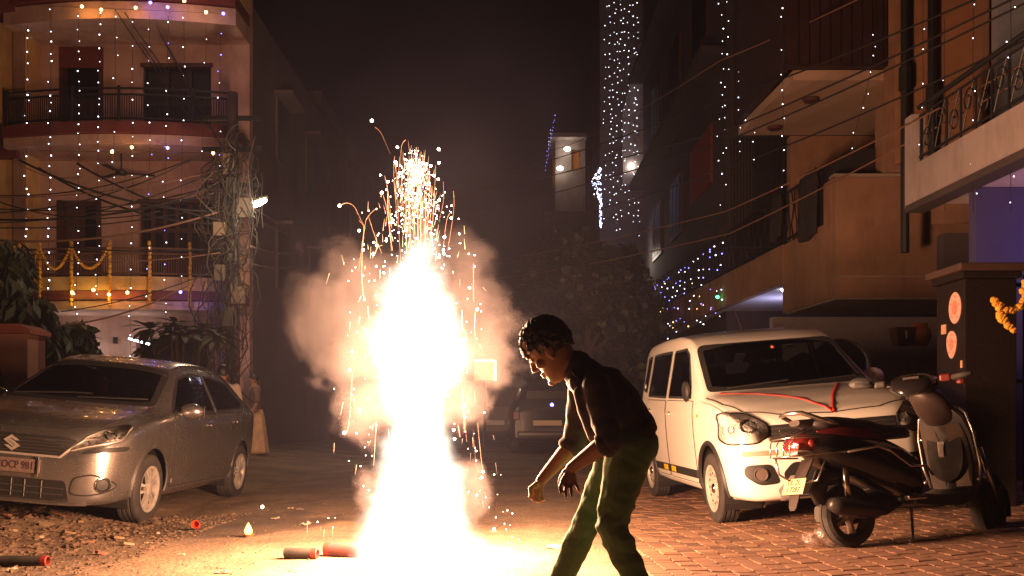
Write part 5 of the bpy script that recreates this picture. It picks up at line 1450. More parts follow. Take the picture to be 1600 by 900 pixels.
    for z, w, x in ((.33, .17, .93), (.40, .205, .945), (.55, .215, .93), (.72, .21, .895), (.82, .185, .86), (.90, .12, .82)):
        n = 9; front = [(x+.045*(1-(q/4-1)**2)+.03, w*(q/4-1), z) for q in range(n)]; back = [(x+.03*(1-(q/4-1)**2)*-.8, w*(q/4-1)*.97, z) for q in range(n)][::-1]
        rr.append(front+back)
    MB().loft(rr).build('leg_shield', pl, t, autos=45)
    # inner panel: light and shade painted as a brown and a black half, glove box
    for sy, m_ in ((1, brn), (-1, blk)):
        MB().loft([[(x-.028, sy*w0, z), (x-.020, sy*w1, z), (x-.010, sy*w1, z), (x-.016, sy*w0, z)] for z, w0, w1, x in ((.36, .045, .165, .94), (.50, .04, .19, .935), (.68, .04, .185, .905), (.78, .05, .16, .88))]).build('inner_panel', m_, t, autos=40)
    MB().box((.885, .02, .62), (.03, .06, .12), M=Matrix.Identity(4), bev=.01).build('glove_catch', steel, t)
    rr = [sec(x, z, w, h, .8) for x, z, w, h in ((.66, 1.0, .04, .03), (.70, .99, .09, .07), (.78, .93, .13, .10), (.86, .86, .14, .09), (.92, .82, .11, .06))]
    MB().loft(rr).build('key_panel', brn, t, autos=45)
    rr = [sec(x, z, w, h, .8) for x, z, w, h in ((.88, .62, .15, .22), (.96, .60, .15, .23), (1.03, .58, .12, .2), (1.08, .55, .06, .12))]
    MB().loft(rr).build('front_apron', blk, t, autos=45)
    for sy in (1, -1):
        MB().tube([(.90, sy*.10, .91), (.885, sy*.20, .84), (.90, sy*.235, .70), (.925, sy*.238, .50), (.94, sy*.20, .36)], .009, 8).build('leg_guard', steel, t, smooth=True)
        for z in (.70, .40): MB().ball((.915, sy*.225, z), .013, 8, 6).build('guard_clamp', steel, t, smooth=True)
    # handlebar
    h = bpy.data.objects.new('handlebar', None); C.objects.link(h); h.parent = t; h.location = (.66, 0, 1.03); h.rotation_euler = (0, 0, st)
    rr = [sec(x, z, w, hh, .85) for x, z, w, hh in ((-.13, -.03, .06, .02), (-.10, .0, .12, .05), (0, .03, .16, .075), (.10, .03, .14, .085), (.17, .0, .09, .07), (.20, -.02, .04, .03))]
    MB().loft(rr).build('headlamp_cowl', blk, h, autos=45)
    MB().loft([[(x, y, z) for y, z in ((-.05, .075), (.05, .075), (.05, .05), (-.05, .05))] for x in (-.08, -.02)]).build('speedometer', brn, h)
    for sy in (1, -1):
        MB().tube([(0, sy*.13, .03), (-.02, sy*.22, .045), (-.04, sy*.27, .05)], .013, 8).build('bar', steel, h, smooth=True)
        MB().tube([(-.03, sy*.25, .048), (-.055, sy*.37, .06)], [.019, .018], 10).build('grip', RUBBER, h, smooth=True)
        MB().tube([(.03, sy*.20, .045), (.04, sy*.28, .05), (.01, sy*.36, .055)], .006, 6).build('lever', steel, h, smooth=True)
        MB().box((-.02, sy*.205, .05), (.06, .07, .05), bev=.012).build('switch_box', redp if sy < 0 else BLACK, h)
    MB().tube([(0, .21, .05), (-.02, .25, .10), (-.03, .27, .06)], .006, 6).build('mirror_stem', BLACK, h, smooth=True)
    MB().loft([[(-.04-.008*math.sin(a)*0+dx, .34+.075*math.cos(a)*q, .075+.042*math.sin(a)*q) for a in [2*math.pi*k/20 for k in range(20)]] for dx, q in ((-.012, .9), (-.006, 1), (.02, .9), (.035, .5))]).build('mirror', BLACK, h, smooth=True)
    MB().ball((-.055, -.30, .012), (.02, .03, .02), 8, 6).build('brake_switch', redp, h)
    # tail: light, grab rail, guard cage, plate on a mudflap
    MB().loft([sec(x, z, w, hh, .7) for x, z, w, hh in ((-.42, .655, .03, .02), (-.40, .66, .075, .045), (-.34, .67, .095, .06), (-.28, .67, .10, .06))]).build('tail_lamp', mat('tail_red', (.16, .02, .018), .15, coat=.8), t, autos=45)
    MB().loft([sec(x, z, w, hh, .7) for x, z, w, hh in ((-.43, .60, .03, .012), (-.41, .605, .07, .02), (-.34, .61, .08, .022))]).build('tail_lens', mat('smoked_lens', (.30, .25, .22), .2), t, autos=45)
    for sy in (1, -1): MB().ball((-.33, sy*.125, .665), (.035, .022, .026), 10, 8).build('turn_signal', mat('tail_red', (.16, .02, .018)), t, smooth=True)
    MB().tube([(-.05, .115, .765), (-.22, .14, .80), (-.38, .10, .855), (-.41, 0, .86), (-.38, -.10, .855), (-.22, -.14, .80), (-.05, -.115, .765)], [.012, .014, .015, .015, .015, .014, .012], 10).build('grab_rail', steel, t, smooth=True)
    MB().loft([sec(x, z, w, hh, .8) for x, z, w, hh in ((-.36, .80, .05, .02), (-.28, .795, .07, .03), (-.15, .775, .08, .03))]).build('rail_cover', brn, t, autos=45)
    def cage(pts, r=.0055): MB().tube(pts, r, 6).build('guard_bar', steel, t, smooth=True)
    cage([(-.20, .15, .70), (-.42, .13, .70), (-.48, .08, .70), (-.48, -.08, .70), (-.42, -.13, .70), (-.20, -.16, .70)])
    cage([(-.24, .14, .585), (-.43, .12, .585), (-.49, .07, .585), (-.49, -.07, .585), (-.43, -.12, .585), (-.24, -.15, .60), (-.12, -.18, .60)])
    for y in (-.12, -.04, .04, .12): cage([(-.30, y, .76), (-.44, y*1.05, .72), (-.485, y*.8, .66), (-.49, y*.8, .585)], .0045)
    cage([(-.47, .07, .58), (-.46, .06, .48), (-.36, .05, .42), (-.30, -.10, .43), (-.26, -.14, .55)], .0075)
    MB().loft([[(x, -w, z), (x, w, z), (x+.01, w, z), (x+.01, -w, z)] for x, w, z in ((-.28, .055, .57), (-.35, .055, .46), (-.40, .05, .36), (-.425, .035, .27), (-.43, .02, .25))]).build('mudflap', brn, t, autos=40)
    a = R(38)
    M = Matrix.Translation((-.40, 0, .40)) @ Matrix.Rotation(R(-90), 4, 'Z') @ Matrix.Rotation(R(68), 4, 'X')
    p = MB().box((0, 0, 0), (.20, .105, .006), bev=.002).build('number_plate', mat('plate_yellow', (.50, .38, .19), .5, var=.12, vscale=30), t)
    p.matrix_local = M
    lettering('DL 2C', .05, INK, p, Matrix.Translation((0, .024, .0035)), squash=.95); lettering('S 7287', .05, INK, p, Matrix.Translation((0, -.024, .0035)), squash=.95)
    # engine, stand, suspension
    b = MB(); b.loft([sec(x, z, w, hh, .7) for x, z, w, hh in ((-.16, .22, .03, .05), (-.08, .22, .05, .09), (.10, .24, .06, .10), (.30, .27, .07, .10), (.42, .28, .05, .06))])
    for v in b.bm.verts: v.co.y += .09
    b.build('crankcase', mat('engine_grey', (.06, .055, .05), .5, .5), t, autos=45)
    b = MB(); b.tube([(.35, -.10, .26), (.2, -.12, .22), (.08, -.125, .235), (-.18, -.125, .27), (-.24, -.125, .285)], [.018, .025, .052, .056, .035], 14); b.build('exhaust', mat('exhaust_black', (.035, .03, .028), .4, .4), t, smooth=True)
    MB().tube([(-.05, -.075, .25), (-.06, -.08, .56)], .022, 10).build('shock', steel, t, smooth=True)
    MB().tube([(-.19, 0, .30), (-.22, 0, .36), (-.18, 0, .45), (.0, 0, .46)], [.05, .06, .06, .05], 10).build('rear_mudguard', pl, t, smooth=True)
    MB().tube([(.42, -.12, .24), (.40, -.13, .03), (.37, -.13, .02)], .009, 8).build('stand', steel, t, smooth=True)
    return t
scooter()
# ------------------------------------------------------------------ ground, brick paving, litter
def fz(x, y):
    """ground surface with its lumps"""
    z = ground_z(x)
    k = 1 if x < .6 else max(0, 1-(x-.6)/.4)
    z += k*.014*noise.noise(Vector((x*1.7, y*1.7, 0)))+k*.006*noise.noise(Vector((x*6, y*6, 3)))
    if x < -2: z += min(1, (-2-x)/1.2)*(.012*noise.noise(Vector((x*9, y*9, 7)))+.02*max(0, noise.noise(Vector((x*2.4, y*2.4, 11)))))
    if .70 < x < 5.2 and 4.2 < y < 15: z -= .012
    return z
def ground():
    def lines(a, b, fine, lo, hi, grow):
        v = [a]; x = a
        while x < b: x += fine; v.append(x)
        s = fine; x = b
        while x < hi: s *= grow; x += s; v.append(min(x, hi))
        s = fine; x = a; w = []
        while x > lo: s *= grow; x -= s; w.append(max(x, lo))
        return sorted(set(round(q, 4) for q in v+w))
    xs = lines(-6.5, 1.1, .045, -300, 300, 1.35); ys = lines(3.4, 11.5, .05, -8, 600, 1.35)
    xs = sorted(set(xs+[1.64, 3.2, 4.4, 8, .70, 5.2]))
    b = bmesh.new(); V = [[b.verts.new((x, y, fz(x, y))) for x in xs] for y in ys]
    for r, s in zip(V, V[1:]):
        for i in range(len(xs)-1): b.faces.new((r[i], r[i+1], s[i+1], s[i]))
    me = bpy.data.meshes.new('ground'); b.to_mesh(me); b.free()
    m = mat('dirt', (.21, .15, .10), .92, bump=.7, bscale=34, dist=.02)
    nt = m.node_tree; g = NG(nt); P = g.n('ShaderNodeTexCoord').outputs['Object']; pb = nt.nodes['Principled BSDF']
    n1 = g.noise(P, 1.1, 6, .62); n2 = g.noise(P, 9, 8, .7); n3 = g.noise(P, 60, 4, .6)
    mixv = g.m('ADD', g.m('MULTIPLY', n1, .5), g.m('ADD', g.m('MULTIPLY', n2, .33), g.m('MULTIPLY', n3, .17)))
    rp = g.n('ShaderNodeValToRGB'); g.put(rp.inputs[0], mixv)
    e = rp.color_ramp.elements; e[0].position = .36; e[0].color = (.085, .052, .034, 1); e[1].position = .62; e[1].color = (.30, .205, .125, 1)
    q = rp.color_ramp.elements.new(.49); q.color = (.19, .125, .078, 1)
    # damp stain where water was thrown on the road
    x, y, z = g.sep(P)
    dx = g.m('DIVIDE', g.m('ADD', x, 2.3), 1.0); dy = g.m('DIVIDE', g.m('SUBTRACT', y, 7.6), .85)
    d = g.m('SQRT', g.m('ADD', g.m('MULTIPLY', dx, dx), g.m('MULTIPLY', dy, dy)))
    wet = g.rng(g.m('ADD', d, g.m('MULTIPLY', g.m('SUBTRACT', n1, .5), 1.6)), 1.05, .8)
    mx = g.n('ShaderNodeMix', data_type='RGBA'); g.put(mx.inputs[0], g.m('MULTIPLY', wet, .55)); nt.links.new(rp.outputs[0], mx.inputs[6]); mx.inputs[7].default_value = (.055, .037, .028, 1)
    nt.links.new(mx.outputs[2], pb.inputs['Base Color'])
    g.put(pb.inputs['Roughness'], g.m('SUBTRACT', .95, g.m('MULTIPLY', wet, .25)))
    me.materials.append(m); me.polygons.foreach_set('use_smooth', [True]*len(me.polygons))
    return tag(link('ground', me), kind='structure')
ground()

def paving():
    root = bpy.data.objects.new('brick_paving', None); C.objects.link(root); tag(root, kind='structure')
    m = mat('paving_brick', (.28, .13, .08), .85, bump=.5, bscale=70, dist=.004)
    nt = m.node_tree; g = NG(nt); P = g.n('ShaderNodeNewGeometry')
    isl = P.outputs['Random Per Island']; n = g.noise(P.outputs['Position'], 14, 6, .7); nl = g.noise(P.outputs['Position'], 1.2, 5, .6)
    v = g.m('ADD', g.m('MULTIPLY', isl, .45), g.m('ADD', g.m('MULTIPLY', n, .35), g.m('MULTIPLY', nl, .4)))
    rp = g.n('ShaderNodeValToRGB'); g.put(rp.inputs[0], v); e = rp.color_ramp.elements
    e[0].position = .25; e[0].color = (.055, .032, .024, 1); e[1].position = .9; e[1].color = (.29, .165, .095, 1); q = e.new(.55); q.color = (.165, .083, .048, 1)
    nt.links.new(rp.outputs[0], nt.nodes['Principled BSDF'].inputs['Base Color'])
    L, Wd, G = .082, .116, .005
    def shape():
        b = bmesh.new(); h = .05; wv = .010                     # wavy interlocking block, chamfered edge
        out = [(-Wd/2, -L/2), (-Wd/2+0, -L/4), (-Wd/2+wv, 0), (-Wd/2, L/4), (-Wd/2, L/2), (Wd/2, L/2), (Wd/2, L/4), (Wd/2+wv, 0), (Wd/2, -L/4), (Wd/2, -L/2)]
        ring = lambda s, z: [b.verts.new((x*(1-s/Wd*1.9) if True else x, y*(1-s/L*1.9), z)) for x, y in out]
        A = ring(0, -h); B = ring(0, -.004); T = ring(.003, 0)
        for p, q in ((A, B), (B, T)):
            for i in range(len(out)): b.faces.new((p[i], q[i], q[(i+1) % len(out)], p[(i+1) % len(out)]))
        b.faces.new(T); bmesh.ops.recalc_face_normals(b, faces=b.faces)
        return b
    sb = shape(); me = bpy.data.meshes.new('brick'); sb.to_mesh(me); me.materials.append(m)
    q = random.Random(3); spots = []
    ang = R(4); ca, sa = math.cos(ang), math.sin(ang)
    pitch_x, pitch_y = Wd+G, L+G
    for i in range(-34, 68):
        for j in range(-34, 152):
            u = i*pitch_x; w = (j+(.5 if i % 2 else 0))*pitch_y
            x = 1.0+u*ca-w*sa; y = 4.4+u*sa+w*ca
            edge = .78+.10*noise.noise(Vector((0, y*1.5, 0)))
            if not (edge < x < 5.15 and 4.25 < y < 14.5): continue
            px = 800+1450*x/y; py = 645+1450*(CAMH-ground_z(x))/y
            vis = -40 < px < 1640 and py < 930
            slope = math.atan((ground_z(x+.1)-ground_z(x-.1))/.2)
            spots.append((not vis, y, x, slope, q.uniform(-.004, .004), q.uniform(-.02, .02), q.uniform(-.025, .025), q.uniform(-.02, .02)))
    spots.sort()
    field = bmesh.new(); k = 0
    for hid, y, x, sl, dz, a, r1, r2 in spots:
        M = Matrix.Translation((x, y, ground_z(x)+.002+dz)) @ Matrix.Rotation(-sl+r1, 4, 'Y') @ Matrix.Rotation(r2, 4, 'X') @ Matrix.Rotation(ang+a, 4, 'Z')
        if k < 300 and not hid:
            o = link('brick', me, root); o.matrix_world = M; k += 1
        else:
            tmp = [field.verts.new(M @ v.co) for v in me.vertices]
            for p in me.polygons: field.faces.new([tmp[i] for i in p.vertices])
    fm = bpy.data.meshes.new('brick_field'); field.to_mesh(fm); field.free(); fm.materials.append(m)
    tag(link('brick_field', fm, root), kind='stuff')
paving()

def litter():
    q = random.Random(11)
    # broken plaster and stones swept against the silver car
    b = MB()
    for i in range(2600):
        x = -2.4-abs(q.gauss(0, 1.35)); y = 5.35+q.random()**.75*3.2
        if x < -6.6: continue
        r = q.choice((.005, .006, .008, .010, .013, .018, .026))*q.uniform(.7, 1.25)
        if x > -3 and r > .014: r *= .5
        M = Matrix.Rotation(q.uniform(0, 6.3), 4, 'Z') @ Matrix.Rotation(q.uniform(-.5, .5), 4, 'X')
        k0 = len(b.bm.verts); b.ico((x, y, fz(x, y)+r*.2), (r*q.uniform(.8, 2.0), r*q.uniform(.7, 1.2), r*q.uniform(.35, .7)), 1, M=M)
        b.bm.verts.ensure_lookup_table()
        for v in b.bm.verts[k0:]: v.co += Vector((q.uniform(-1, 1), q.uniform(-1, 1), q.uniform(-1, 1)))*r*.22
    tag(b.build('rubble', mat('rubble', (.13, .082, .05), .95, var=.45, vscale=3, bump=.5, bscale=90, dist=.004), None), kind='stuff')
    b = MB()
    for i in range(420):                                            # grit on the carriageway
        x = q.uniform(-3.5, .9); y = q.uniform(4.9, 9.5); r = q.uniform(.003, .008)
        b.ico((x, y, fz(x, y)+r*.3), (r*1.4, r, r*.7), 1, M=Matrix.Rotation(q.uniform(0, 6), 4, 'Z'))
    tag(b.build('grit', mat('rubble', (.2, .1, .05)), None), kind='stuff')
    chipm = [mat('chip_%s' % n, c, .85, var=.2, vscale=20) for n, c in (('plaster', (.26, .18, .11)), ('brick', (.18, .08, .05)), ('wood', (.20, .13, .07)))]
    # flat shards of plaster one can pick out
    pos = [(75, 828, 30), (40, 822, 26), (110, 836, 22), (18, 838, 26), (92, 818, 26), (185, 845, 22), (200, 857, 24), (158, 872, 18), (125, 822, 20), (60, 846, 18), (140, 850, 14), (30, 806, 20), (245, 840, 14), (10, 822, 18), (62, 808, 24), (100, 803, 26)]
    for i, (px, py, w) in enumerate(pos):
        Y = 1450*(CAMH-ground_z(-3.4))/(py-645); X = (px-800)/1450*Y; s = w/1450*Y
        b = MB(); pts = [(math.cos(a)*s*q.uniform(.35, .6), math.sin(a)*s*q.uniform(.18, .4)) for a in [2*math.pi*k/6 for k in range(6)]]
        b.prism(pts, -.007, .010, 'XY')
        o = b.build('plaster_shard', chipm[i % 3], None, loc=(X, Y, fz(X, Y)+.012))
        o.rotation_euler = (q.uniform(-.3, .3), q.uniform(-.3, .3), q.uniform(-.5, .5))
        tag(o, 'flat broken shard in the rubble by the silver hatchback, %s from the left of sixteen' % ORD[sorted(p[0]+p[1]*.001 for p in pos).index(px+py*.001)], 'shard', 'plaster shards in the rubble')
    # spent firework tubes
    def tube(px, py, L, r, rz, tilt, col, endc, lab):
        Y = 1450*(CAMH+.02)/(py-645); X = (px-800)/1450*Y
        t = thing('firework_tube', lab, 'firework tube', (X, Y, fz(X, Y)+r*.95), rz, 'spent firework tubes on the road')
        b = MB(); b.lathe([(r*.82, -L/2+.004), (r*.82, -L/2), (r, -L/2), (r*1.01, -L*.2), (r*.985, 0), (r*1.01, L*.25), (r, L/2), (r*.8, L/2), (r*.78, L/2-.05), (.001, L/2-.05)], axis='X', n=20)
        b.build('paper_case', col, t, autos=40)
        b = MB(); b.lathe([(r*1.02, L/2-.035), (r*1.035, L/2-.002), (r*.80, L/2+.002), (r*.78, L/2-.03)], axis='X', n=20); b.build('rim_band', endc, t, autos=40)
        b = MB(); b.lathe([(r*.9, -L/2-.004), (.001, -L/2-.002)], axis='X', n=16); b.build('end_cap', mat('clay_plug', (.12, .10, .08), .9), t)
        return t
    scorch_shade = mat('scorched_shaded_paper', (.022, .020, .016), .8, col2=(.06, .05, .04), vscale=18)  # scorched paper, darkened further for the tubes' shaded fronts
    redp = mat('red_paper', (.30, .025, .014), .65); redg = mat('red_scorch_shaded', (.035, .03, .035), .7, col2=(.26, .035, .018), vscale=9)  # reds lowered too, the tubes being backlit
    tube(471, 874, .205, .034, R(-9), 0, scorch_shade, redp, 'short scorched tube shaded dark with a red end, left of the burning fountain')
    tube(542, 870, .29, .046, R(165), 0, redg, redp, 'thick red and grey tube lying nearest the base of the fountain')
    tube(38, 870, .30, .032, R(-3), 0, scorch_shade, redp, 'dark tube with a red end at the left edge among the rubble')
    # sparkler stick, scraps, embers
    def G(px, py): 
        Y = 1450*(CAMH+.02)/(py-645); X = (px-800)/1450*Y; return Vector((X, Y, fz(X, Y)))
    p = G(772, 828)
    t = thing('sparkler', 'thin sparkler stick glowing at its lower tip, propped right of the fountain', 'sparkler', p)
    MB().tube([(0, 0, .008), (.115, -.02, .085)], .0042, 6).build('stick', BLACK, t); MB().ico((0, 0, .012), .012, 2).build('glowing_tip', glow('ember', (1, .75, .45), 25), t)
    t = thing('bright_spot', 'small clay lamp burning with a yellow flame in the road left of the fountain', 'flame', G(388, 838))
    b = MB(); b.lathe([(.001, 0), (.03, .002), (.045, .022), (.042, .024), (.03, .012), (.001, .01)], n=16); b.build('clay_bowl', mat('clay_bowl', (.25, .09, .04), .8), t, autos=40)
    b = MB(); b.lathe([(.001, .012), (.026, .028), (.030, .046), (.018, .075), (.001, .105)], n=12); b.build('flame', glow('flame_yellow', (1, .50, .10), 6), t, smooth=True)
    t = thing('ember', 'tiny ember glowing on the damp patch of road behind the burning clay lamp', 'ember', G(410, 790)); MB().ico((0, 0, .012), (.014, .014, .016), 2).build('coal', glow('ember', (1, .75, .45), 25), t)
    t = thing('bright_spot', 'white hot scrap burning on the road behind the man\'s front leg', 'flame', G(866, 856)); MB().ico((0, 0, .012), (.035, .03, .014), 2).build('lit_paper', glow('scrap_glow', (1, .82, .6), 5), t)  # emission stands in for light falling on the paper
    t = thing('paper_cup', 'crushed red paper cup lying on the dirt by the silver hatchback front wheel', 'cup', G(308, 822)); b = MB(); b.lathe([(.001, 0), (.026, .0), (.033, .07), (.030, .07), (.024, .004), (.001, .004)], n=14); o = b.build('cup_wall', mat('red_cup', (.50, .05, .02), .5), t, autos=40); o.rotation_euler = (R(70), R(20), 0); o.location.z = .03
    # crumpled polythene bag under the scooter
    b = MB(); b.ico((0, 0, .055), (.12, .08, .06), 4)
    for v in b.bm.verts:
        v.co += v.co.normalized()*(.05*noise.noise(v.co*16)+.025*noise.noise(v.co*44)); v.co.z = max(.002, v.co.z)
    pm_ = mat('polythene', (.30, .23, .21), .2, alpha=.35, coat=.4)
    Y = 6.05; X = (1285-800)/1450*Y
    tag(b.build('polythene_bag', pm_, None, smooth=True, loc=(X, Y, ground_z(X)+.003)), 'crumpled clear polythene bag on the bricks behind the scooter rear wheel', 'plastic bag')
    scr = mat('paper_scrap', (.58, .48, .36), .8, var=.2)
    sp = [(865, 857, 26, 'white'), (480, 822, 20, 0), (430, 810, 14, 0), (468, 797, 10, 0), (560, 890, 20, 0), (15, 878, 24, 0), (455, 795, 10, 0), (350, 895, 22, 0), (120, 888, 14, 0), (600, 838, 10, 0), (284, 866, 10, 0), (232, 842, 12, 0), (1005, 868, 14, 0), (1215, 888, 10, 0)]
    for px, py, w, k in sp:
        c = G(px, py); s = w/1450*c.y
        b = MB(); n = 5
        g_ = [[b.bm.verts.new((s*(i/n-.5), s*.6*(j/n-.5), .012+.012*noise.noise(Vector((i*.6+px, j*.6, 0)))*s/.05)) for i in range(n+1)] for j in range(n+1)]
        for j in range(n):
            for i in range(n): b.bm.faces.new((g_[j][i], g_[j][i+1], g_[j+1][i+1], g_[j+1][i]))
        r = bmesh.ops.solidify(b.bm, geom=b.bm.faces[:], thickness=.002)
        o = b.build('paper_scrap', scr, None, loc=c); o.rotation_euler.z = q.uniform(-1, 1)
        tag(o, 'small crumpled scrap of firecracker paper on the road, %s from the left of fourteen' % ORD[sorted(p[0]+p[1]*.001 for p in sp).index(px+py*.001)], 'scrap', 'paper scraps on the road')
litter()
# ------------------------------------------------------------------ trees
def leaf_cloud(b, centers, n, size, q, droop=0., asp=2.2):
    for i in range(n):
        c, r = q.choice(centers)
        d = Vector((q.gauss(0, 1), q.gauss(0, 1), q.gauss(0, 1))).normalized()*r*q.random()**.45
        p = c+d; s = size*q.uniform(.6, 1.4)
        a = Vector((q.uniform(-1, 1), q.uniform(-1, 1), q.uniform(-.6, .6)-droop)).normalized(); w = a.cross(Vector((q.uniform(-1, 1), q.uniform(-1, 1), q.uniform(-1, 1)))).normalized()*s/asp
        e = p+a*s
        m_ = p.lerp(e, .5)
        b.bm.faces.new([b.bm.verts.new(v) for v in (p, m_+w, e, m_-w)])
def leaf_mat(nm, c1, c2):
    m = mat(nm, c1, .55, col2=c2, vscale=1.4); return m
LEAF = leaf_mat('leaf_dark', (.016, .022, .010), (.040, .048, .02)); LEAF2 = leaf_mat('leaf_olive', (.018, .020, .010), (.042, .044, .018)); BARK = mat('bark', (.06, .042, .03), .9, var=.3, bump=.6, bscale=20)
def tree(lab, x, y, h, cr, n, size, m, seed, crown0=.35, droop=.3, asp=2.4, name='tree', width=1.):
    q = random.Random(seed); t = thing(name, lab, 'tree', (x, y, ground_z(x)))
    b = MB(); b.tube([(0, 0, 0), (.05, 0, h*.3), (-.05, .05, h*.6), (0, 0, h*.88)], [.16, .12, .08, .03], 8)
    b.build('trunk', BARK, t, smooth=True)
    cs = []
    for i in range(22):
        a = q.uniform(0, 6.28); f = q.random(); z = lerp(h*crown0, h*.93, f); rad = cr*math.sin(math.pi*min(1, .18+f*.8))*q.uniform(.2, .85)
        c = Vector((rad*math.cos(a)*width, rad*math.sin(a), z)); cs.append((c, cr*q.uniform(.22, .42)))
        if i < 10: MB().tube([(0, 0, z*.72), c*.5+Vector((0, 0, z*.42)), c], [.05, .03, .012], 5).build('limb', BARK, t)
    b = MB(); leaf_cloud(b, cs, n, size, q, droop, asp); b.build('crown', m, t)
    return t
tree('tall dark leafy tree right of the street behind the bending man', 1.75, 21, 5.0, 1.75, 6000, .20, LEAF2, 1, .22)
tree('dark rounded tree left of the tall one, further up the street', 1.4, 27, 6.3, 2.2, 5200, .24, LEAF2, 2, .2)
tree('dark tree against the light curtain beside the white car', 2.75, 23.2, 5.0, 1.15, 3600, .2, LEAF, 3, .15)
tree('drooping dark tree rising behind the pink gate wall at left', -9.05, 16.6, 3.7, 1.05, 5200, .30, LEAF, 4, .25, 1.4, 5.5, 'drooping_tree')
tree('low dark bush right of the drooping tree at the house front', -8.0, 17.2, 2.35, .8, 2600, .20, LEAF, 9, .2, .6)
tree('faint bushy tree beside the side wall far up the left street', -6.9, 33, 4.0, 1.8, 2600, .25, LEAF, 10, .15)
def frangipani():
    q = random.Random(6); t = thing('frangipani_plant', 'spreading plant with rosettes of long leaves in front of the peach house', 'plant', (-6.05, 17.0, ground_z(-6)))
    for i in range(9):
        a = q.uniform(0, 6.28); r = q.uniform(.1, .75); tip = Vector((r*math.cos(a)*1.1, r*math.sin(a)*.7, q.uniform(1.9, 2.35)))
        MB().tube([(0, 0, 0), (tip.x*.3, tip.y*.3, .9), (tip.x*.75, tip.y*.75, 1.5), tip], [.06, .045, .035, .022], 6).build('stem', BARK, t, smooth=True)
        b = MB()
        for k in range(17):
            b_ = k*2.399; el = q.uniform(-.25, .7); L_ = q.uniform(.42, .62); d = Vector((math.cos(b_)*math.cos(el), math.sin(b_)*math.cos(el), math.sin(el))); s = d.cross(Vector((0, 0, 1))).normalized()*.062
            P_ = [tip+d*L_*f-Vector((0, 0, .20*f*f)) for f in (0, .35, .7, 1)]
            w = (.25, 1, .9, .05); vs = [(b.bm.verts.new(p+s*u), b.bm.verts.new(p-s*u)) for p, u in zip(P_, w)]
            for (a1, a2), (c1, c2) in zip(vs, vs[1:]): b.bm.faces.new((a1, a2, c2, c1))
        b.build('leaf_rosette', LEAF2, t)
frangipani()
# ------------------------------------------------------------------ utility pole, wires, street lamp, light strings, street vehicles
def utility_pole():
    q = random.Random(21); X, Y = -5.42, 18.0
    t = thing('utility_pole', 'utility pole smothered in tangled cables and meter boxes at the house corner', 'pole', (X, Y, ground_z(X)))
    MB().tube([(0, 0, 0), (0, 0, 7.0)], [.15, .10], 12).build('pole_shaft', mat('pole_concrete', (.16, .12, .10), .9, var=.2), t, smooth=True)
    for z in (6.5, 5.9, 5.2): MB().box((0, -.02, z), (1.15, .08, .08)).build('crossarm', IRON, t)
    for i in range(9):
        MB().box((q.uniform(-.3, .3), -.20-.06*(i % 2), 2.2+i*.42), (q.uniform(.2, .34), .14, q.uniform(.26, .4)), bev=.01).build('meter_box', mat('meter_box_%d' % (i % 3), [(.10, .075, .06), (.05, .042, .04), (.15, .10, .07)][i % 3], .6), t)
    cab = mat('black_cable', (.016, .013, .013), .6); tanc = mat('tan_cable', (.07, .048, .036), .6)
    for m_, n, nm in ((cab, 170, 'cable_tangle'), (tanc, 22, 'pale_cable_tangle')):
        b = MB()
        for i in range(n):
            z = q.uniform(1.6, 6.3); x = q.gauss(0, .26); y = -.12-abs(q.gauss(0, .14)); L_ = q.uniform(.4, 1.6); w = q.gauss(0, .22)
            pts = [(x+w*math.sin(f*3.1)+q.uniform(-.03, .03), y-.10*math.sin(f*3.14), z-L_*f) for f in (0, .2, .4, .6, .8, 1)]
            b.tube(pts, q.choice((.006, .009, .012)), 4)
        for i in range(n//6):
            z = q.uniform(3.6, 5.5); r = q.uniform(.10, .26); cx = q.uniform(-.4, .35)
            b.tube([(cx+r*math.cos(a), -.2-.04*math.sin(2*a), z+r*.9*math.sin(a)) for a in [2*math.pi*k/14 for k in range(14)]], .010, 4, closed=True)
        tag(b.build(nm, m_, t), kind='stuff')
    # street lamp on an arm
    a = thing('street_lamp', 'lit white street lamp on a short arm reaching right from the utility pole', 'street lamp', (X, Y-.05, CAMH+(645-330)/1450*Y))
    ax = (402-800)/1450*Y-X
    MB().tube([(0, 0, -.15), (ax*.5, 0, -.02), (ax-.1, -.02, .08)], .025, 8).build('arm', IRON, a, smooth=True)
    M = Matrix.Translation((ax, -.02, .13)) @ Matrix.Rotation(R(-24), 4, 'Y')
    b = MB(); b.loft([[(x, w*math.cos(q_), h*math.sin(q_)+.03) for q_ in [2*math.pi*k/14 for k in range(14)]] for x, w, h in ((-.22, .03, .02), (-.10, .09, .05), (.10, .11, .06), (.26, .06, .03))])
    for v in b.bm.verts: v.co = M @ v.co
    b.build('lamp_housing', mat('lamp_grey', (.30, .28, .24), .5), a, smooth=True)
    b = MB(); b.ball((0, 0, 0), (.17, .085, .055), 14, 10)
    for v in b.bm.verts: v.co = M @ (v.co+Vector((.06, -.03, -.015)))
    b.build('lamp_glass', glow('street_glow', (1, .93, .62), 60), a, smooth=True)
    lamp('street_light', 'POINT', (ax+.25, -1.5, -.2), 190, (1, .74, .46), a, .12)
utility_pole()

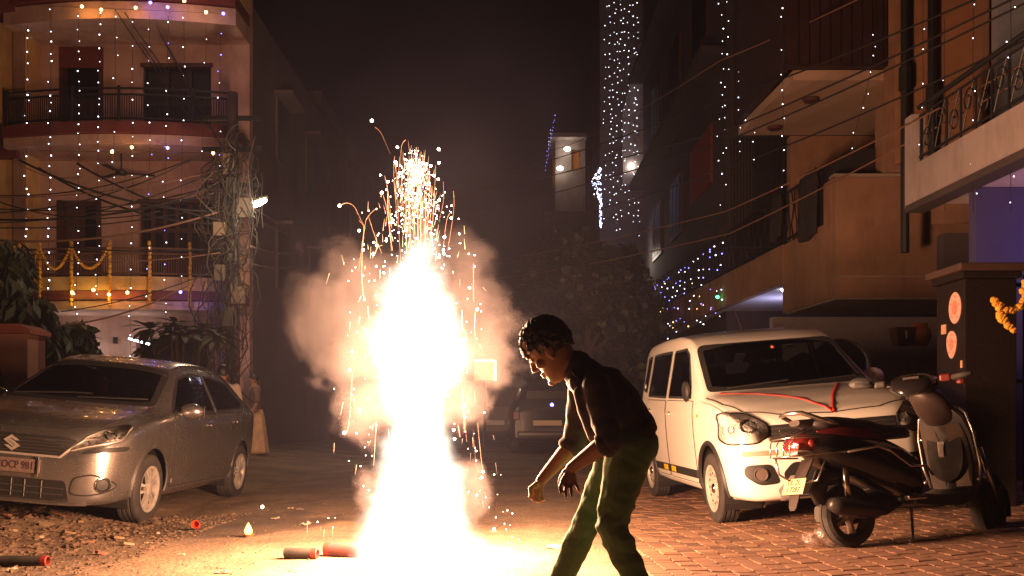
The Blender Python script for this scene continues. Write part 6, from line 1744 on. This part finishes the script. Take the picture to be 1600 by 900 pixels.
def cable(p, q, sag, r, m, nm='overhead_wire', n=18):
    b = MB(); p = Vector(p); q = Vector(q)
    b.tube([p.lerp(q, i/n)-Vector((0, 0, 4*sag*(i/n)*(1-i/n))) for i in range(n+1)], r, 5)
    return b.build(nm, m, None, smooth=True)
CAB = mat('black_cable', (.016, .013, .013)); BRC = mat('brown_cable', (.17, .08, .05), .6); PALC = mat('pale_cable', (.34, .24, .19), .5)
def wires():
    q = random.Random(31)
    # bundle from the pole to the left, in front of the peach house
    L = [(0, 305, 345, 265, 15), (0, 318, 330, 292, 20), (0, 300, 320, 240, 25), (0, 338, 340, 300, 18), (0, 352, 350, 320, 14), (0, 368, 345, 330, 22), (0, 330, 300, 250, 24), (30, 250, 350, 330, 20), (60, 262, 350, 350, 22), (120, 255, 350, 345, 12), (0, 388, 345, 395, 16), (95, 385, 350, 388, 6),
         (0, 345, 350, 262, 26), (150, 330, 350, 280, 14), (0, 290, 250, 330, 26), (20, 250, 130, 275, 12)]
    for i, (x0, y0, x1, y1, sg) in enumerate(L):
        o = cable(W(x0-(60 if x0 == 0 else 0), y0+(2 if x0 == 0 else 0), 17.4+q.uniform(-.6, .6)), W(x1, y1, 17.7), sg/80, q.choice((.012, .016, .022)), CAB if i % 5 else BRC)
        tag(o, 'thin cable sagging across the peach house to the pole, %s from the top' % ORD[sorted(l[1]+l[3]+l[0]*.001 for l in L).index(y0+y1+x0*.001)], 'wire', 'cables across the peach house')
    # drop wires from the roof to the pole
    for i, (x0, y0, x1, y1) in enumerate([(195, 20, 330, 205), (215, 60, 318, 195), (242, 35, 345, 225), (262, 70, 330, 190), (180, 15, 310, 200)]):
        tag(cable(W(x0, y0, 18.4), W(x1, y1, 17.8), .05, .011, CAB), 'thin drop wire from the peach house roof to the pole, %s from the left' % ORD[sorted((180, 195, 215, 242, 262)).index(x0)], 'wire', 'drop wires at the peach house')
    tag(cable(W(30, 510, 16.4), W(305, 440, 17.6), .25, .016, BRC), 'brown cable sagging low before the yellow balcony kerb', 'wire'); tag(cable(W(95, 487, 16.8), W(330, 425, 17.6), .1, .010, CAB), 'thin dark cable just above the brown cable at the balcony kerb', 'wire')
    # from the pole towards the street, catching the lamp light
    for i, (x1, y1, lab) in enumerate([(500, 362, 'pale bright cable sloping right from the street lamp'), (505, 377, 'pale level cable running right below the street lamp'), (500, 395, 'lower pale cable running right from the pole'), (505, 352, 'faint cable running right just under the lamp')]):
        y0 = (336, 385, 412, 322)[i]; tag(cable(W(392, y0, 17.9), W(x1, y1, 30), .25, .022, PALC), lab, 'wire')
    # long wires from the right houses across the street
    def through(pts, sag, r, m):
        b = MB(); P_ = []
        for u, v in zip(pts, pts[1:]):
            n = 14
            for i in range(n): P_.append(u.lerp(v, i/n)-Vector((0, 0, 4*sag*(v-u).length/12*(i/n)*(1-i/n))))
        return b.tube(P_+[pts[-1]], r, 5).build('overhead_wire', m, None, smooth=True)
    far = [(690, 385, 34), (560, 330, 34), (700, 425, 34), (700, 290, 32)]
    Rr = [((1640, -52, 8.6), (1120, 160, 14.6), (700, 290, 32), CAB, 'uppermost wire crossing the dark timber screen'), ((1640, -30, 8.6), (1130, 205, 14.4), (560, 330, 34), CAB, 'thick black wire second from the top across the timber screen'),
          ((1640, -14, 8.6), (1130, 222, 14.4), (640, 350, 34), CAB, 'black wire just below the second one across the timber screen'), ((1640, 45, 8.6), (1140, 262, 14.2), (690, 385, 34), CAB, 'black wire crossing behind the scrollwork railing'),
          ((1640, 78, 8.6), (1135, 330, 14.2), (700, 412, 34), BRC, 'brown wire dipping past the boxed balcony'), ((1640, 100, 8.8), (1140, 365, 14.2), (700, 440, 34), BRC, 'lowest brown wire sagging towards the far trees'),
          ((1400, -30, 11.5), (1125, 95, 14.6), (860, 235, 38), BRC, 'thin brown wire slanting over the dark house to the pale house')]
    for p0, p1, p2, m, lab in Rr: tag(through([W(*p0), W(*p1), W(*p2)], .10, .012 if m == CAB else .011, m), lab, 'wire')
wires()

# ---- strings of little lights: a cable and its bulbs
BUL = {'w': glow('bulb_white', (.82, .85, 1), 7), 'o': glow('bulb_orange', (1, .55, .18), 9), 'b': glow('bulb_blue', (.16, .16, 1), 9), 'y': glow('bulb_yellow', (1, .72, .2), 9), 'g': glow('bulb_green', (.05, 1, .25), 9), 'r': glow('bulb_red', (1, .12, .05), 9)}
def light_string(pts, every, r, lab, group, cols='w', q=None, cable_r=.004, jit=.3):
    q = q or rnd
    t = thing('light_string', lab, 'string lights', pts[0], group=group); p0 = Vector(pts[0])
    P_ = [Vector(p)-p0 for p in pts]
    MB().tube(P_, cable_r, 4).build('cord', CAB, t)
    bs = {}
    for a, b_ in zip(P_, P_[1:]):
        n = max(1, int((b_-a).length/every)); r_ = r*.47
        for i in range(n):
            if q.random() < .07: continue
            c = q.choice(cols); k = a.lerp(b_, (i+.5+q.uniform(-jit, jit))/n)+Vector((q.gauss(0, .022), -.01, 0))
            bs.setdefault(c, MB()).ico(k, r_*q.uniform(.7, 1.3), 1)
    for c, b in bs.items(): tag(b.build('bulbs', BUL[c], t), kind='stuff')
    return t
def string_lights():
    q = random.Random(17); Y = 18.55
    G1 = 'light strings down the peach house'
    S = [(43, -10, 480, 16, 'wwwww'), (80, -10, 480, 16, 'wwwww'), (123, 20, 600, 16, 'wwwww'), (156, 12, 470, 16, 'wwwww'), (181, 16, 300, 26, 'w'), (208, 28, 600, 28, 'w'), (235, 25, 470, 24, 'wwb'), (262, 25, 560, 24, 'wwb'), (287, 22, 470, 26, 'w'), (322, 38, 250, 24, 'w'), (345, 40, 300, 24, 'wb')]
    for i, (px, y0, y1, sp, c) in enumerate(S):
        yy = Y if px > 50 else 19.0
        n = 5; pts = [W(px-4*(k/n)+q.uniform(-2, 2), lerp(y0, y1, k/n), yy) for k in range(n+1)]
        nm = ('leftmost, at the edge of the yellow house', 'second from the left', 'through the left door', 'right of the upper door', 'fifth from the left, short', 'between the doors and the windows', 'white and blue, at the left of the windows', 'white and blue, over the windows', 'across the right half of the windows', 'short, at the right edge of the upper window', 'white and blue, nearest the utility pole')[i]
        light_string(pts, sp*yy/1450, .021 if i > 1 else .026, 'light string down the peach house, %s' % nm, G1, c, q)
    # coloured bulbs laid along the roof edge and the two balcony edges, with the pools they throw
    for y0, lab, lst in ((8, 'roof edge', [(128, 10, 'o'), (158, 15, 'o'), (212, 12, 'o'), (235, 4, 'b'), (262, 11, 'b'), (288, 1, 'o'), (322, 19, 'y'), (349, 21, 'b')]), (235, 'upper balcony edge', [(175, 237, 'o'), (206, 230, 'o'), (262, 231, 'b'), (333, 239, 'o')]), (458, 'yellow balcony kerb', [(113, 457, 'y'), (146, 453, 'y'), (170, 460, 'o'), (199, 457, 'o'), (282, 456, 'b'), (357, 462, 'b'), (360, 485, 'b')])):
        t = thing('light_string', 'row of coloured bulbs along the %s of the peach house' % lab, 'string lights', W(60, y0, 18.56), group='coloured bulb rows on the peach house')
        MB().tube([Vector((0, .02, 0)), W(lst[-1][0], lst[-1][1], 18.6)-t.location], .004, 4).build('cord', CAB, t)
        for px, py, c in lst:
            p = W(px, py, 18.45)-t.location; MB().ico(p, .034, 1).build('bulb', BUL[c], t)
            lamp('bulb_light', 'POINT', p+Vector((0, -.02, -.03)), 5. if c != 'b' else 4., {'o': (1, .45, .1), 'b': (.2, .18, 1), 'y': (1, .62, .08)}[c], t, .03)
    # curtain of lights on the tall building
    for i in range(9):
        px = 945+i*6.4; Y2 = 32.6; pts = [W(px+q.uniform(-2, 2), lerp(-12, 330+q.uniform(-20, 70), k/4), Y2) for k in range(5)]
        light_string(pts, 13*Y2/1450, .026, '%s strand from the left of the dense white light curtain down the tall building' % ORD[i], 'white light curtain on the tall building', 'w', q, .003, .45)
    # strings left of the timber screen, on it and on the right house
    for i, (px, y0, y1, Y3, sp, lab) in enumerate([(1127, -10, 330, 15.4, 21, 'leftmost of those beside the timber screen'), (1135, -8, 300, 15.3, 23, 'second from the left beside the timber screen'), (1157, -12, 250, 15.2, 19, 'third from the left beside the timber screen'), (1165, -10, 200, 15.1, 18, 'fourth from the left beside the timber screen'), (1180, -8, 260, 15.0, 20, 'nearest the left edge of the timber screen'), (1222, -5, 300, 12.7, 21, 'down the left edge of the timber screen'),
                                               (1366, -20, 100, 12.75, 22, 'down the right part of the timber screen'), (1442, -20, 330, 10.3, 30, 'down the left end of the scrollwork railing'), (1476, 30, 330, 10.0, 40, 'across the left panel of the scrollwork railing'), (1522, -10, 330, 9.2, 36, 'across the middle of the scrollwork railing'), (1578, -10, 330, 8.6, 30, 'nearest the right edge of the scene')]):
        pts = [W(px+q.uniform(-2, 2)-(3 if i < 5 else 0)*(k/4), lerp(y0, y1, k/4), Y3) for k in range(5)]
        light_string(pts, sp*Y3/1450, .0155 if Y3 > 12 else .011, 'white light string, %s' % lab, 'light strings on the right houses', 'w', q, .003)
    pts = [W(lerp(1375, 1325, k/6), lerp(60, 250, k/6), 12.6) for k in range(7)]
    light_string(pts, 17*12.6/1450, .014, 'white light string slanting from the column across the cream ceiling', 'light strings on the right houses', 'w', q, .003)
    # net of lights on the porch parapet beyond the white car
    sx = lambda y: street_x(4.53, 13, y)-.06
    for i in range(18):
        y = lerp(18.4, 25.6, i/17); top = lerp(4.15, 4.25, i/17); 
        pts = [Vector((sx(y)+q.uniform(-.03, .03), y+q.uniform(-.15, .15), lerp(top, 2.75, k/5))) for k in range(6)]
        light_string(pts, .17, .024, 'light strand in the net over the porch parapet, %s from the railing end' % ORD[i], 'net of lights on the porch parapet', 'wwwwbbo' if i > 2 else 'wwbbb', q, .003, .5)
    light_string([(sx(y), y, 4.22+.03*math.sin(y*7)) for y in (18.2, 20, 22, 25.6)], .34, .026, 'bunched blue and white lights along the top of the porch net', None, 'bbw', q)
    o = thing('signal_bulb', 'single green bulb glowing on the porch parapet beneath the railing', 'bulb', (sx(18.6)-.02, 18.6, CAMH+(645-464)/1450*18.6)); MB().ico((0, 0, 0), .035, 2).build('bulb', BUL['g'], o); MB().cyl((0, .02, .03), (0, .02, .09), .012, n=6).build('socket', IRON, o)
    # cone of blue-white lights by the tall building
    c = thing('light_cone', 'hanging cone of bunched blue and white lights beside the light curtain', 'string lights', W(936, 262, 32)); 
    w_, bl = MB(), MB(); k = 32/1450
    for i in range(120):
        f = q.random(); py = lerp(0, 95, f**1.2); wd = (15*(1-abs(py-32)/32) if py < 55 else 3) if py > 3 else 1.5
        wd = 14*math.sin(math.pi*min(1, (py/52)))+2 if py < 52 else 3
        x = -q.random()*wd+4; (w_ if q.random() < .55 else bl).ico((x*k, q.uniform(-.2, .2), -py*k), .020*q.uniform(.7, 1.2), 1)
    tag(w_.build('white_bulbs', BUL['w'], c), kind='stuff'); tag(bl.build('blue_bulbs', glow('bulb_skyblue', (.35, .40, 1), 9), c), kind='stuff'); MB().tube([(0, 0, .4), (.02, 0, -2.1)], .006, 4).build('cord', CAB, c)
    # blue mast by the white house
    light_string([W(868, 178, 43), W(858, 235, 43), W(850, 270, 43)], .16, .026, 'dim blue light string on the mast left of the distant white house', None, 'bb', q)
    light_string([W(862, 200, 43), W(853, 245, 43)], .16, .024, 'second dim blue strand beside the mast of the distant white house', None, 'bw', q)
    for px, py, Yl, lab, pw in ((985, 254, 33, 'white flood lamp glowing on the tall dark building within the curtain', 30), (985, 398, 30, 'warm lamp glowing above the trees at the foot of the light curtain', 30)):
        o = thing('wall_lamp', lab, 'lamp', W(px, py, Yl)); MB().ball((0, 0, 0), (.17, .1, .07), 12, 8).build('bulb', glow('lamp_white', (1, .85, .65), 14), o, smooth=True); MB().box((0, .12, .05), (.1, .2, .06)).build('bracket', IRON, o); lamp('lamp_light', 'POINT', (0, -.25, -.2), pw, (1, .85, .7), o, .1)
string_lights()

def street_vehicles():
    # dark hatchback seen from behind, far down the street
    t = thing('parked_car', 'dark hatchback with a pale plate parked far down the street behind the man', 'car', (.75, 22., 0), R(2))
    dark = mat('dark_paint', (.03, .028, .034), .3, coat=.5)
    def ring(y, w, z0, zs, wr, zt): return [(-w, y, z0), (-w*1.02, y, lerp(z0, zs, .5)), (-w*.97, y, zs), (-wr, y, zt-.06), (-wr*.8, y, zt), (wr*.8, y, zt), (wr, y, zt-.06), (w*.97, y, zs), (w*1.02, y, lerp(z0, zs, .5)), (w, y, z0)]
    b = MB(); b.loft([ring(-1.9, .74, .35, .82, .66, .95), ring(-1.84, .80, .28, .9, .62, 1.18), ring(-1.5, .83, .25, .95, .60, 1.46), ring(-.6, .84, .25, .95, .60, 1.52), ring(.4, .84, .25, .95, .60, 1.46), ring(1.0, .83, .25, .92, .66, 1.05), ring(1.8, .78, .28, .80, .60, .9), ring(1.95, .66, .35, .7, .5, .75)]); b.build('body', dark, t, autos=30)
    MB().prism([(-.55, 1.0), (.55, 1.0), (.48, 1.36), (-.48, 1.36)], -1.83, -1.60, 'XZ').build('rear_window', WIN, t)
    for sx in (1, -1):
        MB().box((sx*.72, -1.86, .82), (.15, .12, .2), bev=.02).build('tail_lamp', mat('tail_red', (.35, .03, .025)), t)
        for y in (-1.25, 1.25): MB().lathe([(.001, -.09), (.2, -.09), (.28, -.08), (.30, -.04), (.30, .04), (.28, .08), (.2, .09), (.001, .09)], c=(sx*.74, y, .30), axis='X', n=20).build('wheel', RUBBER, t, autos=40)
    MB().box((-.05, -1.925, .66), (.62, .03, .11)).build('number_plate', mat('plate_lit', (.62, .46, .30), .5), t)
    MB().box((0, -1.9, .42), (1.4, .1, .12), bev=.03).build('bumper', dark, t)
    MB().ico((.05, -1.86, 1.05), .05, 1).build('blue_light', BUL['b'], t)
    # three wheeler / van with a lit box sign further left
    v = thing('parked_van', 'boxy van with a glowing orange panel parked down the street behind the sparks', 'van', (-.45, 26, 0), 0)
    b = MB(); b.loft([[(-.85, y, z0), (-.85, y, z1-.1), (-.75, y, z1), (.75, y, z1), (.85, y, z1-.1), (.85, y, z0)] for y, z0, z1 in ((-1.6, .4, 1.75), (-1.5, .3, 1.85), (1.5, .3, 1.85), (1.7, .4, 1.5))]); b.build('body', mat('van_grey', (.13, .11, .11), .5, var=.1), v, autos=30)
    for sx in (1, -1):
        for y in (-1.0, 1.0): MB().lathe([(.001, -.08), (.2, -.08), (.27, -.06), (.28, 0), (.27, .06), (.2, .08), (.001, .08)], c=(sx*.72, y, .28), axis='X', n=18).build('wheel', RUBBER, v, autos=40)
        MB().box((sx*.7, -1.61, .75), (.12, .06, .18)).build('tail_lamp', MATS['tail_red'], v)
    MB().box((0, -1.62, 1.30), (1.2, .03, .5), bev=.01).build('rear_window', WIN, v); MB().box((0, -1.62, .62), (.5, .03, .12)).build('number_plate', PLATEW, v)
    k = 24/1450
    s = thing('light_box', 'glowing orange square light box with bright edges above the parked van', 'light box', W(757, 579, 24)); MB().box((0, .05, 0), (32*k, .1, 30*k)).build('panel', glow('box_orange', (1, .40, .16), .5), s)
    ed = glow('box_edge', (1, .85, .6), 6)
    for a, d in (((0, -.02, 15.5*k), (32*k, .03, .04)), ((17*k, -.02, 0), (.05, .03, 31*k))): MB().box(a, d).build('edge_lamp', ed, s)
    MB().cyl((0, .15, -15*k), (0, .15, -s.location.z), .04, n=8).build('post', IRON, s)
    for px, py, Y in ((782, 600, 24.0), (835, 623, 21), (860, 640, 19.9)):
        pass
street_vehicles()
# ------------------------------------------------------------------ sparks and trails of the fountain (parts of it), then the air
def sparks():
    q = random.Random(41)
    hot = glow('spark_hot', (1, .74, .56), 40); trail = glow('spark_trail', (1, .50, .34), .12)
    k = FY/1450
    def L(px, py): return Vector(((px-800)*k-FX, q.uniform(-.25, .12), CAMH+(645-py)*k-FZ))
    S = [(588, 203, 5), (526, 316, 5), (624, 237, 4), (617, 252, 4), (622, 261, 4), (648, 262, 4), (664, 251, 4.5), (684, 248, 4.5), (689, 246, 4.5), (603, 278, 4), (600, 307, 4.5), (599, 282, 3), (630, 283, 4), (657, 281, 4), (679, 278, 4), (686, 312, 4), (704, 337, 4), (564, 377, 3), (600, 371, 4), (590, 405, 4), (588, 383, 3.5), (549, 675, 5), (542, 577, 4.5), (549, 549, 4), (729, 634, 4.5), (728, 652, 3), (754, 743, 4), (754, 738, 4), (746, 771, 3), (748, 490, 4), (570, 468, 3.5), (567, 431, 3.5), (695, 372, 4.5), (712, 685, 4), (708, 672, 4), (702, 618, 4), (562, 640, 3), (733, 447, 3.5)]
    for i in range(150):
        y = q.uniform(262, 430); w = 12+(y-262)*.36
        S.append((650+q.gauss(0, 1)*w*.75, y, q.choice((1.2, 1.4, 1.8, 2.2, 3, 3.8))))
    for i in range(40): S.append((q.choice((q.uniform(560, 610), q.uniform(690, 760))), q.uniform(400, 790), q.choice((1.3, 1.6, 2.2))))
    base = bpy.data.meshes.new('spark'); bm = bmesh.new(); bmesh.ops.create_icosphere(bm, subdivisions=2, radius=1); bm.to_mesh(base); bm.free(); base.materials.append(hot)
    for px, py, r in S:
        o = link('spark', base, fountain, L(px, py)); o.scale = (r*k*.46,)*3
    # trails: thin hot lines each spark has drawn
    T = [[(588, 203), (596, 210), (603, 224), (612, 245)], [(526, 316), (537, 311), (549, 317), (557, 333), (567, 352)], [(633, 216), (628, 222), (625, 237), (624, 270)], [(567, 352), (574, 362), (572, 385), (566, 430)], [(575, 470), (572, 430), (577, 360), (588, 340), (596, 335)], [(549, 675), (553, 655), (555, 625), (558, 580)], [(754, 738), (750, 700), (746, 660)], [(746, 771), (744, 720), (740, 670)], [(704, 337), (699, 350), (694, 390)], [(600, 307), (606, 330), (612, 380)], [(603, 278), (609, 310), (614, 360)], [(617, 252), (620, 280), (621, 330)], [(729, 634), (728, 660), (730, 690)], [(580, 345), (590, 375), (600, 400)], [(590, 405), (596, 392), (604, 390)]]
    for i in range(46):
        x = 650+q.gauss(0, 19); y = q.uniform(245, 330); T.append([(x, y), (x+q.uniform(-2, 2), y+30), (650+(x-650)*.85, y+q.uniform(60, 120))])
    for i in range(12):
        x = q.choice((q.uniform(568, 612), q.uniform(692, 750))); y = q.uniform(400, 700); T.append([(x, y), (x+q.uniform(-2, 2), y+22), (x+q.uniform(-4, 4), y+q.uniform(35, 75))])
    for t_ in T:
        dpt = q.uniform(-.2, .1); pts = [Vector(((a-800)*k-FX, dpt, CAMH+(645-b_)*k-FZ)) for a, b_ in t_]
        fine = crom([tuple(p) for p in pts], 5); MB().tube(fine, [.0011*min(1, .25+j_/len(fine)) for j_ in range(len(fine), 0, -1)], 4).build('spark_trail', trail, fountain)
sparks()
def spark_dust():
    # the spray of fine sparks and short streaks, too many and too small to pick apart
    q = random.Random(43); k = FY/1450; b = MB(); c = MB()
    for i in range(620):
        y = 250+abs(q.gauss(0, 1))*75; w = 10+(y-250)*.34
        x = 650+q.gauss(0, 1)*w*.62
        if i % 6 == 0: y = q.uniform(380, 870); w = 62+max(0, y-700)*.5; x = 650+q.choice((-1, 1))*(w+abs(q.gauss(0, 1))*26)
        p = Vector(((x-800)*k-FX, q.uniform(-.25, .15), CAMH+(645-y)*k-FZ)); r = q.uniform(.0008, .0022)
        if q.random() < .6: b.ico(p, (r, r, r*q.uniform(1, 2.5)), 1)
        else: c.tube([p, p+Vector((q.uniform(-.012, .012)+(x-650)*.00008, 0, q.uniform(.02, .075)*(1 if y < 420 else -1)))], [.0010, .0003], 3)
    tag(b.build('spark_dust', MATS['spark_hot'], fountain), kind='stuff'); tag(c.build('spark_streaks', glow('streak', (1, .62, .42), 1.6), fountain), kind='stuff')
spark_dust()
hz = MB(); hz.span((-320, -9, -1.6), (320, 610, 24))
def haze_nodes(nt, out):
    v = nt.nodes.new('ShaderNodeVolumePrincipled'); v.inputs['Color'].default_value = (.60, .62, .95, 1); v.inputs['Density'].default_value = HAZE; v.inputs['Anisotropy'].default_value = .35
    nt.links.new(v.outputs[0], out.inputs['Volume'])
HAZE = .0008
tag(hz.build('haze', vol_mat('haze_air', haze_nodes)), kind='stuff')
